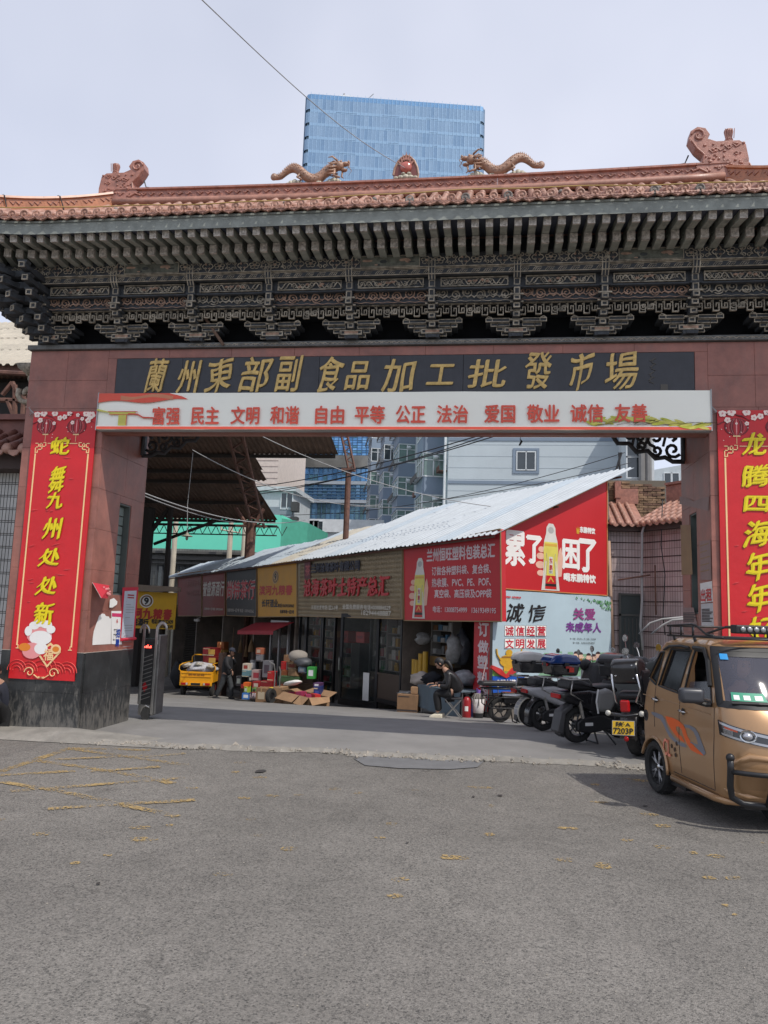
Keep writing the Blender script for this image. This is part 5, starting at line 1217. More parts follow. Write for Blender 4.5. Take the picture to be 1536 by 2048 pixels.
fb(mb,'roof_purlin',M_RUST,shop)
# things lying along the top edge: black lining rags
mb=MB()
for(a,b)in[(1160,966),(1180,962),(880,1019),(868,1022),(795,1040),(800,1037)]:
 p=FA.px(a,b,3.9);mb.add([(p[0]-.3,3.9,p[1]-.12),(p[0]+.35,3.9,p[1]-.05),(p[0]+.3,3.8,p[1]+.03),(p[0]-.1,3.85,p[1]+.0)],[(0,1,2,3)])
tag(mb.build('roof_rag',mat('black_felt',(.02,.02,.022),.9),loc=FA.o),'torn scraps of black lining poking over the top edge of the white roof','felt scraps').rotation_euler=(0,0,FA.rz)

# ------------------------------------------------ signs along the row
t=sign_box('shop_sign','large red shop sign with white lettering and printed bottle, nearest on the row',[(809,1241),(1003,1243),(1001,1058),(807,1097)],pm('sign_red',(196,44,52),.5,var=.05,stain=.12,stain_col=(.25,.05,.06),vs=1))
P_SW=pm('sign_letter_white',(225,205,208),.5)
mb=MB();y=SO-.006
ptext(mb,FA,'兰州恒旺塑料包装总汇',854,990,1103,1128,1081,1110,y,0,bold=.010)
ptext(mb,FA,'订做各种塑料袋、复合袋、',864,982,1136,1153,1125,1144,y,0,bold=.005)
ptext(mb,FA,'热收膜、PVC、PE、POF、',864,982,1159,1176,1151,1170,y,0,bold=.005)
ptext(mb,FA,'真空袋、高压袋及OPP袋',869,983,1181,1197,1176,1194,y,0,bold=.005)
ptext(mb,FA,'电话：13008754999   13619349195',866,992,1214,1226,1212,1226,y,0,bold=.003)
fb(mb,'lettering',P_SW,t)
a=FA.px(838,1237,y);b=FA.px(843,1116,y);mb=MB();bottle(mb,FA,a[0]-.02,b[1],a[1],y,0);fb(mb,'printed_bottle',BOT,t)
# brown pyramid-textured sign
t=sign_box('shop_sign','wide bronze studded shop sign with red characters, left of the red one',[(596,1232),(806,1238),(805,1099),(595,1121)],mat('bronze_panel',(.24,.19,.12),.45,metal=.3,var=.15))
c=[FA.px(a,b,SO)for a,b in((596,1232),(806,1238),(805,1099),(595,1121))];mb=MB()
x0,x1=c[0][0]+.04,c[1][0]-.12;z0=max(c[0][1],c[1][1])+.03;nx=46;dx=(x1-x0)/nx
for i in range(nx):
 xa=x0+dx*i;zt=c[3][1]+(c[2][1]-c[3][1])*(xa-c[0][0])/(c[1][0]-c[0][0])-.06;nz=int((zt-z0)/dx)
 for j in range(nz):
  za=z0+dx*j;mb.add([(xa,SO-.004,za),(xa+dx,SO-.004,za),(xa+dx,SO-.004,za+dx),(xa,SO-.004,za+dx),(xa+dx/2,SO-.05,za+dx/2)],[(0,1,4),(1,2,4),(2,3,4),(3,0,4)])
o=fb(mb,'stud_relief',mat('bronze_stud',(.33,.27,.18),.4,metal=.35,var=.15),t);o['kind']='stuff'
mb=MB();y=SO-.055
ptext(mb,FA,'沧海茶叶土特产总汇',608,781,1163,1196,1148,1187,y,0,bold=.014,depth=.03,brush=.5)
fb(mb,'lettering',pm('sign_letter_red',(190,40,48),.45),t)
mb=MB();ptext(mb,FA,'兰州沧海茶叶有限公司',624,720,1128,1147,1120,1139,y,0,bold=.012,depth=.02);
q=[FA.px(*p,y)for p in((609,1158),(621,1157),(621,1123),(609,1125))];mb.flat(q,y-.004,1);text(mb,'茶',q[0][0]+.05,q[1][0]-.05,q[0][1]+.1,q[2][1]-.1,y-.008,2,bold=.01)
fb(mb,'company_line',[pm('letter_navy',(48,50,66),.5),pm('logo_maroon',(100,35,48),.5),pm('logo_pink',(180,90,95),.5)],t)
mb=MB();ptext(mb,FA,'东部批发市场1区2-3号',623,676,1211,1220,1210,1219,y,0,bold=.006);ptext(mb,FA,'全国免费服务电话4008884529',685,781,1210,1220,1209,1218,y,0,bold=.006);ptext(mb,FA,'18294448887',723,782,1222,1231,1221,1231,y,0,bold=.006)
fb(mb,'phone_line',pm('letter_pale',(205,200,188),.5),t)
def emblem9(mb,cx,cz,r,y,b):
 mb.flat(ellp(cx,cz,r,r*.92,24),y-.002,b);mb.flat(ellp(cx,cz,r*.86,r*.78,24),y-.003,b+1);mb.flat(ellp(cx,cz,r*.62,r*.6,20),y-.004,b);text(mb,'9',cx-r*.3,cx+r*.3,cz-r*.45,cz+r*.45,y-.006,b+2,bold=r*.07)
# yellow liquor sign
t=sign_box('shop_sign','ochre yellow liquor shop sign with a nine emblem and red characters',[(516,1234),(594,1233),(594,1120),(515,1130)],pm('sign_ochre',(205,150,38),.5,var=.08))
mb=MB();y=SO-.006;p=FA.px(551,1154,y);emblem9(mb,p[0],p[1],.26,y,1)
ptext(mb,FA,'滨河九粮春',519,585,1172,1190,1170,1190,y,0,bold=.016);ptext(mb,FA,'长轩酒业',524,556,1199,1214,1199,1214,y,3,bold=.012);ptext(mb,FA,'电话13639330960',556,588,1208,1215,1207,1215,y,3,bold=.006);ptext(mb,FA,'东部市场一区5号',560,588,1220,1227,1220,1227,y,3,bold=.006)
fb(mb,'lettering',[pm('sign_letter_crimson',(190,50,40),.5),pm('emblem_cream',(190,160,110),.5),pm('emblem_brown',(120,85,50),.5),P_BLACK],t)
t=sign_box('shop_sign','black tea shop sign with red outlined characters between ochre and maroon signs',[(453,1231),(513,1233),(513,1131),(453,1138)],pm('sign_charcoal',(42,44,46),.5))
mb=MB();ptext(mb,FA,'尚特茶行',455,511,1163,1199,1160,1196,y,1,bold=.035,brush=.4);ptext(mb,FA,'尚特茶行',455,511,1163,1199,1160,1196,y-.006,0,bold=.015,brush=.0);ptext(mb,FA,'东部市场一区7号 电话: 13893432562',455,508,1218,1225,1217,1224,y,1,bold=.004)
fb(mb,'lettering',[pm('letter_rose',(190,50,62),.5),pm('letter_dim_white',(175,170,165),.5)],t)
M_MAR=pm('sign_maroon',(128,42,34),.5,var=.08)
t=sign_box('shop_sign','maroon liquor shop sign with white characters, second from the far end',[(405,1233),(450,1231),(450,1138),(405,1142)],M_MAR)
mb=MB();ptext(mb,FA,'誉盛源酒行',407,449,1165,1194,1161,1190,y,0,bold=.016);ptext(mb,FA,'东部市场一区 电话 13893236969',409,446,1216,1221,1215,1220,y,0,bold=.003);fb(mb,'lettering',pm('letter_soft_white',(205,198,190),.5),t)
t=sign_box('shop_sign','dull maroon sign with two faint lines of characters at the far end',[(356,1232),(403,1232),(403,1142),(356,1149)],M_MAR)
mb=MB();ptext(mb,FA,'东部副食百货',374,402,1162,1175,1159,1172,y,0,bold=.008);ptext(mb,FA,'烟酒副食批发',374,402,1182,1193,1180,1191,y,0,bold=.008);ptext(mb,FA,'电话 8471932',376,401,1204,1209,1204,1209,y,0);fb(mb,'lettering',pm('letter_faint_pink',(150,85,78),.5),t)
# vertical red sign beside the bag shop
q=[FA.px(*p,-.12)for p in((945,1420),(983,1420),(983,1243),(944,1243))]
t=FA.thing('vertical_sign','narrow red vertical sign with white characters at the corner of the bag shop','sign',(q[0][0]+q[1][0])/2,-.12,-.4);x0,x1=q[0][0],q[1][0]+.02
mb=MB();mb.bb(x0,x1,-.12,-.04,-.42,1.56);fb(mb,'panel',pm('sign_red',(196,44,52),.5),t,bevel=.006)
mb=MB()
for c_,(ya,yb)in zip('订做塑料袋',((1248,1270),(1284,1303),(1314,1334),(1347,1368),(1375,1397))):
 za=FA.px(963,ya,-.12)[1];zb=FA.px(963,yb,-.12)[1];text(mb,c_,x0+.16,x1-.16,zb-.02,za+.03,-.126,0,bold=.014)
fb(mb,'lettering',P_SW,t)

# ------------------------------------------------ gable end: advert and civic poster
GY=-.06
q=[FG.px(a,b,GY)for a,b in((1003,1177),(1214,1191),(1214,962),(1003,1064))]
t=FG.thing('drink_advert','big red drink advert with bottle and white slogan filling the gable end','advert',1.7,GY,2.2)
mb=MB();mb.prism(q,GY,GY+.05);fb(mb,'panel',pm('advert_red',(192,40,46),.45,var=.05,vs=1),t)
mb=MB()
for i in range(4):a,b=q[i],q[(i+1)%4];mb.tube([(a[0],GY-.003,a[1]),(b[0],GY-.003,b[1])],.016,4)
fb(mb,'frame',pm('advert_trim',(190,130,80),.5),t)
y=GY-.004;mb=MB()
ptext(mb,FG,'累',1010,1050,1058,1130,1068,1130,y,0,bold=.026);ptext(mb,FG,'了',1054,1082,1072,1124,1074,1126,y,0,bold=.03)
ptext(mb,FG,'困',1126,1158,1082,1132,1080,1142,y,0,bold=.026);ptext(mb,FG,'了',1159,1191,1081,1140,1079,1145,y,0,bold=.03)
ptext(mb,FG,'喝东鹏特饮',1128,1191,1149,1163,1148,1165,y,0,bold=.014);ptext(mb,FG,'东鹏特饮',1160,1190,1055,1066,1055,1067,y,0,bold=.008)
p=FG.px(1156,1060,y);mb.flat([(p[0]-.04,p[1]-.09),(p[0]+.04,p[1]-.09),(p[0]+.06,p[1]+.06),(p[0]+.02,p[1]+.01),(p[0],p[1]+.09),(p[0]-.02,p[1]+.01),(p[0]-.06,p[1]+.06)],y,1)
fb(mb,'lettering',[P_WHITE,P_GOLDP],t)
a=FG.px(1101,1181,y);b=FG.px(1099,1047,y);mb=MB();bottle(mb,FG,a[0],b[1],a[1],y,0);fb(mb,'printed_bottle',BOT,t)
# civic poster
t=FG.thing('civic_poster','large pale blue civic poster with black and red characters under the red advert','poster',1.6,GY,.4)
xL=FG.px(985,1330,GY)[0];xR=FG.px(1222,1300,GY)[0];zB=FG.px(1003,1350,GY)[1];zT=FG.px(1003,1179,GY)[1];zTR=FG.px(1214,1193,GY)[1]
mb=MB();n_=24
cl=MB();cloth(cl,xL,xR,zB-.25,min(zT,zTR),GY,24,8,lambda x,z:.008*sin(x*4+z*3),th=.01);o=fb(cl,'cloth',pm('poster_pale_blue',(176,196,206),.5,var=.06,vs=.8),t)
y=GY-.013;mb=MB()
ptext(mb,FG,'诚',1014,1048,1207,1244,1207,1244,y,0,bold=.006,brush=.9,shear=.1);ptext(mb,FG,'信',1058,1091,1210,1244,1210,1244,y,0,bold=.006,brush=.9,shear=.1)
fb(mb,'brush_lettering',P_BLACK,t);mb=MB()
for row,(ya,yb)in zip(('诚信经营','文明发展'),((1251,1272),(1277,1297))):
 for k,c_ in enumerate(row):
  xa=1009+21.3*k;ptext(mb,FG,c_,xa+2,xa+18,ya+2,yb-1,ya+2,yb-1,y-.002,0,bold=.006);p0=FG.px(xa,yb,y);p1=FG.px(xa+20,ya,y);mb.rect(p0[0],p1[0],p0[1],p1[1],y-.0005,2)
  fr_=MB();frame_r(fr_,(p0[0]+p1[0])/2,(p0[1]+p1[1])/2,p1[0]-p0[0],p1[1]-p0[1],.006,y-.0008,1,.001);mb.add(fr_.v,fr_.f,1)
fb(mb,'boxed_lettering',[pm('letter_cherry',(196,36,56),.5),pm('box_line',(120,110,115),.5),P_WHITE],t);mb=MB()
ptext(mb,FG,'关爱',1147,1190,1217,1238,1217,1240,y,0,bold=.010);ptext(mb,FG,'未成年人',1132,1202,1245,1262,1245,1266,y,1,bold=.010)
fb(mb,'purple_lettering',[pm('letter_plum',(150,70,130),.5),pm('letter_violet',(120,62,140),.5)],t);mb=MB()
ptext(mb,FG,'多一份爱，多份关心，多一份暖，多份未来',1140,1192,1276,1280,1276,1280,y,0);ptext(mb,FG,'献一份爱，为未来点亮希望明灯',1146,1190,1284,1288,1284,1288,y,0);ptext(mb,FG,'文明城市 · 你我共建共享',1010,1042,1192,1196,1193,1197,y,1,bold=.002)
fb(mb,'fine_print',[P_BLACK,P_RED],t);mb=MB()
def fgp(pts,dy,mi):mb.flat([FG.px(a,b,y)for a,b in pts],y-dy,mi)
fgp([(985,1352),(1035,1352),(1030,1345),(1010,1342),(985,1340)],.001,0);fgp([(1075,1352),(1222,1352),(1222,1336),(1150,1334),(1090,1336)],.001,5)
for(a,b,h)in((1088,1098,1306),(1100,1110,1312),(1112,1124,1303),(1127,1135,1316),(1136,1146,1304),(1150,1160,1312),(1164,1178,1308),(1182,1196,1313),(1200,1214,1305)):fgp([(a,1337),(b,1337),(b,h),(a,h)],.0012,5)
for k in range(34):x=1086+k*4;mb.flat(ellp(*FG.px(x,1335,y),.05,rr.uniform(.05,.13),7),y-.002,1)
# vessel and ribbon
mb.cut()
p=FG.px(1018,1322,y);mb.flat(ellp(p[0],p[1],.27,.14,18),y-.004,2);mb.rect(p[0]-.22,p[0]+.22,p[1]+.06,p[1]+.1,y-.005,3);mb.flat(ellp(p[0],p[1]+.18,.1,.07,10),y-.003,2);mb.rect(p[0]-.15,p[0]+.15,p[1]-.22,p[1]-.12,y-.003,2)
for s_ in(-1,1):mb.tube([(p[0]+s_*.24,y-.004,p[1]+.02),(p[0]+s_*.34,y-.004,p[1]+.14),(p[0]+s_*.36,y-.004,p[1]+.26)],.02,4,2)
mb.tube([(p[0]-.5,y-.006,p[1]-.12),(p[0]-.3,y-.006,p[1]-.22),(p[0]-.1,y-.006,p[1]-.33),(p[0]+.1,y-.006,p[1]-.2),(p[0]+.3,y-.006,p[1]-.12),(p[0]+.42,y-.006,p[1]+.03),(p[0]+.6,y-.006,p[1]+.06)],[.05,.09,.05,.08,.05,.05,.02],4,4)
# children at play: plain little figures
mb.cut()
for i,(px_,col_,hh)in enumerate(((1152,4,30),(1161,3,28),(1177,6,26),(1187,1,24),(1196,7,30))):
 mb.cut();b0=FG.px(px_,1334,y);h_=hh*.0125*.92;mb.flat(ellp(b0[0],b0[1]+h_*.82,.075,.075,10),y-.004,8);mb.flat(ellp(b0[0],b0[1]+h_*.88,.08,.06,10,0,pi),y-.005,9)
 mb.flat([(b0[0]-.06,b0[1]+h_*.28),(b0[0]+.06,b0[1]+h_*.28),(b0[0]+.05,b0[1]+h_*.68),(b0[0]-.05,b0[1]+h_*.68)],y-.003,col_);mb.rect(b0[0]-.045,b0[0]-.01,b0[1],b0[1]+h_*.28,y-.003,9);mb.rect(b0[0]+.01,b0[0]+.045,b0[1],b0[1]+h_*.28,y-.003,9)
 mb.tube([(b0[0]-.05,y-.004,b0[1]+h_*.6),(b0[0]-.11,y-.004,b0[1]+h_*.74)],.014,4,8);mb.tube([(b0[0]+.05,y-.004,b0[1]+h_*.6),(b0[0]+.11,y-.004,b0[1]+h_*.74)],.014,4,8)
mb.cut()
for k in range(60):  # foliage sprig in the top right corner
 px_=1222-abs(rr.gauss(0,22));py_=1196+abs(rr.gauss(0,1))*(8 if px_>1200 else 4)+(px_-1160)*.12;mb.flat(ellp(*FG.px(px_,py_,y),.035,.02,6,rot=rr.random()*3),y-.003-.0001*k,5 if k%2 else 1)
fb(mb,'printed_picture',[pm('hill_green',(120,165,80),.5),pm('tree_green',(70,125,75),.5),P_GOLDP,pm('bronze_print',(150,105,40),.5),pm('ribbon_red',(190,50,50),.5),pm('city_green',(130,170,140),.5),pm('rose_print',(190,90,105),.5),pm('blue_print',(90,100,160),.5),pm('print_face',(225,190,170),.5),pm('hair_print',(60,45,50),.5)],t)
t=FG.thing('blue_sign','small blue sign reading OPP sealing tape low on the gable corner','sign',.1,GY,0)
xa,za=FG.px(985,1376,GY-.03);xb,zb=FG.px(1052,1352,GY-.03);mb=MB();mb.bb(xa,xb,GY-.035,GY+.0,za-.1,zb);fb(mb,'panel',pm('sign_blue',(28,84,176),.45),t)
mb=MB();ptext(mb,FG,'OPP',992,1011,1360,1373,1360,1373,GY-.04,0,yo=GY-.03,bold=.008);ptext(mb,FG,'封箱胶',1012,1041,1359,1374,1359,1374,GY-.04,0,yo=GY-.03,bold=.006);fb(mb,'lettering',P_WHITE,t)
# ================================================================ buildings and canopies beyond
def col_srgb(*c):return srgb(*c)
# --- the far glass tower
def tower():
 Y0=190.0;A=onY(613,187,Y0);zt=A.z
 d=sight(970,213);k=(zt-EYE)/d.z;B=CAM+d*k  # the right corner stands at the same height
 ang=atan2(B.y-A.y,B.x-A.x);L_=(Vector((B.x-A.x,B.y-A.y))).length;n_=44
 t=thing('glass_tower','tall blue glass office tower rising behind the gate roof','skyscraper',(A.x,A.y,gz(A.y)),ang)
 H=zt-gz(A.y);D=30;GL=mat('tower_glass',(.15,.30,.46),.12,metal=.85,var=.12,vs=.06)
 gi=island('tower_glass_panes',[srgb(146,172,194),srgb(140,167,190),srgb(151,177,198),srgb(132,160,185),srgb(144,170,192)],.12,.7,var=.1)
 rc=1.3
 mb=MB();mb.bb(.5,L_-.5,.5,D,0,H-1.2);mb.build('core',mat('tower_core',(.12,.2,.28),.6),t)
 fl=4.0;nf=int(20);mb=MB()
 for f in range(nf):
  z1=H-1.4-f*fl;z0=z1-fl
  if z0<0:break
  for i in range(n_):
   x0=rc+(L_-2*rc)*i/n_;x1=rc+(L_-2*rc)*(i+1)/n_
   mb.add([(x0,0,z0+.9),(x1,rr.uniform(-.02,.02),z0+.9),(x1,0,z1),(x0,rr.uniform(-.02,.02),z1)],[(0,1,2,3)])
  for sx,cx,a0 in((0,rc,pi),(1,L_-rc,1.5*pi)):
   for j in range(4):
    a=a0+pi/2*j/4;b=a0+pi/2*(j+1)/4
    mb.add([(cx+rc*cos(a),rc+rc*sin(a),z0+.9),(cx+rc*cos(b),rc+rc*sin(b),z0+.9),(cx+rc*cos(b),rc+rc*sin(b),z1),(cx+rc*cos(a),rc+rc*sin(a),z1)],[(0,1,2,3)])
  mb.add([(0,rc,z0),(0,D,z0),(0,D,z1),(0,rc,z1)],[(3,2,1,0)]);mb.add([(L_,rc,z0),(L_,D,z0),(L_,D,z1),(L_,rc,z1)],[(0,1,2,3)])
 o=mb.build('glass_pane',gi,t);o['kind']='stuff'
 for f in range(nf):
  z1=H-1.4-f*fl;z0=z1-fl
  if z0<0:break
  mb=MB();mb.bb(rc,L_-rc,-.03,.3,z0,z0+.88)
  mb.build('spandrel_band',mat('tower_spandrel',srgb(152,182,206),.2,metal=.6,var=.05),t)
  for(q0,q1)in((.15,.27),(.42,.52),(.68,.75)):
   m2=MB();m2.bb(rc+(L_-2*rc)*(q0+.02*(f%3)),rc+(L_-2*rc)*q1,-.05,-.03,z0+.3,z0+.42);m2.build('vent_slot',mat('tower_dark',srgb(80,110,140),.5),t)
 for i in range(n_+1):
  x=rc+(L_-2*rc)*i/n_;mb=MB();top=H+(.1 if i%2 else .5);mb.bb(x-.05,x+.05,-.18,0,H-1.4-nf*fl+(.9),top)
  mb.build('mullion',mat('tower_mullion',srgb(176,200,222)if False else srgb(158,186,210),.35,metal=.5),t)
 mb=MB();prof=[(rc,0)];pts=[(L_-rc,0),(L_-rc*.4,rc*.15),(L_,rc),(L_,D),(0,D),(0,rc),(rc*.3,rc*.3),(rc,0)]
 mb.prism(pts,H-1.4,H,0,None,'z');mb.build('parapet',mat('tower_parapet',srgb(120,160,196),.25,metal=.6),t)
 for x in(0.0,L_):
  mb=MB();mb.bb(x-.25,x+.25,rc,rc+.5,20,H);mb.build('corner_fin',mat('tower_fin',srgb(96,118,140),.4,metal=.5),t)
 # window-cleaning cradle on the roof
 c=thing('roof_crane','small white maintenance crane on the roof of the glass tower','crane',tuple(Vector((A.x,A.y,0))+Vector((cos(ang),sin(ang),0))*(L_*.28)+Vector((0,0,zt-.2))),ang)
 mb=MB();mb.bb(-4.5,-1.5,1,3,.4,1.3);mb.bb(-1.5,3.4,1.6,2.3,.5,.8);mb.build('cradle',M_WHITE,c);mb=MB();mb.tube([(2.4,2,.6),(4.6,2,3.0)],.12,5);mb.tube([(-3.6,2,1.2),(-3.6,2,2.4)],.25,5);mb.build('boom',M_CABLEG,c)
tower()
# --- frontal building helper
def windows_grid(t,xs,zs,w_,h_,y,fr_m,gl_m,div=2,d=.08,world=True):
 for x in xs:
  for z in zs:
   mb=MB();frame_r(mb,x,z,w_,h_,.07,y,0,d)
   for k in range(1,div):xx=x-w_/2+w_*k/div;mb.bb(xx-.03,xx+.03,y-d,y,z-h_/2,z+h_/2,0)
   f=mb.build('window',fr_m,t,W=world);m2=MB();m2.bb(x-w_/2+.04,x+w_/2-.04,y-.03,y-.01,z-h_/2+.04,z+h_/2-.04);m2.build('pane',gl_m,f,W=world)
M_WINF=pm('window_frame_white',(205,210,212),.5)
M_GLD=mat('dark_glass',(.03,.04,.045),.08,spec=.9,var=.3,vs=1.5)
M_GLG=mat('greenish_glass',(.13,.2,.18),.12,spec=.9,var=.35,vs=.8)
M_GLB=mat('blue_glass',srgb(95,150,195),.15,metal=.6,var=.2,vs=.15)
# --- curtain-wall podium (glass building seen through the gate)
Yp=125.0
def P2(px,py,Y):p=onY(px,py,Y);return p.x,p.z
t=thing('glass_office','blue glass curtain wall building with grey floor bands behind the market','building',(onY(670,1000,Yp).x,Yp,gz(Yp)))
xl,_=P2(556,900,Yp);xr_,_=P2(800,900,Yp);zt=34
mb=MB();mb.bb(xl,xr_,Yp+.3,Yp+20,gz(Yp),zt);mb.build('wall',mat('office_core',(.1,.15,.2),.6),t,W=True)
gi=island('office_glass_panes',[srgb(118,168,212),srgb(100,152,200),srgb(132,180,220),srgb(86,130,170),srgb(110,160,208),srgb(96,140,160)],.12,.65,var=.15)
gi2=island('office_low_panes',[srgb(88,122,140),srgb(104,146,176),srgb(78,108,118),srgb(96,132,150)],.12,.5,var=.2)
xm,_=P2(590,960,Yp);zb_=P2(680,1040,Yp)[1];z1=P2(680,1003,Yp)[1];z2=P2(680,966,Yp)[1];z3=P2(680,936,Yp)[1];z4=P2(680,912,Yp)[1]
mb=MB();nx=26;dx=(xr_-xl)/nx
def panes(za,zb,nz,mi=0,x0i=0):
 for j in range(nz):
  for i in range(x0i,nx):x=xl+dx*i;z=za+(zb-za)*j/nz;h=(zb-za)/nz;mb.add([(x+.05,Yp+rr.uniform(-.01,.01),z+.05),(x+dx-.05,Yp,z+.05),(x+dx-.05,Yp+rr.uniform(-.01,.01),z+h-.05),(x+.05,Yp,z+h-.05)],[(0,1,2,3)],mi)
panes(z4+.1,zt,14);panes(z2+.3,z4,4);panes(z1+.3,z2-.3,5);panes(zb_-4,z1-.3,4,1)
o=mb.build('glass_pane',[gi,gi2],t,W=True);o['kind']='stuff'
for(za,zb,m_,x0)in((z2-.3,z2+.25,'band_grey',xm),(z1-.3,z1+.25,'band_grey',xm),(z3,z4,'band_brown',xm)):
 mb=MB();mb.bb(x0,xr_,Yp-.5,Yp+.05,za,zb);mb.build('floor_band',pm('band_grey',(150,158,165),.6)if m_=='band_grey' else mat('band_brown_glass',srgb(120,118,112),.2,metal=.4,var=.3,vs=.3),t,W=True)
for k in range(4):
 z=z1+.6+k*(z2-z1-1)/4;mb=MB();mb.bb(xm,xr_,Yp-.35,Yp-.2,z,z+.15);mb.build('louvre',pm('louvre_blue',(70,100,125),.5),t,W=True)
for i in range(0,nx+1,1):
 mb=MB();x=xl+dx*i;mb.bb(x-.05,x+.05,Yp-.12,Yp,zb_-4,zt);mb.build('mullion',pm('office_mullion',(60,90,120),.5),t,W=True)
# --- cream building left of it and white low buildings
t=thing('cream_building','pale cream panelled block beside the blue glass office','building',(onY(530,950,92).x,92,gz(92)))
a,b=P2(500,900,92)[0],P2(558,900,92)[0];mb=MB();mb.bb(a-6,b,92,106,gz(92),32);mb.build('wall',pm('cream_wall',(205,192,182),.7),t,W=True)
for k in range(34):z=6+k*.75;m2=MB();m2.bb(a-6,b,91.96,91.99,z,z+.08);m2.build('panel_groove',pm('groove_cream',(170,155,148),.7),t,W=True)
t=thing('white_block','small white block with a barred corner window beside the green wall','building',(onY(565,1020,58).x,58,gz(58)))
a,b=P2(540,1000,58)[0],P2(585,1000,58)[0];zt2=P2(560,983,58)[1];mb=MB();mb.bb(a-3,b,58,64,gz(58),zt2);mb.bb(a-3.2,b+.3,57.7,64,zt2,zt2+.35);mb.build('wall',pm('white_render',(190,195,198),.7,stain=.2),t,W=True)
m2=MB();zz=P2(560,1014,58)[1];m2.bb(a-3,b+.01,57.96,58,gz(58),zz);m2.build('grey_dado',pm('grey_render',(128,138,146),.7),t,W=True)
windows_grid(t,[P2(574,1000,58)[0]],[P2(574,1002,58)[1],P2(574,1050,58)[1]],1.0,1.35,58,M_WINF,M_GLD)
m2=MB()
for k in range(3):
 z=P2(590,1010+k*30,57)[1];x=b;m2.bb(x,x+.5,57.6,58.4,z-.4,z+.35)
m2.build('balcony_rack',mat('rack_dark',(.05,.05,.05),.7),t,W=True)
t=thing('white_annex','low white annex with a dark strip window in front of the glass office','building',(onY(640,1060,70).x,70,gz(70)))
a,b=P2(590,1050,70)[0],P2(700,1050,70)[0];zt2=P2(640,1043,70)[1];mb=MB();mb.bb(a,b+3,70,78,gz(70),zt2);mb.bb(a-.2,b+3.2,69.7,70,zt2-1.0,zt2+.2);mb.build('wall',pm('white_render2',(205,207,208),.7),t,W=True)
windows_grid(t,[P2(604,1060,70)[0]+.7,P2(628,1060,70)[0]],[P2(628,1056,70)[1]],1.9,1.3,69.7,M_WINF,M_GLD,4);windows_grid(t,[P2(600,1074,70)[0]],[P2(600,1078,70)[1]],1.3,1.0,69.7,M_WINF,M_GLD,2)
# --- grey-blue apartment block: lit end wall and a receding facade with enclosed balconies
Ya=52.0;AW=pm('apartment_wall',(182,192,197),.8,var=.06,vs=.4,stain=.15,stain_col=(.22,.24,.26));AB=pm('apartment_blue',(122,136,152),.8,var=.08,vs=.5)
xa,xb=P2(896,940,Ya)[0],P2(1258,940,Ya)[0];t=thing('apartment_block','grey blue apartment block with a plain end wall and stacked enclosed balconies','building',(xa,Ya,gz(Ya)))
AH=21.5;ca=Vector((xa,Ya,0));hd=Vector((-sin(radians(13.9)),cos(radians(13.9)),0));nrm=Vector((-hd.y,hd.x,0))  # facade runs away to the left; its outward side
e=ca+hd*56;mb=MB();mb.prism([(xa,Ya),(xb,Ya),(xb+hd.x*56,Ya+54),(e.x,e.y)],gz(Ya),AH,0,None,'z');mb.build('wall',AW,t,W=True)
for k in range(7):
 z=P2(1000,964,Ya)[1]-.15+3.0*(k-2);m2=MB();m2.bb(xa-.03,xb+.02,Ya-.05,Ya,z,z+.22);m2.build('string_course',AB,t,W=True)
for k in range(26):
 z=gz(Ya)+.8*k;m2=MB();m2.bb(xa,xb,Ya-.012,Ya-.002,z,z+.03);m2.build('render_joint',pm('apartment_joint',(168,178,184),.8),t,W=True)
wx,wz=P2(1052,922,Ya)
m2=MB();frame_r(m2,wx,wz,1.75,1.75,.17,Ya-.0,0,.06);m2.build('window_surround',AB,t,W=True)
windows_grid(t,[wx],[wz+3*k for k in(-1,0,1,2)],1.3,1.32,Ya-.01,M_WINF,M_GLD)
FB=Frame(ca.x,ca.y,0);FB.ux=-hd;FB.uy=Vector((-nrm.x,-nrm.y,0));FB.rz=atan2(-hd.y,-hd.x)
fac=t
def fac_part(mb,name,m_):
 o=mb.build(name,m_,t);o.location=ca-t.location;o.rotation_euler=(0,0,FB.rz);return o
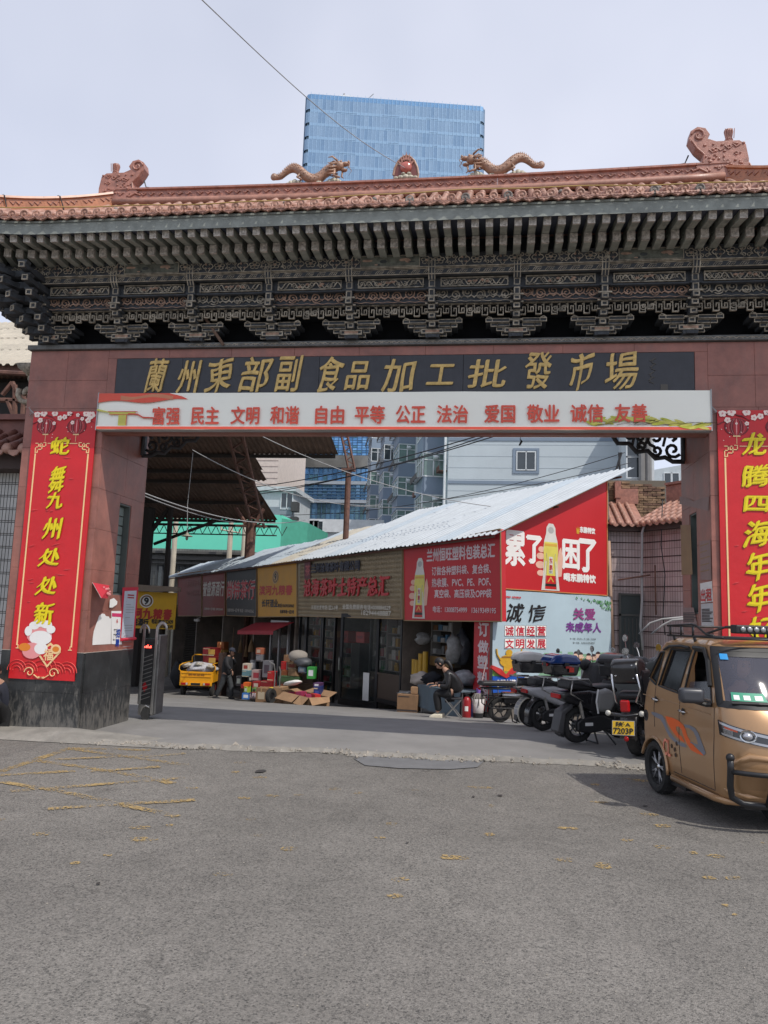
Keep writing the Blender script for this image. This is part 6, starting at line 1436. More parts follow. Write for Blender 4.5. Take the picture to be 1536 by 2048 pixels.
# local: x = -(distance along), y<0 outwards
def bay(s0,w_,out,z0,hw,seed,n=5,zlow=0):
 r_=random.Random(seed)
 for k in range(n):
  z=z0+3.0*k
  if z<gz(Ya):continue
  m2=MB();m2.bb(-s0-w_,-s0,-out,0,z-1.2,z);fac_part(m2,'balcony_panel',AB)
  m2=MB()
  for(xx0,xx1,yy0,yy1)in((-s0-w_,-s0,-out-.03,-out+.03),(-s0-.03,-s0+.03,-out,0)):
   horizontal=(xx1-xx0)>.5
   m2.bb(xx0,xx1,yy0,yy1,z+.0,z+.09);m2.bb(xx0,xx1,yy0,yy1,z+hw-.09,z+hw);m2.bb(xx0,xx1,yy0,yy1,z+hw*.68,z+hw*.68+.06)
   for q in range(4):
    if horizontal:x=xx0+(xx1-xx0)*q/3;m2.bb(x-.04,x+.04,yy0,yy1,z,z+hw)
    elif q<3:yq=yy0+(yy1-yy0)*q/2;m2.bb(xx0,xx1,yq-.04,yq+.04,z,z+hw)
  f=fac_part(m2,'balcony_window',M_WINF)
  m2=MB();m2.bb(-s0-w_+.03,-s0-.02,-out+.02,-.02,z+.05,z+hw-.05);o=m2.build('pane',M_GLG if r_.random()<.7 else M_GLD,f)
  m2=MB();m2.bb(-s0-w_-.05,-s0+.05,-out-.1,0,z+hw,z+hw+.12);fac_part(m2,'balcony_hood',AB)
  if r_.random()<.8:
   m2=MB()
   for q in range(7):x=-s0-w_+w_*q/6;m2.bb(x-.02,x+.02,-out-.45,-out,z-.12,z-.08)
   m2.bb(-s0-w_,-s0,-out-.47,-out-.43,z-.14,z+.25);fac_part(m2,'drying_rack',mat('rack_dark',(.05,.05,.05),.7))
  if r_.random()<.7:m2=MB();T2=Matrix.Translation((-s0+.1,-out*.4,z+hw*.8));m2.ell((0,0,0),(.22,.22,.16),10,6,0,T2);fac_part(m2,'lamp_dome',M_WINF)
# nearest balcony column sits where the photograph shows it: facade distances from the corner
def fs(px):
 q=onPl(px,940,ca,nrm);return(q-ca).dot(hd)
b0=P2(857,957,Ya+2)[1]
bay(1.6,3.0,1.5,b0-6,1.75,1,7);bay(16.0,4.0,1.5,b0-5.2,1.75,2,8);bay(30.0,4.4,1.4,b0-5.2,1.75,3,8);bay(44,5,1.6,b0-5.6,1.75,4,8)
for s_ in(.3,6.5,12.0,24,38):
 for k in range(6):
  z=b0-5.8+3*k+.5;m2=MB();frame_r(m2,-s_-.5,z+.6,.9,1.3,.07,0,0,.07);f=fac_part(m2,'window',M_WINF);m3=MB();m3.bb(-s_-.9,-s_-.1,-.03,-.01,z,z+1.2);m3.build('pane',M_GLD,f)
  if s_ in(.3,12.0)and k%2==0:m3=MB();m3.bb(-s_-1.0,-s_,-.6,0,z-.5,z-.42);m3.bb(-s_-1.0,-s_,-.6,-.56,z-.42,z-.1);fac_part(m3,'flower_shelf',M_RUST)
m2=MB();m2.tube([(xa-.22,Ya-.1,gz(Ya)),(xa-.22,Ya-.1,AH)],.09,8);m2.build('drain_pipe',M_WINF,t,W=True)
# --- other blocks at the right
t=thing('tan_block','white and glass stair tower beside the grey apartment end wall','building',(onY(1285,900,48).x,48,gz(48)))
a,b=P2(1259,900,48)[0],P2(1308,900,48)[0];mb=MB();mb.bb(a,b,48,54,gz(48),16);mb.build('wall',pm('white_render3',(198,202,205),.7),t,W=True)
windows_grid(t,[P2(1268,900,48)[0]],[P2(1270,935,48)[1],P2(1270,903,48)[1]+.3,P2(1270,870,48)[1]+.6],.95,1.4,48,M_WINF,M_GLD,1)
for px_ in(1284,1297):m2=MB();m2.tube([(P2(px_,900,47.6)[0],47.7,3),(P2(px_,900,47.6)[0],47.7,15)],.2,8);m2.build('flue',pm('flue_grey',(120,118,116),.5),t,W=True)
t=thing('distant_block','distant light grey block with a sloping parapet at the right','building',(onY(1330,940,75).x,75,gz(75)))
mb=MB();pts=[P2(1296,950,75),P2(1390,925,75),P2(1390,1010,75),P2(1296,1010,75)];pts=[(pts[0][0],pts[0][1]+.4),(pts[1][0],pts[1][1]),(pts[1][0],gz(75)),(pts[0][0],gz(75))];mb.prism(pts,75,85);mb.build('wall',pm('pale_grey_render',(176,184,188),.7),t,W=True)
windows_grid(t,[P2(1336,962,75)[0],P2(1350,960,75)[0]],[P2(1340,962,75)[1]-.0],.8,1.6,75,M_WINF,M_GLD,1)
# --- brick wall, tiled pavilion and pink tiled wall at the right
Yb=20.9
t=thing('brick_wall','old tan brick wall with crumbling render rising behind the tiled roof','wall',(onY(1270,1000,Yb).x,Yb,gz(Yb)))
x0,x1=P2(1216,990,Yb)[0]-.3,P2(1332,990,Yb)[0];z0,z1=3.0,P2(1240,958,Yb)[1]
mb=MB();mb.bb(x0,x1,Yb+.02,Yb+.3,gz(Yb),z1-.03);mb.build('mortar_core',mat('mortar',(.16,.14,.11),.95),t,W=True)
BR=MB().bb(-.105,.105,-.02,.05,-.027,.027).mesh('brick',mat('tan_brick',(.26,.17,.105),.9,var=.45,vs=6,bump=.6,bs=60));BR2=BR.copy();BR2.materials[0]=mat('dark_brick',(.17,.10,.07),.9,var=.4,vs=6,bump=.6,bs=60)
n_=0;z=z0+.9;row=0
while z<z1-.02:
 x=x0+.1+(.11 if row%2 else 0)
 while x<x1-.1:
  top=z1-.20*(x-x0)/(x1-x0)-.02*sin(x*9)
  if z<top and not(x<x0+.75 and z<z1-.62 and rr.random()<.9):
   o=put('brick',BR if rr.random()<.75 else BR2,t,(x+rr.uniform(-.006,.006),Yb+rr.uniform(-.012,.012),z+rr.uniform(-.003,.003)),W=True);o.rotation_euler=(0,radians(rr.uniform(-2,2)),radians(rr.uniform(-3,3)));n_+=1
  x+=.222
 z+=.064;row+=1
mb=MB();P=[]
for j in range(9):
 for i in range(6):P.append((x0-.05+.8*i/5+rr.uniform(-.04,.04),Yb-.03-rr.uniform(0,.05),z0+.2+(z1-.6-z0-.2)*j/8))
mb.add(P,[(j*6+i,j*6+i+1,(j+1)*6+i+1,(j+1)*6+i)for j in range(8)for i in range(5)]);mb.build('crumbling_render',mat('crumbled_render',(.21,.175,.13),.95,var=.4,vs=5,bump=1,bs=25,stain=.5),t,W=True)
def tile_wall_mat(name,col,joint,w_,h_,ax):
 m=bpy.data.materials.new(name);m.use_nodes=True;n=m.node_tree;L=n.links;b=n.nodes['Principled BSDF'];b.inputs['Roughness'].default_value=.35
 g=n.nodes.new('ShaderNodeTexCoord');sp=n.nodes.new('ShaderNodeSeparateXYZ');L.new(g.outputs['Object'],sp.inputs[0])
 cb=n.nodes.new('ShaderNodeCombineXYZ');L.new(sp.outputs[0 if ax=='x' else 1],cb.inputs[0]);L.new(sp.outputs[2],cb.inputs[1])
 br=n.nodes.new('ShaderNodeTexBrick');L.new(cb.outputs[0],br.inputs['Vector']);br.offset=0;br.inputs['Scale'].default_value=1;br.inputs['Brick Width'].default_value=w_;br.inputs['Row Height'].default_value=h_
 br.inputs['Mortar Size'].default_value=.006;br.inputs['Mortar Smooth'].default_value=.3;br.inputs['Color1'].default_value=(*col,1);br.inputs['Color2'].default_value=(*[c*.88 for c in col],1);br.inputs['Mortar'].default_value=(*joint,1)
 nz_=n.nodes.new('ShaderNodeTexNoise');nz_.inputs['Scale'].default_value=2.2;nz_.inputs['Detail'].default_value=8;mp=n.nodes.new('ShaderNodeMapping');mp.inputs['Scale'].default_value=(1,1,.25);L.new(g.outputs['Object'],mp.inputs[0]);L.new(mp.outputs[0],nz_.inputs[0])
 r_=n.nodes.new('ShaderNodeMapRange');r_.inputs[1].default_value=.35;r_.inputs[2].default_value=.75;r_.inputs[3].default_value=1.1;r_.inputs[4].default_value=.55;L.new(nz_.outputs['Fac'],r_.inputs[0])
 mu=n.nodes.new('ShaderNodeVectorMath');mu.operation='SCALE';L.new(br.outputs['Color'],mu.inputs[0]);L.new(r_.outputs[0],mu.inputs['Scale']);L.new(mu.outputs[0],b.inputs['Base Color'])
 bp=n.nodes.new('ShaderNodeBump');bp.inputs['Strength'].default_value=.5;bp.inputs['Distance'].default_value=.004;bp.invert=True;L.new(br.outputs['Fac'],bp.inputs['Height']);L.new(bp.outputs[0],b.inputs['Normal']);return m
Yk=19.6;FK=Frame(onY(1216,1200,Yk).x,Yk,0);kx=FK.px(1286,1100)[0];KC=FK.w(kx,0,0)
FK2=Frame(KC.x,KC.y,-52)
M_PINK=tile_wall_mat('pink_wall_tiles',srgb(180,162,160),srgb(104,86,84),.072,.34,'x')
t=thing('pink_tiled_annex','pink tiled annex with a small terracotta tile roof, right of the adverts','building',(KC.x,KC.y,gz(Yk)))
zr=FK.px(1250,1062)[1]
mb=MB();mb.bb(0,kx,0,.2,gz(Yk)-.2,zr);o=mb.build('wall',M_PINK,t);o.location=FK.o-t.location
mb=MB();mb.bb(0,7,0,.2,gz(Yk)-.2+.0,zr);o2=mb.build('wall',M_PINK,t);o2.location=KC-t.location;o2.rotation_euler=(0,0,FK2.rz)
def ann(mb,fr,name,m_,**k):o=mb.build(name,m_,t,**k);o.location=fr.o-t.location;o.rotation_euler=(0,0,fr.rz);return o
for fr,L_ in((FK,kx),(FK2,6.6)):
 mb=MB()
 for z in[zr-.30-.36*k for k in range(9)]:mb.bb(0,L_,-.012,0,z,z+.022)
 ann(mb,fr,'wall_groove',mat('groove_dark',(.05,.03,.03),.9))
 mb=MB();mb.bb(-.05,L_,-.22,0,zr-.02,zr+.16);ann(mb,fr,'eave_board',mat('eave_dark',(.07,.05,.045),.85))
 mb=MB();mb.add([(-.1,-.3,zr+.14),(L_,-.3,zr+.14),(L_,1.3,zr+.95),(-.1,1.3,zr+.95)],[(0,1,2,3)]);ann(mb,fr,'roof',M_TILE)
 nt_=int(L_/.19);
 TR=MB();
 for q in range(5):TR.lathe([(.058-.003,0),(.048,.34)],8,0,Matrix.Translation((0,-.3+.29*q*.9,.03+.146*q*.9))@Matrix.Rotation(radians(-63),4,'X'))
 trm=TR.mesh('barrel_tile_row',M_TILEP,True)
 DT=MB();DT.lathe([(.001,.02),(.06,.02),(.06,-.04),(.001,-.04)],10,0,Matrix.Translation((0,-.32,.03))@Matrix.Rotation(radians(75),4,'X'));dtm=DT.mesh('eave_disc_tile',M_TILEP,True)
 PT=MB();PT.prism([(-.075,0),(-.05,-.05),(0,-.075),(.05,-.05),(.075,0)],-.345,-.32);ptm=PT.mesh('drip_tile',M_TILEP)
 for q in range(nt_):
  x=.05+q*.19
  for me_,dx_ in((trm,0),(dtm,0),(ptm,.095)):
   o=put(me_.name.split('.')[0],me_,t);o.location=fr.w(x+dx_,0,zr+.14)-t.location;o.rotation_euler=(0,0,fr.rz)
mb=MB();mb.bb(kx*.45,kx+.1,1.1,1.3,zr+.85,zr+1.25);mb.bb(kx*.42,kx*.6,1.08,1.32,zr+1.0,zr+1.45);ann(mb,FK,'roof_ridge',M_TILEC)
mb=MB();mb.bb(-.2,6.6,1.1,1.3,zr+.8,zr+1.3);mb.bb(-.2,6.6,1.05,1.35,zr+1.3,zr+1.36);ann(mb,FK2,'roof_ridge',M_TILEC)
mb=MB();a=FK.px(1237,1187)[0];b=FK.px(1284,1187)[0];zd=FK.px(1260,1187)[1];mb.bb(a,b,-.03,0,gz(Yk),zd);
dr=ann(mb,FK,'door',mat('dark_metal_door',(.035,.045,.045),.55,metal=.3));m2=MB();frame_r(m2,(a+b)/2,(zd+gz(Yk))/2,b-a,zd-gz(Yk),.05,-.03,0,.03);m2.bb(a,b,-.06,-.03,zd-.55,zd-.5)
for q in range(6):m2.bb(a+(b-a)*(q+.5)/6-.01,a+(b-a)*(q+.5)/6+.01,-.05,-.03,gz(Yk)+.3,zd-.6)
m2.build('door_frame',mat('door_frame_dark',(.06,.06,.055),.6),dr)
def px_tube(fr,pts,y,r_,m_,name,label,cat):
 mb=MB();P=[fr.px(a,b,y)for a,b in pts];mb.tube([fr.w(p[0],y,p[1])for p in P],r_,8);o=mb.build(name,m_,smooth=True);return tag(o,label,cat)
px_tube(FK,[(1217,1082),(1221,1200),(1228,1345)],-.15,.05,pm('pipe_tan',(170,140,120),.6),'drain_pipe','tan drain pipe between the adverts and the pink tiled wall','pipe')
px_tube(FK,[(1290,1048),(1284,1065),(1283,1150),(1284,1200),(1281,1250),(1286,1300)],-.35,.03,M_CABLEG,'conduit','bent grey conduit hanging from the eave down the pink tiled wall','pipe')
px_tube(FK2,[(1325,1000),(1322,1090),(1330,1150),(1326,1230),(1330,1270)],-.2,.012,M_CABLE,'loose_cable','loose black cable looping down the pink wall beside the pillar','cable')
px_tube(FK2,[(1310,1130),(1312,1230)],-.15,.02,M_RUST,'wall_bracket','short rusty upright bar fixed on the pink tiled wall','bar')
px_tube(FK,[(1236,1160),(1300,1150)],-.4,.02,M_RUST,'clothes_pole','thin rusty pole propped across the pink tiled wall','pole')
mb=MB();P=[onY(*q,12.4)for q in((1278,1268),(1300,1246),(1325,1238),(1368,1234))];P2_=[onY(*q,12.2)for q in((1303,1268),(1325,1250),(1345,1240),(1369,1238))]
mb.tube(P,.014,6);mb.tube(P2_,.014,6);tag(mb.build('bent_rods',M_CABLEG,smooth=True),'two bent pale rods sticking out above the van rack','rods')

# --- market hall on the left: big corrugated canopy on rusty posts
hall=thing('hall_canopy','large corrugated canopy of the market hall on rusty steel trusses','canopy',(-14,24,gz(24)))
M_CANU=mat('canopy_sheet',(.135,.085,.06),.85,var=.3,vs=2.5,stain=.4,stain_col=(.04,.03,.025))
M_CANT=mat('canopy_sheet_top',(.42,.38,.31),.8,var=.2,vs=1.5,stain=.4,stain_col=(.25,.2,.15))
def far_z(Y):return 9.6-.279*(Y-20)
Pn=Vector((0,.279,1)).normalized();P0n=Vector((0,20,9.6))
def onF(px,py):return onPl(px,py,P0n,Pn)
def canopy_piece(x0,x1,Y0,Y1,zf,nm='canopy_sheet'):
 n=max(2,int((x1-x0)/.19));mb=MB();xs_=[]
 for i in range(n):x=x0+(x1-x0)*i/n;d_=(x1-x0)/n;xs_+=[(x,0),(x+d_*.3,0),(x+d_*.5,.045),(x+d_*.8,.045)]
 xs_.append((x1,0));vs=[(x,Y,zf(Y)+h)for Y in(Y0,Y1)for(x,h)in xs_];m_=len(xs_)
 mb.add(vs,[(i,i+1,m_+i+1,m_+i)for i in range(m_-1)]);o=mb.build(nm,[M_CANU],hall,W=True);return o
e1=onF(676,908);e2=onF(541,960);e3=onF(555,1040)
cols_y=[20.0,22.6,25.2,e1.y,(e1.y+e2.y)/2+.2,e2.y,(e2.y+e3.y)/2,e3.y]
for a,b in zip(cols_y,cols_y[1:]):
 xe=e1.x if b<=e1.y+.01 else(onF(620,912).x if b<=e2.y-.1 and b<e2.y-.01 else(onF(541,940).x if b<=e2.y+.01 else e3.x))
 if b>e1.y+.01 and b<=e2.y+.01:xe=onF(541,955).x-.1*(b-e1.y)
 x=xe
 while x>-26:
  canopy_piece(max(x-3.0,-26.2),x,a,b+.12,far_z);x-=2.97
near_z=lambda Y:6.4+.55*(Y-14)
xnear=-4.3
for(a,b)in((14.0,15.6),(15.6,17.2),(17.2,18.8),(18.8,20.1)):
 x=-7.5
 while x>-26:o=canopy_piece(max(x-2.4,-26.2),x,a-.1,b,near_z,'canopy_sheet');o.data.materials[0]=M_CANT;x-=2.37
for Y in cols_y:mb=MB();xe=e1.x if Y<=e1.y else e3.x;mb.bb(-26,xe-.1,Y-.05,Y+.05,far_z(Y)-.16,far_z(Y)-.03);mb.build('purlin',mat('purlin_dark',(.03,.024,.02),.8),hall,W=True)
for Y in(14.05,16.5,19):mb=MB();mb.bb(-26,-7.6,Y-.05,Y+.05,near_z(Y)-.18,near_z(Y)-.04);mb.build('purlin',M_RUST,hall,W=True)
# latticed truss legs and rafters
def lattice(a,b,w_,name,m_=M_RUST,n=8,r=.035):
 a=Vector(a);b=Vector(b);d=b-a;s_=Vector((w_,0,0))if abs(d.normalized().x)<.8 else Vector((0,0,w_));mb=MB();mb.tube([a,b],r,5);mb.tube([a+s_,b+s_],r,5)
 for k in range(n):mb.tube([a+d*(k/n)+(s_ if k%2 else Vector()),a+d*((k+1)/n)+(Vector()if k%2 else s_)],r*.6,4)
 return mb.build(name,m_,hall,W=True)
def PT(px,py,Y):return onY(px,py,Y)
lattice(PT(455,865,24),PT(505,1055,31),.5,'truss_rafter',n=14,r=.06);lattice(PT(682,868,25.5),PT(697,938,25.5),.22,'truss_rafter',n=8,r=.04)
mb=MB();a=PT(697,940,25.5);mb.tube([a,Vector((a.x,a.y,gz(25.5)))],.1,10);mb.box((a.x,a.y,a.z),(.45,.3,.08));mb.build('steel_post',M_RUST,hall,W=True)
a=PT(500,1090,31);tp=PT(500,1045,31);mb=MB();mb.tube([(a.x,a.y,gz(31)),(a.x,a.y,tp.z)],.22,10);mb.tube([(a.x,a.y,tp.z-.4),(a.x-.7,a.y,tp.z+.6)],.08,6);mb.tube([(a.x,a.y,tp.z-.4),(a.x+.5,a.y,tp.z+.6)],.08,6);mb.box((a.x,a.y,tp.z-.15),(1.3,.3,.08));mb.build('steel_post',M_RUST,hall,W=True)
a=PT(292,1090,31);mb=MB();mb.tube([(a.x,a.y,gz(31)),(a.x,a.y,a.z+1.6)],.28,8);mb.tube([(a.x,a.y,a.z+.3),(a.x+.9,a.y,a.z+1.6)],.1,6);mb.tube([(a.x+1.0,a.y,gz(31)),(a.x+1.0,a.y,a.z+1.6)],.12,6);mb.build('steel_post',mat('post_dark',(.03,.025,.022),.8),hall,W=True)
a=PT(308,1088,31.2);b=PT(442,1038,31.2);mb=MB();mb.tube([a,b],.07,6);mb.build('tie_rod',mat('post_dark',(.03,.025,.022),.8),hall,W=True)
mb=MB();zz=far_z(e3.y)-.3
for k in range(40):x=-26+k*.42;mb.tube([(x,e3.y,zz),(x+.21,e3.y,zz-.42),(x+.42,e3.y,zz)],.025,4)
mb.tube([(-26,e3.y,zz),(e3.x,e3.y,zz)],.06,5);mb.tube([(-26,e3.y,zz-.42),(e3.x,e3.y,zz-.42)],.03,5);mb.build('edge_truss',mat('post_dark',(.03,.025,.022),.8),hall,W=True)
# near-side truss glimpsed left of the gate
mb=MB()
for(p,q)in(((0,800),(62,802)),((0,835),(60,838)),((30,770),(30,835)),((48,790),(45,835)),((5,790),(25,765)),((25,765),(40,800)),((0,745),(66,748)),((15,800),(30,838))):mb.tube([PT(*p,13.6),PT(*q,13.6)],.05,6)
mb.build('edge_truss',M_RUST,hall,W=True)
mb=MB();mb.bb(-26,-8.2,14.6,14.7,4.3,6.2);mb.build('back_boarding',mat('boarding_dark',(.03,.028,.026),.9),hall,W=True)
# lamp hanging from the hall roof
a=PT(375,1010,22);c=PT(374,1073,22);t=thing('pendant_lamp','enamel pendant lamp hanging on a long cord under the hall canopy','lamp',tuple(c))
mb=MB();mb.tube([(0,0,.1),tuple(a-c)],.012,5);mb.tube([tuple(a-c),tuple(PT(386,905,22)-c)],.01,5);mb.build('cord',M_CABLEG,t)
mb=MB();mb.lathe([(.03,.12),(.05,.07),(.17,.01),(.17,0),(.04,.055),(.03,.12)],18);mb.build('lamp_shade',mat('enamel',(.3,.28,.22),.5),t,smooth=True);mb=MB();mb.ell((0,0,-.04),(.045,.045,.08),10,8);mb.build('bulb',mat('bulb_glass',(.3,.28,.24),.2),t,smooth=True)
# --- turquoise wall building beyond, pipes, and tiled market house under it
Yt=44.0;t=thing('turquoise_building','bright turquoise rendered wall beyond the hall canopy','building',(onY(430,1080,Yt).x,Yt,gz(Yt)))
a=P2(280,1050,Yt)[0]-2;b=P2(563,1050,Yt)[0];zt=P2(420,1034,Yt)[1];mb=MB();mb.bb(a,b,Yt,Yt+8,gz(Yt),zt+.2);mb.build('wall',pm('turquoise_render',(108,214,186),.75,var=.05,stain=.1,stain_col=(.1,.3,.25),vs=.5),t,W=True)
mb=MB();mb.prism([(b+.01,Yt),(b+1.1,Yt+2.0),(b+1.1,Yt+8),(b+.01,Yt+8)],gz(Yt),zt,0,None,'z');mb.build('side_wall',pm('turquoise_shaded',(70,150,128),.75),t,W=True)  # turning side: same turquoise, its shade put into a darker colour
for k,(px_,w_)in enumerate(((348,.13),(459,.13),(487,.12))):
 p=PT(px_,1100,36.5);mb=MB();mb.tube([(p.x,36.5,gz(36.5)),(p.x,36.5,P2(px_,1036,36.5)[1]+.8)],w_,10)
 if k==1:mb.tube([(p.x-.5,36.4,P2(px_,1060,36.5)[1]),(p.x+.55,36.4,P2(px_,1066,36.5)[1])],.04,5);mb.tube([(p.x-.45,36.4,P2(px_,1060,36.5)[1]),(p.x-.45,36.4,P2(px_,1052,36.5)[1])],.05,5);mb.tube([(p.x+.5,36.4,P2(px_,1066,36.5)[1]),(p.x+.5,36.4,P2(px_,1058,36.5)[1])],.05,5)
 tag(mb.build('utility_pole',pm('pole_cream',(188,178,160),.7)),['cream utility pole furthest left against the turquoise wall','cream utility pole with a crossarm against the turquoise wall','plain cream utility pole right of the one with the crossarm'][k],'pole','poles before the turquoise wall')
Ym=38.0;t=thing('tiled_market_house','grey mosaic tiled market house with dark upper windows under the hall canopy','building',(onY(380,1150,Ym).x,Ym,gz(Ym)))
a=P2(270,1100,Ym)[0]-6;b=P2(500,1100,Ym)[0];zt=P2(380,1098,Ym)[1]
mb=MB();mb.bb(a,b,Ym,Ym+5,gz(Ym)-.3,zt);mb.build('wall',tile_wall_mat('mosaic_grey',srgb(120,122,118),srgb(48,46,44),.14,.34,'x'),t)
t.children[0].location=-t.location
for k,(px0,px1,y0,y1)in enumerate(((312,352,1131,1176),(354,398,1131,1176),(272,284,1140,1176))):
 xa_,za_=P2(px0,y1,Ym);xb_,zb_=P2(px1,y0,Ym);windows_grid(t,[(xa_+xb_)/2],[(za_+zb_)/2],xb_-xa_,zb_-za_,Ym-.02,mat('old_dark_frame',(.05,.055,.06),.6),M_GLD,3)
for(y_,hh,dd)in((1104,.12,.5),(1113,.2,.35),(1125,.1,.25)):mb=MB();z=P2(380,y_,Ym)[1];mb.bb(a,b,Ym-dd,Ym,z-hh,z);mb.build('ledge',mat('ledge_dark',(.10,.10,.095),.85),t,W=True)
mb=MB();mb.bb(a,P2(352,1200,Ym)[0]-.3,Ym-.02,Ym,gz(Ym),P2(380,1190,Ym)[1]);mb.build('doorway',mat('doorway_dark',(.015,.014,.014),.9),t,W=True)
mb=MB();sx0,sx1=P2(358,1300,36)[0],P2(408,1300,36)[0];zz=gz(36)
for k in range(30):z=zz+.06+k*.085;mb.prism([(z,0),(z+.04,-.03),(z+.08,0)],sx0,sx1,0,Matrix(((1,0,0,0),(0,0,0,35.5),(0,0,0,0),(0,0,0,1))),'y')if False else mb.tube([(sx0,35.6,z+.04),(sx1,35.6,z+.04)],.042,6)
tag(mb.build('roller_shutter',mat('shutter_brown',(.06,.05,.042),.6,metal=.3)),'brown roller shutter closed behind the yellow tricycle','shutter')
# yellow liquor banner under the hall edge
Yy=30.5;t=thing('yellow_banner_sign','yellow liquor banner with nine emblem and red characters left of the shop row','sign',(onY(300,1250,Yy).x,Yy,1.0))
q=[P2(*p,Yy)for p in((262,1256),(349,1259),(354,1186),(262,1182))];mb=MB();mb.prism(q,Yy,Yy+.05);mb.build('panel',pm('banner_yellow',(228,178,36),.55,var=.08),t,W=True)
q=[P2(*p,Yy-.4)for p in((258,1182),(354,1183),(354,1174),(258,1168))];mb=MB();mb.prism(q,Yy-.4,Yy);mb.build('awning_roll',pm('awning_tan',(150,135,120),.7),t,W=True)
mb=MB();p=P2(293,1202,Yy);emblem9(mb,p[0],p[1],.30,Yy-.004,1)
def wtext(s,x0,x1,y0,y1,Y,mi,**k):a=P2(x0,y1,Y);b=P2(x1,y0,Y);text(mb,s,a[0],b[0],a[1],b[1],Y,mi,**k)
wtext('滨河九粮春',245,345,1219,1236,Yy-.006,0,bold=.02,brush=.4);wtext('惠民酒行',255,297,1238,1250,Yy-.006,3,bold=.02);wtext('电话18919122439',303,346,1239,1247,Yy-.006,3,bold=.008);wtext('东部市场一区8号',312,346,1250,1256,Yy-.006,3,bold=.006)
mb.build('lettering',[pm('sign_letter_crimson',(190,50,40),.5),P_WHITE,pm('emblem_brown',(120,85,50),.5),P_BLACK],t,W=True)
# old dark roofs above the far shops
t=thing('old_shed_roof','low dark felt roof with a drain pipe running behind the white roof','roof',tuple(FA.w(-15,2.5,3.2)),FA.rz)
mb=MB();mb.prism([(1.0,-.6),(6,.0),(6,1.3),(1.0,.6)],-10.5,8.5,0,None,'x');mb.build('roof_slab',mat('old_felt',(.05,.048,.045),.9,var=.4),t);mb=MB();mb.tube([(-10.4,.9,.35),(0,.9,.62),(8.4,.9,.9)],.06,6);mb.build('drain_pipe',M_CABLEG,t)
# --- white tiled building adjoining on the left
Yw=9.9;t=thing('white_tiled_building','white tiled building with a terracotta tile eave adjoining the left pillar','building',(-7.6,Yw,0))
mb=MB();mb.bb(-12,XL-.01,Yw,Yw+.5,-.1,3.7);o=mb.build('wall',tile_wall_mat('white_wall_tiles',srgb(205,205,200),srgb(60,58,55),.05,.18,'x'),t);o.location=-t.location
for k in range(19):
 z=.2+.18*k;m2=MB();m2.bb(-8.2,XL-.012,Yw-.004,Yw,z,z+.008);m2.build('wall_groove',mat('groove_dark2',(.07,.065,.06),.9),t,W=True)
ze=3.62;mb=MB();mb.bb(-12,XL-.02,Yw-.35,Yw,ze-.22,ze);mb.build('eave_board',mat('eave_dark',(.07,.05,.045),.85),t,W=True)
mb=MB();mb.add([(-12,Yw-.5,ze),(XL-.02,Yw-.5,ze),(XL-.02,Yw+.35,ze+.42),(-12,Yw+.35,ze+.42)],[(0,1,2,3)]);mb.build('roof',mat('old_terracotta',(.2,.085,.065),.6,var=.3),t,W=True)
mb=MB();mb.bb(-12,XL-.02,Yw+.3,Yw+.5,ze+.3,ze+.62);mb.bb(-12,XL-.02,Yw+.22,Yw+.55,ze+.62,ze+.7);mb.build('roof_ridge',mat('old_terracotta_carved',(.21,.085,.065),.55,var=.3),t,W=True)
TRm=MB()
for q in range(3):TRm.lathe([(.066,0),(.055,.38)],8,0,Matrix.Translation((0,-.5+.3*q,.03+.15*q))@Matrix.Rotation(radians(-63.5),4,'X'))
trm=TRm.mesh('barrel_tile_row',mat('old_terracotta',(.2,.085,.065),.6,var=.3),True)
DTm=MB();DTm.lathe([(.001,.02),(.068,.02),(.068,-.05),(.001,-.05)],12,0,Matrix.Translation((0,-.52,.03))@Matrix.Rotation(radians(75),4,'X'));dtm=DTm.mesh('eave_disc_tile',M_TILEP,True)
PTm=MB();PTm.prism([(-.1,0),(-.06,-.06),(0,-.085),(.06,-.06),(.1,0)],-.55,-.52);ptm=PTm.mesh('drip_tile',M_TILEP)
for k in range(9):
 x=XL-.16-.235*k
 for me_,dx_ in((trm,0),(dtm,0),(ptm,.118)):
  if x+dx_<XL-.05:put(me_.name.split('.')[0],me_,t,(x+dx_,Yw,ze),W=True)
mb=MB();mb.bb(-8.4,-6.93,Yw-.03,Yw,-.1,1.95);mb.build('door',mat('brown_door',(.05,.035,.028),.6),t,W=True)
# --- overhead cables
def cable(pts,sag,r_=.012,m_=M_CABLE,label='',name='overhead_cable',group='overhead cables'):
 a,b=pts;a=Vector(a);b=Vector(b);mb=MB();mb.tube([a+(b-a)*(i/30)-Vector((0,0,sag*4*(i/30)*(1-i/30)))for i in range(31)],r_,5);return tag(mb.build(name,m_,smooth=True),label,'cable',group)
cable((PT(470,978,30),PT(1000,858,20)),.25,.018,label='upper black cable sagging from the hall canopy to the upper right')
cable((PT(480,985,30),PT(1000,862,19.5)),.32,.016,label='middle black cable just under the upper one, below the lintel')
cable((PT(490,992,30),PT(1010,866,19)),.2,.016,label='lowest of the three black cables rising to the lintel')
cable((PT(495,858,20),PT(1300,1012,22)),.9,.012,M_CABLEG,'long grey cable crossing before the apartment wall')
cable((PT(385,900,21),PT(760,1010,30)),.5,.014,M_CABLEG,'pale cable from the left spandrel over to the steel post')
cable((PT(285,985,16),PT(610,1040,30)),.35,.016,M_CABLEG,'pale cable leaving the left pillar towards the shops')
cable((PT(283,990,16),PT(470,1045,30)),.1,.014,M_CABLEG,'pale cable just beneath the other at the left pillar')
cable((PT(560,1030,30),PT(1250,905,24)),.5,.012,label='thin cable low across the grey apartment wall')
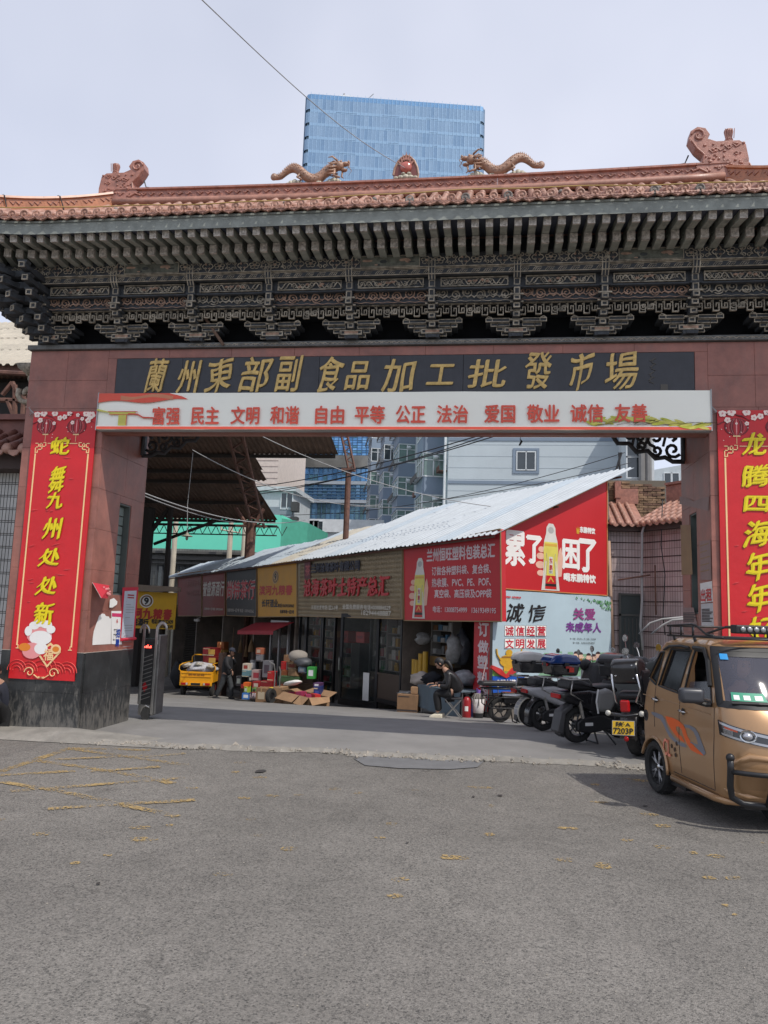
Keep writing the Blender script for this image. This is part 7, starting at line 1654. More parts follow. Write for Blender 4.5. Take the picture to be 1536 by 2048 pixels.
cable((PT(880,1000,24),PT(1262,925,26)),.1,.012,label='thin dark cable ending at the black strut beside the white roof')
cable((PT(700,1012,28),PT(1340,990,24)),.2,.012,M_CABLEG,'nearly level cable above the white roof')
mb=MB();mb.tube([PT(1230,948,20.4),PT(1243,905,20.4)],.03,6);mb.tube([PT(1240,945,20.4),PT(1238,905,20.4)],.025,6);tag(mb.build('roof_strut',M_CABLE),'black struts standing at the upper corner of the white roof','strut')
mb=MB();a=PT(1042,868,10.4);mb.tube([a,a+Vector((-.01,0,-.07)),a+Vector((.01,0,-.1)),a+Vector((-.02,0,-.16))],[.004,.004,.016,.012],6);tag(mb.build('dangling_plug',M_CABLE),'black plug dangling from the middle of the lintel','cable')
# ================================================================ shop fronts
def fbb(mb,x0,x1,y0,y1,z0,z1,mi=0):return mb.bb(x0,x1,y0,y1,z0,z1,mi)
M_BFR=mat('black_door_frame',(.02,.02,.022),.4,metal=.3)
M_SHELF=mat('shelf_white',(.35,.33,.3),.6)
GLS=glassy('shop_glass',(.04,.05,.05),.05,.25)
# --- tea shop front: three black-framed bays
t=FA.thing('tea_shop_front','black framed glass doors and display window of the tea shop','shopfront',-7,0,-1.4)
def bay_px(p0,p1,name,low=None,y=0.02):
 x0,_=FA.px(p0,1300,y);x1,_=FA.px(p1,1300,y);zb=gz(FA.w((x0+x1)/2,0,0).y)+.16;zt=1.62
 mb=MB();w_=.07
 fbb(mb,x0,x0+w_,y-.05,y+.03,zb,zt);fbb(mb,x1-w_,x1,y-.05,y+.03,zb,zt);fbb(mb,x0+w_,x1-w_,y-.05,y+.03,zt-w_,zt);fbb(mb,x0+w_,x1-w_,y-.05,y+.03,zb,zb+w_*1.6)
 o=fb(mb,name,M_BFR,t);m2=MB();z_=zb+w_*1.6 if low is None else low
 fbb(m2,x0+w_,x1-w_,y-.012,y-.004,z_,zt-w_);p=m2.build('pane',GLS,o)
 if low is not None:m3=MB();fbb(m3,x0+w_,x1-w_,y-.03,y,zb+w_*1.6,low-.05);fbb(m3,x0+w_,x1-w_,y-.05,y+.01,low-.05,low);m3.build('kick_panel',mat('brown_panel',(.07,.045,.03),.55),o)
 return x0,x1,zb
d1=bay_px(741,806,'display_window',.05);bay_px(645,671,'glass_door');bay_px(612,644,'glass_door');d2=bay_px(598,612,'side_window')
x0,_=FA.px(696,1300,-.1);x1,_=FA.px(736,1300,-.35);zb=gz(FA.w(x0,0,0).y)+.12
T2=Matrix.Translation((x1,0.0,0))@Matrix.Rotation(radians(14),4,'Z');mb=MB();L_=x1-x0;
for(a,b,c,d)in((-L_,-L_+.09,zb,1.6),(-.09,0,zb,1.6),(-L_+.09,-.09,1.5,1.6),(-L_+.09,-.09,zb,zb+.16)):mb.bb(a,b,-.03,.03,c,d,0,T2)
o=fb(mb,'open_door',M_BFR,t);m2=MB();m2.bb(-L_+.09,-.09,-.006,.006,zb+.16,1.5,0,T2);m2.build('pane',GLS,o);m2=MB();m2.bb(-L_+.03,-L_+.06,-.09,-.03,.0,.35,0,T2);m2.bb(-L_*.35,-L_*.2,-.04,-.03,zb+.2,zb+.95,1,T2);m2.build('door_handle',[M_STEEL,M_WHITE],o)
mb=MB();fbb(mb,-10.2,-3.95,-.5,.1,gz(FA.w(-7,0,0).y)-.3,gz(FA.w(-7,0,0).y)+.06);fb(mb,'door_step',M_CONC,t)
# goods on shelves inside the tea shop, near the glass
def shelf_unit(name,label,x0,x1,y,zs,cols,seed,kinds=('box','jar'),hmax=.26):
 t=FA.thing(name,label,'shelf',(x0+x1)/2,y,zs[0]);r_=random.Random(seed);mb=MB()
 for z in zs:mb.bb(x0,x1,y,y+.3,z-.02,z)
 for x in(x0,x1):mb.bb(x-.015,x+.015,y,y+.3,zs[0]-.02,zs[-1]+.35)
 fb(mb,'shelf_board',M_SHELF,t);k=0
 for z in zs:
  x=x0+.04
  while x<x1-.1:
   w_=r_.uniform(.07,.2);h_=r_.uniform(.1,hmax);m_=cols[r_.randrange(len(cols))];m2=MB()
   if r_.choice(kinds)=='jar':m2.lathe([(w_*.4,0),(w_*.42,h_*.7),(w_*.3,h_*.8),(w_*.3,h_)],10,0,Matrix.Translation((x+w_/2,y+.12,z)))
   else:m2.bb(x,x+w_,y+.03,y+.22,z,z+h_)
   fb(m2,'packet' if k%2 else 'jar',m_,t);x+=w_+r_.uniform(.01,.05);k+=1
TC=[pm('tin_cream',(190,180,160),.5),pm('tin_brown',(110,80,55),.5),pm('tin_red',(160,30,35),.45),pm('tin_white',(210,208,200),.5),pm('tin_green',(70,110,90),.5),P_GOLDP]
xa,xb=FA.px(745,1300,.35)[0],FA.px(803,1300,.35)[0];shelf_unit('display_shelf','lattice display shelf of pale tea jars behind the right hand tea shop window',xa,(xa+xb)/2-.02,.35,[.1,.45,.8,1.15],TC,1);shelf_unit('display_shelf','shelf of tins and packets at the right edge of the tea shop window',(xa+xb)/2+.02,xb,.35,[.1,.4,.75,1.1],TC,2)
xa,xb=FA.px(612,1300,.5)[0],FA.px(668,1300,.5)[0];shelf_unit('display_shelf','tall shelf of tea tins behind the left hand tea shop doors',xa,xb,.5,[-.9,-.55,-.2,.15,.5,.85,1.2],TC,3)
xa,xb=FA.px(673,1300,.9)[0],FA.px(697,1300,.9)[0];shelf_unit('display_shelf','shelf of small white boxes seen through the open tea shop door',xa,xb,1.0,[-.7,-.35,0,.35],[TC[3],TC[0],TC[2]],4)
def lantern_box(px0,px1,y0,y1,yy,label):
 xa,za=FA.px(px0,y1,yy);xb,zb=FA.px(px1,y0,yy);t=FA.thing('red_gift_box',label,'box',(xa+xb)/2,yy,za);mb=MB();mb.bb(xa,xb,yy,yy+.3,za,zb);fb(mb,'carton',pm('gift_red',(205,40,34),.45),t,bevel=.02);m2=MB();m2.rect(xa+.08,xb-.08,za+.12,zb-.12,yy-.004);fb(m2,'label_patch',P_RED2,t)
lantern_box(676,696,1262,1284,.7,'red gift box hanging high inside the open tea shop door');lantern_box(711,729,1264,1285,.3,'red gift box behind the glass of the open tea shop door')
# --- bag shop: shelves, rolls, hanging bags
BC=[pm('pack_white',(200,200,198),.4),pm('pack_grey',(130,130,130),.5),pm('pack_blue',(90,130,160),.5),pm('pack_brown',(130,95,65),.6),pm('pack_clear',(170,172,170),.3)]
xa,xb=FA.px(862,1300,.8)[0],FA.px(903,1300,.8)[0];shelf_unit('bag_shelf','steel shelf of white plastic packets at the back of the bag shop',xa,xb,.8,[.35,.65,.95,1.25],BC,5,('box',),.22)
xa,xb=FA.px(825,1300,.9)[0],FA.px(858,1300,.9)[0];shelf_unit('bag_shelf','dim shelf of brown packets at the left of the bag shop',xa,xb,.9,[.5,.85,1.2],[BC[3],BC[1],BC[3]],6,('box',),.25)
mb=MB();xa,za=FA.px(859,1330,.4);xb,zb=FA.px(903,1308,.4);mb.bb(xa,xb,.4,.5,za,zb-.1);fb(mb,'x',mat('wood_ochre',(.26,.16,.06),.6),FA.thing('wooden_tray','ochre wooden tray below the steel shelf in the bag shop','tray',xa,.4,za)).name='tray_board'
for k,(px_,yt)in enumerate(((828,1318),(834,1320),(841,1307),(850,1303))):
 x,z0=FA.px(px_,1348,.2);_,z1=FA.px(px_,yt,.2);mb=MB();mb.lathe([(.001,z0),(.07,z0),(.07,z1),(.02,z1),(.02,z1-.02)],14,0,Matrix.Translation((x,.2,0)))
 fb(mb,'roll',pm('yellow_film',(190,150,45),.35),FA.thing('film_roll',['leftmost upright roll of yellow film in the bag shop','second upright yellow film roll, slightly shorter than its neighbours','third yellow film roll with a taller top','tallest and rightmost yellow film roll in the bag shop'][k],'roll',x,.2,z0,'yellow film rolls'),smooth=False)
def crumple(name,label,cat,c,r3,m_,seed,fr=None,n=14,k=9,amp=.18):
 r_=random.Random(seed);mb=MB();mb.ell((0,0,0),(1,1,1),n,k);V=[]
 for v in mb.v:d=Vector(v);q=1+amp*(sin(d.x*5+seed)*cos(d.z*6+seed*2)+.6*sin(d.y*9+d.z*7+seed))+r_.uniform(-.05,.05)*(amp/.18);V.append((d.x*r3[0]*q,d.y*r3[1]*q,max(-r3[2],d.z*r3[2]*q)+r3[2]))
 mb.v=V;o=mb.build(name,m_,smooth=True,loc=c);return tag(o,label,cat)
def at_ground(px,py,dz=0):p=onG(px,py);return p
def on_fa(px,py,y):x,z=FA.px(px,py,y);return FA.w(x,y,z)
P_BAG=mat('plastic_bag_white',(.24,.24,.235),.3,var=.25,vs=12);P_BAGD=mat('plastic_bag_dark',(.06,.065,.075),.3,var=.3,vs=12)
crumple('plastic_bags','bunch of translucent white bags hanging in the bag shop doorway','bags',on_fa(908,1328,.1),(.2,.12,.34),P_BAG,3)
crumple('plastic_bags','dark bags hanging at the right of the bag shop doorway','bags',on_fa(924,1330,.3),(.22,.15,.4),P_BAGD,5)
crumple('plastic_bags','crumpled grey bags lying on the right end of the bag shop table','bags',on_fa(926,1372,-.25),(.34,.2,.17),mat('plastic_bag_grey',(.22,.225,.24),.3,var=.3,vs=12),7)
crumple('plastic_bags','pale crumpled bag hanging upper left inside the bag shop','bags',on_fa(846,1290,.3),(.2,.1,.16),P_BAG,9)
crumple('cloth_bundle','red and white patterned cloth bundle on the left end of the table','bundle',on_fa(843,1372,-.3),(.28,.2,.16),island('pattern_cloth',[srgb(140,40,45),srgb(190,180,170),srgb(50,40,45)],.8),11)
crumple('cloth_bundle','dark cloth bundle in the middle of the table behind the seated woman','bundle',on_fa(862,1370,-.2),(.25,.2,.15),mat('dark_cloth',(.02,.022,.028),.9),13)
# table with blue-grey cloth
xa,zt=FA.px(836,1369,-.75);xb,_=FA.px(945,1369,-.45);zb=gz(FA.w(-1.5,-.6,0).y)
t=FA.thing('cloth_table','table draped with a blue grey cloth in front of the bag shop','table',(xa+xb)/2,-.5,zb)
mb=MB();n=50
def skirt(x,v):return-.75-.02*sin(x*11)-.02*v*sin(x*17+2)-.015*v
vs=[];nv=6
for j in range(nv+1):
 for i in range(n+1):x=xa+(xb-xa)*i/n;v=j/nv;vs.append((x,skirt(x,v),zt-(zt-zb-.10-.04*sin(x*2))*v))
mb.add(vs,[(j*(n+1)+i+1,j*(n+1)+i,(j+1)*(n+1)+i,(j+1)*(n+1)+i+1)[::-1]for j in range(nv)for i in range(n)]);mb.bb(xa,xb,-.75,-.1,zt-.02,zt)
fb(mb,'table_cloth',pm('cloth_blue_grey',(92,106,116),.85,var=.1),t,smooth=False)
mb=MB()
for x in(xa+.06,xb-.06):
 for y in(-.68,-.15):mb.tube([(x,y,zb),(x,y,zt-.02)],.02,6)
fb(mb,'leg',M_STEEL,t)
K_=[0,[pm('band_dark',(60,52,50),.6),pm('band_cream',(196,180,150),.6),pm('band_rust',(140,66,48),.6)]]
def fbox(name,label,px0,px1,py0,py1,y,dep,m_,cat='box',lab=None,group=None,jig=0,tape=None):
 """a box whose front face covers the given image rectangle on the plane y of the shop frame"""
 xm=(px0+px1)/2;x_,z0=FA.px(xm,py1,y);_,z1=FA.px(xm,py0,y);wp=FA.w(x_,y,z0);dd=(wp-CAM).dot(FWD);w_=(px1-px0)/FOC*dd/2
 t=thing(name,label,cat,(wp.x,wp.y+dep/2,z0),radians(-6)+jig,group);mb=MB();mb.bb(-w_,w_,-dep/2,dep/2,0,z1-z0)
 mb.build('carton',m_,t,bevel=.008)
 H_=z1-z0
 if H_>.13 and K_[0]%2==0:m2=MB();m2.rect(-w_*.98,w_*.98,H_*.06,H_*.16,-dep/2-.0025);m2.rect(-w_*.9,w_*.2,H_*.84,H_*.90,-dep/2-.0025);m2.build('printed_band',K_[1][K_[0]%3],t)
 K_[0]+=1
 if lab:m2=MB();m2.rect(-w_*.6,w_*.6,(z1-z0)*.25,(z1-z0)*.75,-dep/2-.003);m2.build('label_patch',lab,t)
 if tape:m2=MB();m2.bb(-w_*.12,w_*.12,-dep/2-.003,dep/2+.002,(z1-z0)-.001,z1-z0+.003);m2.rect(-w_*.12,w_*.12,(z1-z0)*.7,z1-z0,-dep/2-.003);m2.build('tape',tape,t)
 return t
t=fbox('brown_bin','brown square bin with papers on top left of the cloth table',795,837,1389,1425,-1.0,.5,M_CARD2,'bin')
crumple('paper_heap','crumpled white papers on top of the brown bin','papers',on_fa(815,1390,-.8),(.24,.2,.05),P_BAG,15)
fbox('small_carton','small pale brown carton at the left end of the cloth table',822,836,1374,1388,-.85,.25,M_CARD)
# extinguisher, blue bucket, mop bucket, leaning pole
p=onG(933,1437);t=thing('fire_extinguisher','red fire extinguisher standing beside the mop bucket','extinguisher',tuple(p));mb=MB();mb.lathe([(.001,0),(.085,0),(.09,.02),(.09,.36),(.06,.43),(.03,.45),(.001,.45)],16);mb.build('cylinder',pm('extinguisher_red',(150,32,36),.35),t,smooth=True);mb=MB();mb.bb(-.02,.02,-.02,.02,.45,.5);mb.tube([(-.05,0,.5),(.07,0,.52)],.012,5);mb.tube([(.02,0,.48),(.09,0,.42),(.1,0,.2)],.012,6);mb.build('valve',M_BLACK,t);m2=MB();m2.lathe([(.0915,.16),(.0915,.26)],8,0,None,-2.0,-1.2);m2.build('label_patch',P_WHITE,t)
p=onG(945,1436);t=thing('blue_bucket','blue bucket squeezed behind the mop bucket','bucket',tuple(p+Vector((0,.15,0))));mb=MB();mb.lathe([(.001,0),(.09,0),(.11,.34),(.1,.34),(.09,.02)],16);mb.build('bucket_body',pm('bucket_blue',(45,60,120),.45),t,smooth=True)
p=onG(956,1438);t=thing('mop_bucket','white bucket with a grey string mop standing in it','bucket',tuple(p));mb=MB();mb.lathe([(.001,.0),(.1,0),(.135,.42),(.125,.42),(.1,.03)],20);mb.build('bucket_body',pm('bucket_white',(196,190,188),.5),t,smooth=True);m2=MB();m2.lathe([(.102,0),(.112,.13)],20);m2.build('base_band',M_BLACK,t)
t=thing('string_mop','grey string mop with a long thin handle leaning on the red vertical sign','mop',tuple(p+Vector((0,0,.42))));mb=MB();q=onY(978,1295,p.y+.4)-p-Vector((0,0,.42));mb.tube([(0,0,0),tuple(q)],.012,6);mb.build('handle',mat('pole_pink',(.4,.28,.28),.5),t);mb=MB()
for k in range(46):a=rr.random()*6.28;r_=rr.uniform(.06,.15);mb.tube([(0,0,.12),(r_*.6*cos(a),r_*.6*sin(a),.1),(r_*cos(a),r_*sin(a),.02),(r_*1.05*cos(a),r_*1.05*sin(a),-rr.uniform(.04,.14))],.012,4)
mb.build('mop_head',mat('mop_string',(.22,.2,.18),.95,var=.4),t);mb=MB();mb.lathe([(.04,.1),(.045,.2),(.02,.24)],10);mb.build('mop_socket',pm('mop_violet',(120,90,170),.5),t)
p=onG(982,1437);t=thing('concrete_post','short rough concrete stub under the blue sign','post',tuple(p));mb=MB();mb.lathe([(.001,0),(.15,0),(.14,.1),(.1,.14),(.09,.52),(.001,.53)],12);mb.build('post_body',M_APRON,t,smooth=True)

# --- red awning, white-framed door, hanging brooms of the liquor shop
t=FA.thing('red_awning','small faded red awning under the ochre liquor sign','awning',-12,-.5,1.2);q=[FA.px(*p,-.2)for p in((504,1259),(577,1259),(582,1244),(506,1245))]
mb=MB();mb.add([(q[3][0],-.1,q[3][1]),(q[2][0],-.1,q[2][1]),(q[1][0],-.75,q[1][1]-.05),(q[0][0],-.75,q[0][1]-.05)],[(3,2,1,0)]);mb.add([(q[0][0],-.75,q[0][1]-.05),(q[1][0],-.75,q[1][1]-.05),(q[1][0],-.76,q[1][1]-.18),(q[0][0],-.76,q[0][1]-.18)],[(3,2,1,0)]);o=fb(mb,'awning_cloth',pm('awning_red',(170,50,62),.7),t);sm=o.modifiers.new('thick','SOLIDIFY');sm.thickness=.01
t=FA.thing('white_door','white framed glass door behind the piled goods of the liquor shop','door',-11.2,.05,-1.3);xa,_=FA.px(541,1300,.05);xb,_=FA.px(578,1300,.05);zb=gz(FA.w(xa,0,0).y)+.16;mb=MB()
for x in(xa,(xa+xb)/2-.05,xb-.08):mb.bb(x,x+.08,.0,.07,zb,1.2)
mb.bb(xa,xb,0,.07,1.2,1.28);o=fb(mb,'door_frame',mat('alu_white',(.36,.36,.37),.4,metal=.3),t);m2=MB();m2.bb(xa+.05,xb-.05,.03,.04,zb,1.2);m2.build('pane',GLS,o)
mb=MB();mb.bb(-13.7,-10.4,.6,.7,-1.5,2.7);o=fb(mb,'panelling',mat('brown_panelling',(.045,.033,.026),.8,var=.4),t)
for k,(px_,y0,y1,w_)in enumerate(((465,1255,1298,.02),(492,1268,1300,.02),(503,1268,1290,.06),(481,1258,1292,.03))):
 x,za=FA.px(px_,y1,-.1);_,zb2=FA.px(px_,y0,-.1);t=FA.thing('hanging_broom',['long brown broom hanging furthest left under the black sign','thin broom handle hanging below the black tea sign','short pale brush hanging beside the red awning','brown duster hanging between the two brooms'][k],'broom',x,-.1,za,'brooms hung on the shop wall');mb=MB();mb.tube([(x,-.1,za),(x,-.1,zb2)],.014,5);fb(mb,'handle',mat('broom_stick',(.2,.13,.08),.8),t);m2=MB();m2.lathe([(.02,za+.22),(.05+w_,za-.05),(.07+w_,za-.25)],8,0,Matrix.Translation((x,-.1,0)));fb(m2,'bristles',mat('broom_straw',(.22,.14,.075),.95,var=.3),t)

# --- goods piled in front of the liquor shop
K=0
def cm(n,c,**k):return pm(n,c,.6,**k)
GD=[
 ('red_carton','flat red gift carton at the left of the middle row',482,496,1369,1377,-1.6,.3,cm('carton_red',(150,32,34)),None),
 ('red_carton','long red carton in the middle row, labelled white',505,521,1363,1377,-1.6,.35,cm('carton_red',(150,32,34)),cm('label_pale',(190,170,160))),
 ('red_carton','rightmost long red carton in the middle row above the cart',521,546,1362,1376,-1.6,.35,cm('carton_red2',(128,26,30)),None),
 ('orange_box','small orange packet above the lime box',486,498,1365,1373,-1.75,.25,cm('packet_orange',(205,95,35)),None),
 ('lime_box','lime green and white box low in the pile',488,496,1373,1386,-1.75,.25,cm('packet_lime',(165,185,70)),cm('label_white2',(190,195,180))),
 ('water_pack','blue and white shrink pack of water bottles on the ground',483,499,1386,1399,-1.8,.3,cm('pack_waterblue',(55,110,180)),cm('label_white3',(205,210,215))),
 ('green_box','small green framed box beside the bottle pack',504,513,1376,1386,-1.75,.25,cm('box_green2',(90,150,80)),cm('box_dark',(60,55,50))),
 ('white_gift_box','white gift box with a small red picture',485,499,1327,1341,-1.45,.3,cm('gift_white',(196,184,168)),cm('gift_pic',(150,60,50))),
 ('teal_box','dull teal box beneath the white gift box',484,499,1341,1354,-1.5,.3,cm('box_teal',(95,130,140)),None),
 ('grey_carton','grey carton with white side strip behind the teal box',499,512,1320,1341,-1.2,.3,cm('carton_grey',(98,100,106)),cm('strip_white',(180,180,182))),
 ('grey_carton','upper grey carton standing on the patterned carton',512,524,1309,1323,-1.1,.3,cm('carton_grey2',(120,120,126)),None),
 ('grey_carton','tall speckled grey carton right of the dotted basket',524,541,1321,1355,-1.2,.3,cm('carton_grey3',(110,110,116)),cm('carton_mark',(70,60,70))),
 ('orange_carton','orange and white carton on top of the grey stack',512,525,1296,1309,-1.1,.3,cm('carton_coral',(170,100,75)),cm('label_cream',(185,165,145))),
 ('dotted_carton','white carton dotted with red in the middle of the pile',502,521,1340,1361,-1.4,.35,cm('carton_dotted',(160,140,138)),cm('dots_red',(140,50,60))),
 ('red_carton','upright bright red carton beside the dark suitcase',535,548,1343,1362,-1.45,.3,cm('carton_scarlet',(175,36,36)),None),
 ('dark_box','dark box of bottles under the patterned carton',497,508,1352,1364,-1.5,.25,cm('box_night',(55,55,62)),cm('label_white2',(190,195,180))),
 ('dark_box','small black and white box at the far left of the pile',472,484,1352,1372,-1.5,.3,cm('box_bw',(90,90,92)),cm('label_white2',(190,195,180))),
 ('brown_carton','open brown carton beside the cart wheel',512,537,1376,1406,-1.9,.5,M_CARD2,cm('tag_white',(190,175,150))),
 ('yellow_packet','small yellow packet on top of the brown carton',537,545,1375,1385,-1.9,.2,cm('packet_yellow',(205,175,70)),None),
 ('brown_carton','brown carton stacked highest under the round bundle',569,581,1310,1325,-1.0,.4,M_CARD2,None),
 ('brown_carton','brown carton in the middle of the right stack',575,594,1325,1338,-1.15,.4,M_CARD2,cm('label_rust',(130,60,45))),
 ('brown_carton','brown carton at the base of the right stack',577,595,1338,1354,-1.2,.4,M_CARD,None),
 ('red_tin','tall red tin left of the brown carton stack',561,569,1323,1342,-1.2,.2,cm('tin_scarlet',(170,32,34)),None),
 ('orange_carton','tan orange carton below the red tin',562,575,1341,1354,-1.3,.3,cm('carton_tan',(190,110,65)),None),
 ('pale_blue_box','pale blue carton left of the bright green box',597,613,1334,1346,-1.2,.3,cm('box_sky',(120,165,190)),cm('label_white3',(205,210,215))),
 ('green_box','bright green carton with a white label',613,629,1334,1358,-1.2,.3,cm('box_bright_green',(50,140,60)),cm('label_white3',(205,210,215))),
 ('blue_carton','tall dark blue detergent carton behind the straw broom',626,640,1372,1409,-1.5,.35,cm('carton_navy',(35,50,110)),cm('carton_navy2',(60,80,150))),
 ('purple_carton','small purple topped box on the dark blue carton',627,641,1366,1374,-1.5,.35,cm('carton_plum',(80,50,90)),cm('label_white3',(205,210,215))),
 ('green_crate','dark green low crate behind the open carton',556,600,1353,1366,-1.5,.3,cm('crate_green',(60,90,55)),None),
]
for i,(nm,lb,a,b,c,d,y,dep,m_,lab)in enumerate(GD):fbox(nm,lb,a,b,c,d,y,dep,m_,'box',lab,'goods piled in front of the liquor shop',rr.uniform(-.12,.12),pm('tape_tan',(170,140,100),.3)if 'brown' in nm else None)
# things hold each other up: hidden stacks behind
for k,(a,b,c,d,y)in enumerate(((478,546,1378,1400,-1.25),(556,628,1366,1405,-1.1),(497,543,1356,1380,-.8),(563,628,1350,1370,-.75))):
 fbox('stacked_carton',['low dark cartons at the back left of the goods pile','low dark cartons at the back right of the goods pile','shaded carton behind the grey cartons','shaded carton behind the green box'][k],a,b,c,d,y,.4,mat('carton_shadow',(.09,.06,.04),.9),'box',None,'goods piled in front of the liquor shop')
for k in range(5):
 x,z=FA.px(501+k*4.2,1398,-1.8);t=FA.thing('drink_bottle',['leftmost','second from left','middle','fourth from left','rightmost'][k]+' of the five clear red capped bottles standing on the ground','bottle',x,-1.8,z,'bottles in front of the pile');mb=MB();mb.lathe([(.001,0),(.033,0),(.035,.1),(.03,.14),(.012,.19)],10);mb.build('bottle_body',pm('bottle_clear',(165,150,155),.2),t,smooth=True);m2=MB();m2.lathe([(.014,.19),(.014,.215),(.001,.215)],8);m2.build('bottle_cap',P_RED,t)
o=crumple('white_parcel','long white wrapped parcel lying on the open carton','parcel',on_fa(585,1371,-1.8),(.42,.16,.07),P_WHITE,21,amp=.08);o.rotation_euler=(0,radians(-10),radians(-45))
crumple('round_bundle','large pale round bundle on top of the right stack','bundle',on_fa(596,1326,-1.1),(.30,.24,.19),mat('bundle_beige',(.30,.27,.24),.9),23,amp=.03)
crumple('grey_basin','grey crumpled basin under the pale round bundle','basin',on_fa(606,1335,-1.2),(.26,.2,.14),mat('basin_grey',(.07,.075,.085),.5),25,amp=.1)
# open cardboard box with flaps
a,z0=FA.px(566,1411,-2.0);b,_=FA.px(617,1411,-2.0);_,z1=FA.px(590,1389,-2.0);t=FA.thing('open_carton','open cardboard carton with flaps folded out, full of red packets','box',(a+b)/2,-1.7,z0);mb=MB();th=.01
for(x0,x1,y0,y1)in((a,b,-2.0,-1.99),(a,b,-1.4,-1.39),(a,a+th,-1.99,-1.4),(b-th,b,-1.99,-1.4)):mb.bb(x0,x1,y0,y1,z0,z1)
mb.bb(a,b,-2.0,-1.4,z0,z0+.01);fb(mb,'carton',M_CARD,t)
for(P_)in([(a,-2.0,z1),(a+(b-a)*.62,-2.0,z1),(a+(b-a)*.7,-2.27,z1-.16),(a-.02,-2.25,z1-.17)],[(a,-1.4,z1),(b,-1.4,z1),(b-.05,-1.15,z1+.12),(a+.1,-1.15,z1+.1)],[(a,-2.0,z1),(a,-1.4,z1),(a-.3,-1.45,z1+.06),(a-.32,-1.95,z1+.0)],[(b,-2.0,z1),(b,-1.4,z1),(b+.22,-1.5,z1-.1),(b+.2,-2.0,z1-.18)],[(a+(b-a)*.66,-2.0,z1),(b,-2.0,z1),(b,-2.2,z1-.2),(a+(b-a)*.72,-2.24,z1-.18)]):
 m2=MB();m2.add(P_,[(0,1,2,3)]);o=fb(m2,'flap',M_CARD,t);q=o.modifiers.new('thick','SOLIDIFY');q.thickness=.008
for k in range(6):m2=MB();x=a+.12+(b-a-.2)*k/6;m2.box((x,-1.75+.1*(k%2),z1-.06+.03*(k%3)),(.16,.3,.12),0,None,rz=.3*k);fb(m2,'packet',cm('packet_crimson',(190,45,40))if k%2 else cm('packet_rose',(150,50,85)),t)
fbox('side_carton','large plain brown carton at the left of the open one',546,566,1374,1409,-1.9,.6,M_CARD,group='goods piled in front of the liquor shop')
# hand cart wheel and handle
p=onG(541,1407);t=thing('hand_cart','black hand cart with a chunky wheel and curved tubular handle in the pile','cart',tuple(p));mb=MB();T2=Matrix.Translation((0,0,.21))@Matrix.Rotation(radians(70),4,'Z')@Matrix.Rotation(pi/2,4,'X');mb.lathe([(.10,-.05),(.19,-.06),(.21,-.03),(.21,.03),(.19,.06),(.10,.05),(.10,-.05)],20,0,T2);mb.build('wheel',M_RUB,t,smooth=False);m2=MB();m2.lathe([(.001,-.03),(.1,-.03),(.1,.03),(.001,.03)],14,0,T2);m2.build('hub',M_BLACK,t);m2=MB();m2.tube([(0,.3,.3),(0,.35,.8),(-.05,.35,1.05),(-.2,.35,1.12)],.02,6);m2.tube([(.15,.3,.3),(.15,.35,.85),(.1,.35,1.0)],.02,6);m2.tube([(0,0,.21),(0,.3,.3),(.15,.3,.3)],.02,6);m2.build('handle',M_STEEL,t)
# straw broom
p=onG(641,1409);t=thing('straw_broom','fan shaped straw broom propped upright at the right of the goods','broom',tuple(p));mb=MB()
for k in range(70):a=rr.uniform(-1,1);mb.tube([(a*.04,0,.42),(a*.13,rr.uniform(-.02,.02),.2),(a*.24,rr.uniform(-.03,.03),rr.uniform(-.0,.04))],[.008,.009,.006],4)
mb.build('bristles',mat('straw',(.33,.235,.13),.95,var=.35),t);mb=MB();mb.tube([(0,0,.38),(.05,.15,.9)],.018,6);mb.tube([(-.04,0,.40),(.04,0,.40)],.03,6);mb.build('handle',mat('straw_dark',(.24,.17,.1),.9),t)
# stack of red cartons by the far shops
for k in range(5):
 y1=1380-17*k;fbox('liquor_carton',['lowest','second lowest','middle','second highest','topmost'][k]+' red liquor carton of the tall stack beside the yellow tricycle',405,431,y1-16.5,y1,-1.5,.5,cm('carton_wine',(120,28,30)),'box',None,'stack of red liquor cartons',rr.uniform(-.05,.05))
 xa,za=FA.px(416,y1-4,-1.515);xb,zb=FA.px(430,y1-12,-1.515);
for o in[q for q in COL.objects if q.name.startswith('liquor_carton')]:
 m2=MB();m2.rect(.0,.26,.06,.24,-.256);m2.build('label_patch',cm('label_ochre',(190,150,70)),o)
fbox('tan_carton','orange tan carton high behind the walking man',434,449,1284,1300,-.9,.4,cm('carton_amber',(150,85,45)),tape=P_CREAM);fbox('tan_carton','cream carton under the orange tan one behind the walking man',437,450,1300,1313,-.9,.4,cm('carton_sand',(170,140,80)))
fbox('tall_cupboard','tall dark brown cupboard edge behind the walking man',433,442,1305,1395,-1.2,.5,mat('cupboard_brown',(.05,.03,.025),.6),'cupboard')
crumple('sack_heap','heap of grey sacks left of the yellow tricycle','sacks',onG(352,1382)+Vector((0,1.5,0)),(.75,.5,.42),mat('sack_grey',(.16,.15,.14),.9,var=.3),31,amp=.2)
crumple('sack_heap','dark sack slumped at the far left behind the sliding gate','sacks',onG(334,1384)+Vector((0,1.2,0)),(.4,.4,.55),mat('sack_dark',(.03,.03,.033),.8),33,amp=.15)
# security camera bracket
p=on_fa(394,1240,-.5);t=thing('security_camera','small white security camera under the maroon signs','camera',tuple(p),radians(-20));mb=MB();mb.bb(-.12,.12,-.06,.06,-.06,.04);mb.build('housing',M_WHITE,t,bevel=.01);mb=MB();mb.tube([(0,0,.04),(0,.2,.12)],.02,5);mb.build('bracket',M_WHITE,t)

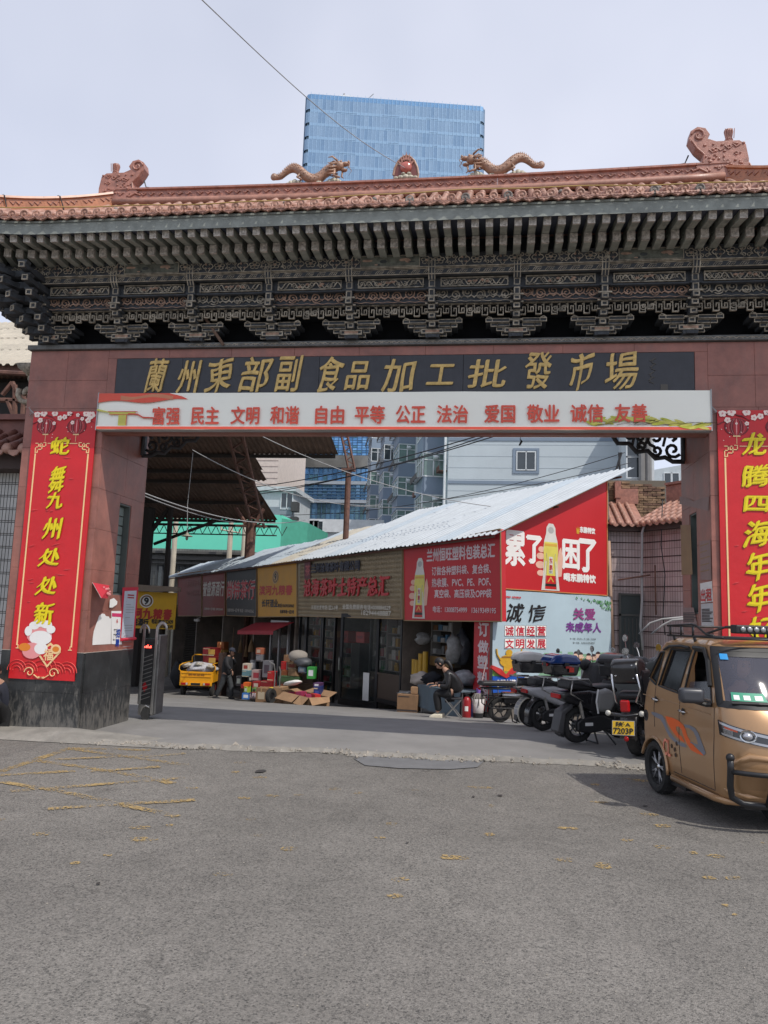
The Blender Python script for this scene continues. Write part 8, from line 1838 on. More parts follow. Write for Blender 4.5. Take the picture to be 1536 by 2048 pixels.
# ================================================================ sliding gate parked behind the left pillar
p0=Vector((-4.93,10.62,gz(10.62)));t=thing('sliding_gate','folded stainless steel sliding gate head parked behind the left pillar','gate',tuple(p0));t.scale=(.68,.42,.94)
mb=MB();mb.bb(.0,.30,.0,.62,.24,1.22);mb.build('cabinet',mat('cabinet_dark',(.03,.03,.03),.4),t,bevel=.01)
mb=MB();mb.bb(.302,.40,.02,.62,.1,1.28);mb.build('side_panel',mat('stainless',(.26,.255,.25),.35,metal=.85,var=.25,vs=6),t,bevel=.01)
for(x,y)in((.30,-.02),(.02,-.02)):
 m2=MB();m2.bb(x,x+.055,y-.02,y+.02,.1 if x>.1 else .24,1.40);m2.build('post',M_STEEL,t,bevel=.006)
m2=MB();m2.tube([(.33+.10*(1-cos(pi*k/8)),0,1.36+.1*sin(pi*k/8))for k in range(9)],.028,8);m2.tube([(.05-.10*(1-cos(pi*k/8))+.1,0,1.30+.12*sin(pi*k/8))for k in range(9)],.022,8);m2.build('arch',M_STEEL,t,smooth=True)
m2=MB();m2.bb(.03,.27,-.012,0,1.0,1.17);d_=m2.build('display',M_BLACK,t);m2=MB()
for k in range(5):m2.bb(.07+.033*k,.09+.033*k,-.016,-.012,1.08,1.10+.012*(k%3))
m2.build('lit_digits',mat('led_red',(.4,.02,.02),.5,emit=(1,.06,.04,6)),d_)
m2=MB()
for k in range(11):m2.tube([(.05,-.01,.3+.062*k),(.27,-.01,.36+.062*k)],.008,4)
m2.build('lattice_bars',M_STEEL,t);m2=MB();m2.flat([(.08,.5),(.14,.42),(.2,.5),(.14,.58)],-.015);m2.build('diamond_emblem',P_RED2,t)
m2=MB();m2.bb(.02,.34,.02,.6,.08,.238);m2.build('chassis',M_STEEL,t,bevel=.01)
m2=MB();T2=Matrix.Translation((.2,-.02,.1))@Matrix.Rotation(radians(20),4,'Z')@Matrix.Rotation(pi/2,4,'X');m2.lathe([(.055,-.025),(.095,-.03),(.1,0),(.095,.03),(.055,.025)],18,0,T2);m2.build('wheel',M_RUB,t);m2=MB()
for k in range(5):a=2*pi*k/5;m2.tube([T2@Vector((0,0,-.03)),T2@Vector((.055*cos(a),.055*sin(a),-.028))],.009,4)
m2.tube([T2@Vector((.055*cos(a),.055*sin(a),-.027))for a in[2*pi*k/14 for k in range(14)]],.008,4,closed=True);m2.build('wheel_rim',M_CHROME,t)
m2=MB();m2.tube([(.1,-.05,.13),(.13,-.05,.2),(.2,-.05,.225),(.28,-.04,.2)],.012,5);m2.build('wheel_guard',M_STEEL,t);m2=MB();m2.bb(.33,.36,-.005,.0,1.14,1.2);m2.build('label_patch',P_WHITE,t)
# ================================================================ golden three-wheeled van
SV=Frame(1.85,6.87,-77)
M_VAN=mat('golden_brown_paint',(.42,.245,.12),.3,metal=.35,var=.04,vs=3,coat=.6,stain=.12,stain_col=(.22,.16,.11))
M_VGL=mat('tinted_glass',(.012,.013,.015),.12,spec=.25,var=.2)
M_VGLF=glassy('windscreen_glass',(.10,.10,.13),.05,.55)
M_PITCH=mat('black_rubber_trim',(.015,.015,.016),.5)
van=SV.thing('three_wheeled_van','golden brown three wheeled passenger van with roof rack and bull bar at the right edge','van',0,.55,0)
def vb(mb,name,m_,par=None,**k):
 o=mb.build(name,m_,par or van,**k)
 if par is None:
  for q in[o]+mb.extra:q.location=(0,-.55,0)
 return o
def lerp(t,x):
 for(a,*va),(b,*vb_)in zip(t,t[1:]):
  if x<=b:u=max(0,(x-a)/(b-a));u=u*u*(3-2*u)if False else u;return[p+(q-p)*u for p,q in zip(va,vb_)]
 return list(t[-1][1:])
#        z    inset xr     x0    xf   
VT=[(.18,.05,-1.30,-.04,.22),(.26,.012,-1.36,0,.30),(.45,0,-1.41,.02,.40),(.6,-.004,-1.42,.02,.40),(.78,0,-1.42,.02,.37),(.93,.008,-1.39,.01,.30),(1.0,.014,-1.36,-.02,.235),(1.2,.045,-1.28,-.12,.10),(1.36,.075,-1.19,-.22,-.03),(1.43,.10,-1.13,-.28,-.09),(1.475,.17,-1.02,-.38,-.20),(1.49,.30,-.85,-.5,-.36)]
HW=.56
def vrow(z):
 ins,xr,x0,xf=lerp(VT,z);P=[];W_=HW
 xs=[xr+.10+(x0-xr-.10)*i/16 for i in range(17)]
 for i in range(7):a=pi/2*i/6;P.append((xr+.10-.10*sin(pi/2-a)if True else 0,ins+.10-.10*sin(a),z))  # rear near corner
 P+=[(x,ins,z)for x in xs[1:-1]]
 for i in range(33):  # the whole front, near corner to far corner
  t=-pi/2+pi*i/32;c=cos(t);s=sin(t);e=2/2.5
  y=HW+(HW-ins)*(abs(s)**e)*(1 if s>0 else-1);x=x0+(xf-x0)*abs(c)**e;P.append((x,y,z))
 P+=[(x,2*HW-ins,z)for x in xs[::-1][1:-1]]
 for i in range(7):a=pi/2*(6-i)/6;P.append((xr+.10-.10*sin(pi/2-a),2*HW-ins-.10+.10*sin(a),z))
 return P
def vsurf(kind,u,z,off=.004):
 """point on the body: kind 'side' u=x ; 'front' u in -1..1 (near to far)"""
 ins,xr,x0,xf=lerp(VT,z)
 if kind=='side':return(u,ins-off,z)
 t=pi/2*u;c=cos(t);s=sin(t);e=2/2.5
 y=HW+(HW-ins)*(abs(s)**e)*(1 if s>0 else-1);x=x0+(xf-x0)*abs(c)**e
 n=Vector((c*1.0+.05,s*(1 if 1 else 0),.0)).normalized();return(x+n.x*off,y+n.y*off,z)
zs=[.18,.22,.26,.35,.45,.55,.65,.72,.78,.85,.93,1.0,1.08,1.16,1.24,1.32,1.38,1.43,1.455,1.475,1.49]
mb=MB();rows=[vrow(z)for z in zs];n_=len(rows[0]);mb.v=[p for r_ in rows for p in r_]
for j in range(len(rows)-1):
 for i in range(n_):mb.f.append((j*n_+i,j*n_+(i+1)%n_,(j+1)*n_+(i+1)%n_,(j+1)*n_+i));mb.mi.append(0)
mb.f.append(tuple(range(n_-1,-1,-1)));mb.mi.append(0);mb.f.append(tuple(range((len(rows)-1)*n_,len(rows)*n_)));mb.mi.append(0)
body=mb.build('body_shell',M_VAN)
WX=-1.11;WR=.25
def cut(o,cutter_mb):
 c=cutter_mb.build('cutter',M_BLACK);md=o.modifiers.new('b','BOOLEAN');md.operation='DIFFERENCE';md.object=c;md.solver='EXACT'
 dg=bpy.context.evaluated_depsgraph_get();me=bpy.data.meshes.new_from_object(o.evaluated_get(dg));o.modifiers.clear();o.data=me;bpy.data.objects.remove(c)
c=MB();c.lathe([(.001,-.2),(.268,-.2),(.268,.25),(.001,.25)],36,0,Matrix.Translation((WX,0,.24))@Matrix.Rotation(-pi/2,4,'X'));cut(body,c)
c=MB();c.lathe([(.001,-.25),(.268,-.25),(.268,.2),(.001,.2)],36,0,Matrix.Translation((WX,2*HW,.24))@Matrix.Rotation(-pi/2,4,'X'));cut(body,c)
# window openings: cabin hollowed so that the glass shows an inside
c=MB();c.prism([(-.03,.97),(-.15,1.30),(-.25,1.375),(-.44,1.375),(-.53,.985)],-.2,.25);cut(body,c)
c=MB();c.prism([(-.63,.99),(-.50,1.375),(-.90,1.365),(-1.04,1.02)],-.2,.25);cut(body,c)
c=MB();c.prism([(-1.10,1.02),(-1.02,1.33),(-1.10,1.325),(-1.27,1.07)],-.2,.2);cut(body,c)
c=MB();c.bb(-1.1,-.10,.105,2*HW-.105,.5,1.375);cut(body,c)
c=MB();W0=[(.02,.05,.985),(.02,2*HW-.05,.985),(-.3,2*HW-.115,1.40),(-.3,.115,1.40)];c.add([(.5,a[1],a[2])for a in W0]+[(-.5,a[1],a[2])for a in W0],[(0,1,2,3),(7,6,5,4),(0,4,5,1),(1,5,6,2),(2,6,7,3),(3,7,4,0)]);cut(body,c)
body.data.materials.append(mat('cabin_dark',(.03,.028,.028),.8))
for p_ in body.data.polygons:
 c_=p_.center
 if .095<c_.y<2*HW-.095 and .49<c_.z<1.392 and c_.x<(-.04 if c_.z<1.1 else-.2):p_.material_index=1
 if-1.115<c_.x<-.06 and .095<c_.y<2*HW-.095 and abs(p_.normal.z)<2 and .49<c_.z<1.39 and(True or abs(c_.x+.10)<.01 or abs(c_.y-.16)<.01 or abs(c_.y-2*HW+.16)<.01 or abs(c_.z-.5)<.01 or abs(c_.z-1.38)<.01):p_.material_index=1
body.parent=van;body.location=(0,-.55,0);body.data.polygons.foreach_set('use_smooth',[True]*len(body.data.polygons));body.data.set_sharp_from_angle(angle=radians(32))
def patch(name,kind,poly,m_,off=.004,th=0,par=None,nu=10,nv=8):
 """four-cornered patch (u,z) laid on the body surface"""
 (a,b,c_,d)=poly;mb=MB();V=[]
 for j in range(nv+1):
  for i in range(nu+1):
   s,t_=i/nu,j/nv;u=(a[0]*(1-s)+b[0]*s)*(1-t_)+(d[0]*(1-s)+c_[0]*s)*t_;z=(a[1]*(1-s)+b[1]*s)*(1-t_)+(d[1]*(1-s)+c_[1]*s)*t_;V.append(vsurf(kind,u,z,off))
 mb.add(V,[(j*(nu+1)+i,j*(nu+1)+i+1,(j+1)*(nu+1)+i+1,(j+1)*(nu+1)+i)for j in range(nv)for i in range(nu)]);o=vb(mb,name,m_,par,smooth=True)
 return o
def rim_on(name,kind,pts,r_,m_,off=.004,closed=True,par=None):
 mb=MB();P=[]
 for i in range(len(pts)if closed else len(pts)-1):
  a,b=pts[i],pts[(i+1)%len(pts)];k=5
  for q in range(k):t_=q/k;P.append(vsurf(kind,a[0]+(b[0]-a[0])*t_,a[1]+(b[1]-a[1])*t_,off))
 if not closed:P.append(vsurf(kind,*pts[-1],off))
 mb.tube(P,r_,5,closed=closed);return vb(mb,name,m_,par)
w1=[(-.03,.965),(-.15,1.30),(-.25,1.38),(-.44,1.38),(-.53,.98)];w2=[(-.63,.985),(-.50,1.38),(-.90,1.37),(-1.045,1.015)];w3=[(-1.10,1.015),(-1.02,1.34),(-1.10,1.33),(-1.28,1.07)]
for k,w_ in enumerate((w1,w2,w3)):
 o=rim_on('side_window','side',w_,.010,M_PITCH,.002)
 if k:m2=MB();m2.add([vsurf('side',a,z,-.02)for a,z in w_],[tuple(range(len(w_)))[::-1]]);m2.build('pane',M_VGL,o)
 else:m2=MB();m2.add([vsurf('side',a,z,-.03)for a,z in((-.03,.97),(-.09,1.14),(-.50,1.1),(-.53,.98))],[(3,2,1,0)]);m2.build('pane',M_VGLF,o)
m2=MB();m2.tube([vsurf('side',a,z,.02)for a,z in((-.06,1.1),(-.16,1.31),(-.26,1.40),(-.45,1.405))],.02,5);m2.tube([vsurf('side',a,z,.02)for a,z in((-.53,1.40),(-.7,1.41),(-.92,1.395),(-1.0,1.36))],.014,5);vb(m2,'rain_visor',M_PITCH)
# windscreen with its black surround
fr=[(-.86,.955),(.86,.955),(.80,1.42),(-.80,1.42)]
for(a,b,c_,d)in(([-.92,.945],[.92,.945],[.82,1.0],[-.82,1.0]),([-.80,1.395],[.80,1.395],[.86,1.432],[-.86,1.432]),([-.93,.95],[-.77,.99],[-.70,1.40],[-.87,1.425]),([.77,.99],[.93,.95],[.87,1.425],[.70,1.40])):patch('windscreen_surround','front',(a,b,c_,d),M_PITCH,.006)
ws=patch('windscreen','front',([-.8,.985],[.8,.985],[.74,1.40],[-.74,1.40]),M_VGLF,-.004,nu=16)
patch('sun_strip','front',([-.74,1.35],[.74,1.35],[.72,1.40],[-.72,1.40]),M_PITCH,.002)
patch('blue_tag','front',([-.66,1.325],[-.52,1.325],[-.52,1.372],[-.66,1.372]),pm('tag_blue',(50,150,215),.4),.008)
st=patch('green_sticker','front',([-.62,1.005],[-.2,1.005],[-.22,1.07],[-.61,1.07]),pm('sticker_green',(60,150,120),.5),.006)
for k in range(3):patch('sticker_mark','front',([-.58+.13*k,1.015],[-.50+.13*k,1.015],[-.50+.13*k,1.05],[-.58+.13*k,1.05]),P_WHITE,.008,nu=2,nv=2)
patch('red_sticker','front',([-.1,1.03],[-.02,1.03],[-.02,1.07],[-.1,1.07]),P_RED,.006,nu=2,nv=2)
m2=MB();m2.tube([vsurf('front',-.62,.985,.02),vsurf('front',-.3,.99,.022),vsurf('front',-.05,.985,.02)],.010,5);m2.tube([vsurf('front',-.1,.96,.02),vsurf('front',-.2,.985,.025)],.02,6);vb(m2,'wiper',M_PITCH)
# seams, sill, belt crease
for pts in([(-.59,1.0),(-.60,.8),(-.60,.5),(-.585,.29)],[(.01,.93),(.015,.7),(.0,.5),(-.01,.27)],[(-1.10,1.0),(-1.12,.8),(-1.1,.62)],[(-.74,.27),(-.4,.27),(-.01,.265)]):rim_on('door_seam','side',pts,.0035,M_PITCH,.0,False)
m2=MB();m2.tube([(-.75,-.005,.22),(-.3,-.01,.215),(.0,.0,.21),(.10,.04,.205),(.18,.12,.20)],[.03,.03,.03,.026,.012],8,flat=.6);vb(m2,'sill',M_VAN,smooth=True)
m2=MB();m2.tube([(WX+.277*cos(a),-.006,.24+.277*sin(a))for a in[pi*(-.02+.92*k/20)for k in range(21)]],.015,6);vb(m2,'wheel_arch_trim',M_VAN,smooth=True)
rim_on('belt_crease','side',[(-1.38,.90),(-.9,.895),(-.4,.885),(-.05,.87)],.004,M_VAN,.0,False)
for(a,z)in((-1.07,.88),(-.52,.835)):
 m2=MB();m2.tube([vsurf('side',a-.055,z,.01),vsurf('side',a-.03,z+.004,.03),vsurf('side',a+.035,z,.03),vsurf('side',a+.06,z-.004,.01)],[.008,.011,.011,.008],6);h=vb(m2,'door_handle',M_CHROME,smooth=True);m3=MB();m3.lathe([(.001,0),(.03,0),(.03,.003)],12,0,Matrix.Translation((a,-.003,z))@Matrix.Rotation(pi/2,4,'X'));m3.build('handle_cup',M_PITCH,h)
m2=MB();m2.lathe([(.001,.004),(.05,.004),(.06,0)],20,0,Matrix.Translation((-1.30,.0,.70))@Matrix.Rotation(pi/2,4,'X'));m2.box((-1.30,-.008,.70),(.012,.008,.04));vb(m2,'charging_flap',M_PITCH)
# swoosh decals from the photographed outline
def deca(name,pts,m_,off):mb=MB();q=[SV.px(a,b)for a,b in pts];mb.flat(q,-.004-off,0);return vb(mb,name,m_)
def zc(pts):return[(1270+.1732*a,1420+.1732*b)for a,b in pts]
M_DG=pm('decal_grey',(120,122,132),.35,var=.05);M_DO=pm('decal_orange',(226,96,28),.35,var=.05)
deca('side_decal',zc([(190,20),(245,30),(320,60),(350,110),(370,170),(400,240),(450,310),(510,365),(570,385),(592,400),(600,436),(540,420),(460,370),(400,310),(360,230),(335,170),(300,110),(240,80),(200,50)]),M_DG,0)
deca('side_decal',zc([(355,70),(440,90),(510,125),(560,170),(590,230),(610,300),(650,370),(700,430),(780,500),(800,530),(720,500),(650,460),(600,380),(565,300),(545,230),(510,190),(480,190),(480,230),(510,280),(550,310),(572,350),(580,376),(530,350),(470,290),(420,220),(380,150)]),M_DO,.001)
deca('side_decal',zc([(570,165),(640,175),(700,210),(740,270),(770,350),(800,430),(825,500),(800,525),(740,460),(690,400),(640,375),(650,365),(700,390),(735,400),(715,320),(680,250),(630,210),(585,200)]),M_DG,.0015)
m2=MB();a,z0=SV.px(1328,1508);b,z1=SV.px(1340,1480);text(m2,'CL',a,b+.02,z0,z1,-.006,0,bold=.003);vb(m2,'side_lettering',pm('letter_coral',(232,140,115),.4))
m2=MB()
for(px0,py0)in((1344,1492),(1350,1499),(1354,1487),(1352,1510)):a,z=SV.px(px0,py0);m2.flat(ellp(a,z,.02,.022,6),-.006)
vb(m2,'worn_lettering',pm('letter_worn',(70,52,42),.6))
# mirror
m2=MB();m2.bb(-.055,.055,-.10,.10,-.065,.06,0,Matrix.Translation((-.07,-.15,1.02))@Matrix.Rotation(radians(-10),4,'Z'));mi=vb(m2,'wing_mirror',mat('mirror_grey',(.05,.052,.06),.35),bevel=.035,seg=4,angle=60);m3=MB();m3.tube([(-.1,-.12,.97),(-.05,-.03,.945),(-.02,.0,.95)],.02,6);m3.build('mirror_arm',M_PITCH,mi)
# headlamp
hl=patch('headlight','front',([-.90,.73],[-.20,.66],[-.14,.75],[-.93,.845]),mat('lamp_housing',(.02,.02,.022),.2,coat=1),.008,nu=18)
patch('lamp_bar','front',([-.88,.815],[-.2,.725],[-.18,.745],[-.90,.835]),mat('lamp_silver',(.45,.45,.46),.2,metal=.7),.012,par=None,nu=14,nv=2)
patch('lamp_bar','front',([-.85,.735],[-.30,.675],[-.28,.69],[-.86,.75]),mat('lamp_silver',(.45,.45,.46),.2,metal=.7),.012,nu=14,nv=2)
patch('turn_signal','front',([-.80,.785],[-.62,.765],[-.62,.78],[-.82,.805]),pm('amber_lens',(190,80,40),.25),.013,nu=4,nv=2)
for k in range(5):patch('reflector_rib','front',([-.82,.745+.009*k],[-.68,.735+.009*k],[-.68,.739+.009*k],[-.82,.749+.009*k]),mat('lamp_silver',(.45,.45,.46),.2,metal=.7),.013,nu=3,nv=1)
c0=Vector(vsurf('front',-.5,.745,.01));m2=MB();m2.ell(tuple(c0),(.03,.045,.032),14,10);vb(m2,'projector_lens',mat('lens_bright',(.5,.5,.52),.05,metal=.6),smooth=True);m2=MB();m2.tube([vsurf('front',-.5+.085*cos(a),.745+.042*sin(a),.018)for a in[2*pi*k/16 for k in range(16)]],.009,5,closed=True);vb(m2,'lamp_ring',M_CHROME)
for s in(1,):patch('headlight','front',([.20,.66],[.90,.73],[.93,.845],[.14,.75]),mat('lamp_housing',(.02,.02,.022),.2,coat=1),.008,nu=18)
gr=patch('grille','front',([-.2,.55],[.2,.55],[.16,.72],[-.16,.72]),M_PITCH,.006,nu=6)
for k in range(4):m2=MB();m2.tube([vsurf('front',-.19+.38*i/6,.575+.035*k,.012)for i in range(7)],.006,4);vb(m2,'grille_bar',M_CHROME)
# sculpted bumper crease and fog recess
m2=MB();m2.tube([vsurf('front',u,z,-.012)for u,z in((-.85,.42),(-.72,.52),(-.5,.585),(-.25,.575),(0,.57),(.3,.58),(.6,.56))],[.01,.03,.035,.03,.03,.03,.01],8);vb(m2,'bumper_crease',M_VAN,smooth=True)
m2=MB();m2.tube([vsurf('front',u,z,-.012)for u,z in((-.92,.32),(-.75,.29),(-.5,.27),(0,.26),(.5,.27))],[.01,.03,.035,.035,.02],8);vb(m2,'bumper_lip',M_VAN,smooth=True)
patch('bumper_recess','front',([-.6,.33],[.6,.33],[.6,.49],[-.6,.50]),mat('golden_brown_matt',(.34,.2,.1),.5,metal=.2),.003,nu=14)
# bull bar
m2=MB();A0=[vsurf('front',u,z,.10)for u,z in((-.66,.57),(-.66,.50),(-.655,.36),(-.62,.27),(-.5,.225),(-.2,.215),(.2,.215),(.5,.225),(.62,.27),(.655,.36),(.66,.5),(.66,.57))];m2.tube(A0,.026,10);vb(m2,'bull_bar',M_BLACK,smooth=True)
m2=MB();m2.tube([vsurf('front',-.655+1.31*i/10,.475,.10)for i in range(11)],.02,8);m2.ell(vsurf('front',-.66,.58,.10),(.034,.034,.034),10,8);vb(m2,'bull_bar_cross',M_BLACK,smooth=True)
for u in(-.28,.28):m2=MB();m2.tube([vsurf('front',u,.48,.10),vsurf('front',u,.22,.10)],.02,8);vb(m2,'bull_bar_upright',M_BLACK,smooth=True);

# wheels
def van_wheel(x,y,s):
 T2=Matrix.Translation((x,y,.247))@Matrix.Rotation(pi/2*s,4,'X');m2=MB();m2.lathe([(.165,.06),(.19,.078),(.225,.075),(.242,.05),(.245,0),(.242,-.045),(.225,-.07),(.165,-.06),(.165,.06)],32,0,T2)
 for k in range(28):a=2*pi*k/28;m2.box(tuple(T2@Vector((.244*cos(a),.244*sin(a),0))),(.008,.10,.012),0,None,ry=-a*s)
 w_=vb(m2,'wheel',M_RUB,angle=35);m2=MB();m2.lathe([(.001,.01),(.155,-.01),(.168,.045),(.172,.05),(.165,.02),(.15,-.04),(.001,-.04)],28,0,T2);m2.build('rim',mat('rim_black',(.03,.03,.032),.35,metal=.5),w_,smooth=True)
 for k in range(5):
  for d in(-.14,.14):m3=MB();a=2*pi*k/5;m3.tube([T2@Vector((.03*cos(a),.03*sin(a),.035)),T2@Vector((.09*cos(a+d*.8),.09*sin(a+d*.8),.035)),T2@Vector((.16*cos(a+d*1.5),.16*sin(a+d*1.5),.03))],.009,5);m3.build('spoke',mat('alloy_silver',(.42,.42,.43),.35,metal=.3),w_,smooth=True)
 m3=MB();m3.lathe([(.001,.05),(.03,.048),(.035,.02)],12,0,T2);m3.build('hub_cap',M_CHROME,w_,smooth=True)
van_wheel(WX,.07,1);van_wheel(WX,2*HW-.07,-1);van_wheel(.0,HW,1)
m2=MB();m2.bb(-1.25,.1,.2,.92,.14,.24);m2.tube([(WX,.1,.24),(WX,1.02,.24)],.03,8);m2.bb(-.9,-.6,.05,.5,.13,.22);vb(m2,'chassis',M_BLACK)
# cabin: floor, seats, driver, steering wheel
m2=MB();m2.bb(-.72,-.42,.3,.82,.5,.72);m2.bb(-.80,-.70,.3,.82,.7,1.15);m2.bb(-1.08,-1.0,.2,.92,.5,1.2);vb(m2,'seat',mat('seat_grey',(.06,.055,.055),.8),bevel=.03);m2=MB();m2.bb(-.14,.06,.18,.94,.6,.93);vb(m2,'dashboard',M_BLACK,bevel=.03)
m2=MB();T2=Matrix.Translation((-.22,.56,.98))@Matrix.Rotation(radians(65),4,'Y');m2.tube([T2@Vector((.13*cos(a),.13*sin(a),0))for a in[2*pi*k/20 for k in range(20)]],.014,6,closed=True);m2.tube([T2@Vector((-.13,0,0)),T2@Vector((.13,0,0))],.012,5);vb(m2,'steering_wheel',M_BLACK,smooth=True)
# roof rack: rails, posts, cross bars, light bar
def rack(pts,r_,nm='roof_rack'):m2=MB();m2.tube(pts,r_,6);return vb(m2,nm,M_BLACK,smooth=True)
for y in(.13,2*HW-.13):
 rack([(-1.08,y,1.50),(-.05,y,1.505)],.011);rack([(-1.08,y,1.592),(-.58,y,1.612),(-.50,y,1.60),(-.34,y,1.53),(-.2,y,1.515)],.011)
 for x in(-1.02,-.80,-.57):rack([(x,y,1.50),(x,y,1.60)],.011,'rack_post')
 for x in(-.95,-.55):rack([(x,y,1.50),(x-.01,y+.02*(1 if y<.5 else-1),1.44)],.014,'rack_foot')
for x in(-1.08,-.86,-.64,-.42,-.2,-.05):rack([(x,.13,1.50),(x,2*HW-.13,1.50)],.009,'rack_bar')
rack([(-1.08,.13,1.592),(-1.08,2*HW-.13,1.592)],.011)
rack([(-.34,.13,1.53),(-.30,.3,1.60),(-.2,.36,1.6)],.011)
m2=MB();m2.bb(-.17,-.07,.26,2*HW-.26,1.545,1.62);lb=vb(m2,'light_bar',M_BLACK,bevel=.012)
for k in range(9):m3=MB();m3.lathe([(.001,.012),(.022,.01),(.026,0)],12,0,Matrix.Translation((-.068,.32+.06*k,1.583))@Matrix.Rotation(pi/2,4,'Y'));m3.build('lamp_lens',mat('led_lens',(.35,.36,.36),.15,metal=.5),lb,smooth=True)

# ================================================================ people
def skinned(name,pts,edges,m_,parent,sub=2,root=0,smooth=True):
 """continuous body surface grown over a joint skeleton; pts = (x,y,z,rx,ry)"""
 me=bpy.data.meshes.new(name);me.from_pydata([p[:3]for p in pts],edges,[]);me.materials.append(m_)
 o=bpy.data.objects.new(name,me);COL.objects.link(o);o.parent=parent;sk=o.modifiers.new('skin','SKIN')
 lay=me.skin_vertices[0].data
 for i,p in enumerate(pts):lay[i].radius=(p[3],p[4]if len(p)>4 else p[3]);lay[i].use_root=(i==root)
 sk.use_smooth_shade=smooth
 if sub:s_=o.modifiers.new('sub','SUBSURF');s_.levels=sub;s_.render_levels=sub
 return o
def chain(n):return[(i,i+1)for i in range(n-1)]
M_SKIN=mat('skin',(.46,.27,.19),.55,var=.06,spec=.3)
def hand(parent,c,d,up,side,m_=M_SKIN,curl=.5,s=1.0,name='hand'):
 """palm and five separate bent fingers; d = direction of the fingers, up = back of hand"""
 c,d,up=Vector(c),Vector(d).normalized(),Vector(up).normalized();r_=d.cross(up).normalized()*side;up=r_.cross(d).normalized()*side
 mb=MB();o=skinned(name,[(*(c-d*.02*s),.026*s,.018*s),(*(c+d*.035*s),.036*s,.014*s),(*(c+d*.075*s),.036*s,.012*s)],chain(3),m_,parent,1)
 for k,(off,L_)in enumerate(((-.028,.062),(-.010,.072),(.010,.068),(.027,.054))):
  b=c+d*.075*s+r_*off*s;j1=b+(d*cos(curl*.5)-up*sin(curl*.5))*L_*.45*s;j2=j1+(d*cos(curl*1.4)-up*sin(curl*1.4))*L_*.32*s;j3=j2+(d*cos(curl*2.2)-up*sin(curl*2.2))*L_*.26*s
  skinned('finger',[(*(b-d*.015*s),.0088*s),(*b,.0088*s),(*j1,.008*s),(*j2,.0074*s),(*j3,.006*s)],chain(5),m_,o,1)
 b=c+d*.01*s-r_*.03*s;j1=b+(d*.6-r_*.8)*.03*s;j2=j1+(d*.85-r_*.35-up*.3)*.028*s;skinned('thumb',[(*b,.011*s),(*j1,.0098*s),(*j2,.008*s)],chain(3),m_,o,1);return o
def shoe(parent,x,y,z,ang,m_,sole):
 o=MB();T2=Matrix.Translation((x,y,z))@Matrix.Rotation(ang,4,'Z');out=[(-.09,-.036),(-.05,-.043),(.06,-.046),(.13,-.045),(.17,-.025),(.175,0),(.165,.025),(.12,.042),(.05,.04),(-.05,.038),(-.09,.034)]
 o.prism(out,0,.025,0,T2,'z');s_=o.build('shoe_sole',sole,parent);m2=MB();n=len(out)
 rows=[(1.0,.025),(.97,.05),(.8,.075),(.55,.10)];V=[]
 for k,(f,z_)in enumerate(rows):
  for(a,b)in out:a2=-.03+(a+.03)*f if a>0 else a*(.9+.1*f);V.append((a2,b*(f*.5+.45),z_))
 m2.add(V,[(j*n+i,j*n+(i+1)%n,(j+1)*n+(i+1)%n,(j+1)*n+i)for j in range(3)for i in range(n)]+[tuple(range(3*n,4*n))],0,T2);m2.build('shoe',m_,parent,smooth=True)
def head_mesh(parent,c,face,tilt,s,m_=M_SKIN):
 """face = yaw the face looks to, tilt forward"""
 T2=Matrix.Translation(c)@Matrix.Rotation(face,4,'Z')@Matrix.Rotation(tilt,4,'Y');mb=MB();n,k=20,16;V=[]
 mb.ell((0,0,0),(1,1,1),n,k)
 for v in mb.v:
  x,y,z=v;X=x*.095;Y=y*.075;Z=z*.115
  if z<-.1:Y*=1-.28*(-z-.1);X=X*(1-.10*(-z-.1))+.008
  if x>.3:X=X*.94+(.006 if abs(y)<.25 else 0)
  if x>.7 and abs(y)<.22 and-.25<z<.1:X+=.022*(1-abs(y)/.22)*(.1-z)/.35
  if x>.6 and .1<z<.3 and .2<abs(y)<.55:X-=.006
  V.append((X*s,Y*s,Z*s))
 mb.v=V;h=MB();h.add(V,mb.f,0,T2);o=h.build('head',m_,parent,smooth=True)
 for sg in(-1,1):
  e=MB();e.ell((-.005*s,sg*.078*s,-.005*s),(.018*s,.010*s,.03*s),8,6,0,T2);e.build('ear',m_,o,smooth=True)
  e=MB();e.ell((.083*s,sg*.030*s,.018*s),(.010*s,.013*s,.007*s),8,6,0,T2);e.build('eye',mat('eye_dark',(.02,.015,.012),.3),o,smooth=True);e=MB();e.tube([T2@Vector((.086*s,sg*.018*s,.038*s)),T2@Vector((.082*s,sg*.045*s,.038*s))],.004*s,4);e.build('eyebrow',mat('hair_black',(.012,.011,.012),.55),o)
 e=MB();e.ell((.084*s,0,-.052*s),(.008*s,.022*s,.006*s),8,6,0,T2);e.build('mouth',mat('lips',(.35,.14,.12),.5),o,smooth=True)
 return o,T2
M_HAIR=mat('hair_black',(.012,.011,.012),.55,var=.3,vs=40)
def hair(parent,T2,s,back=1.0):
 mb=MB();mb.ell((0,0,0),(1,1,1),18,12);V=[];F_=[]
 for v in mb.v:x,y,z=v;V.append(((x*.104-.012*back)*s,y*.086*s,(z*.118+.012)*s))
 keep=[f for f in mb.f if not(sum(mb.v[i][0]for i in f)/len(f)>.35 and sum(mb.v[i][2]for i in f)/len(f)<.45)and not(sum(mb.v[i][2]for i in f)/len(f)<-.75)]
 h=MB();h.add(V,keep,0,T2);o=h.build('hair',M_HAIR,parent,smooth=True);q=o.modifiers.new('t','SOLIDIFY');q.thickness=.012;return o
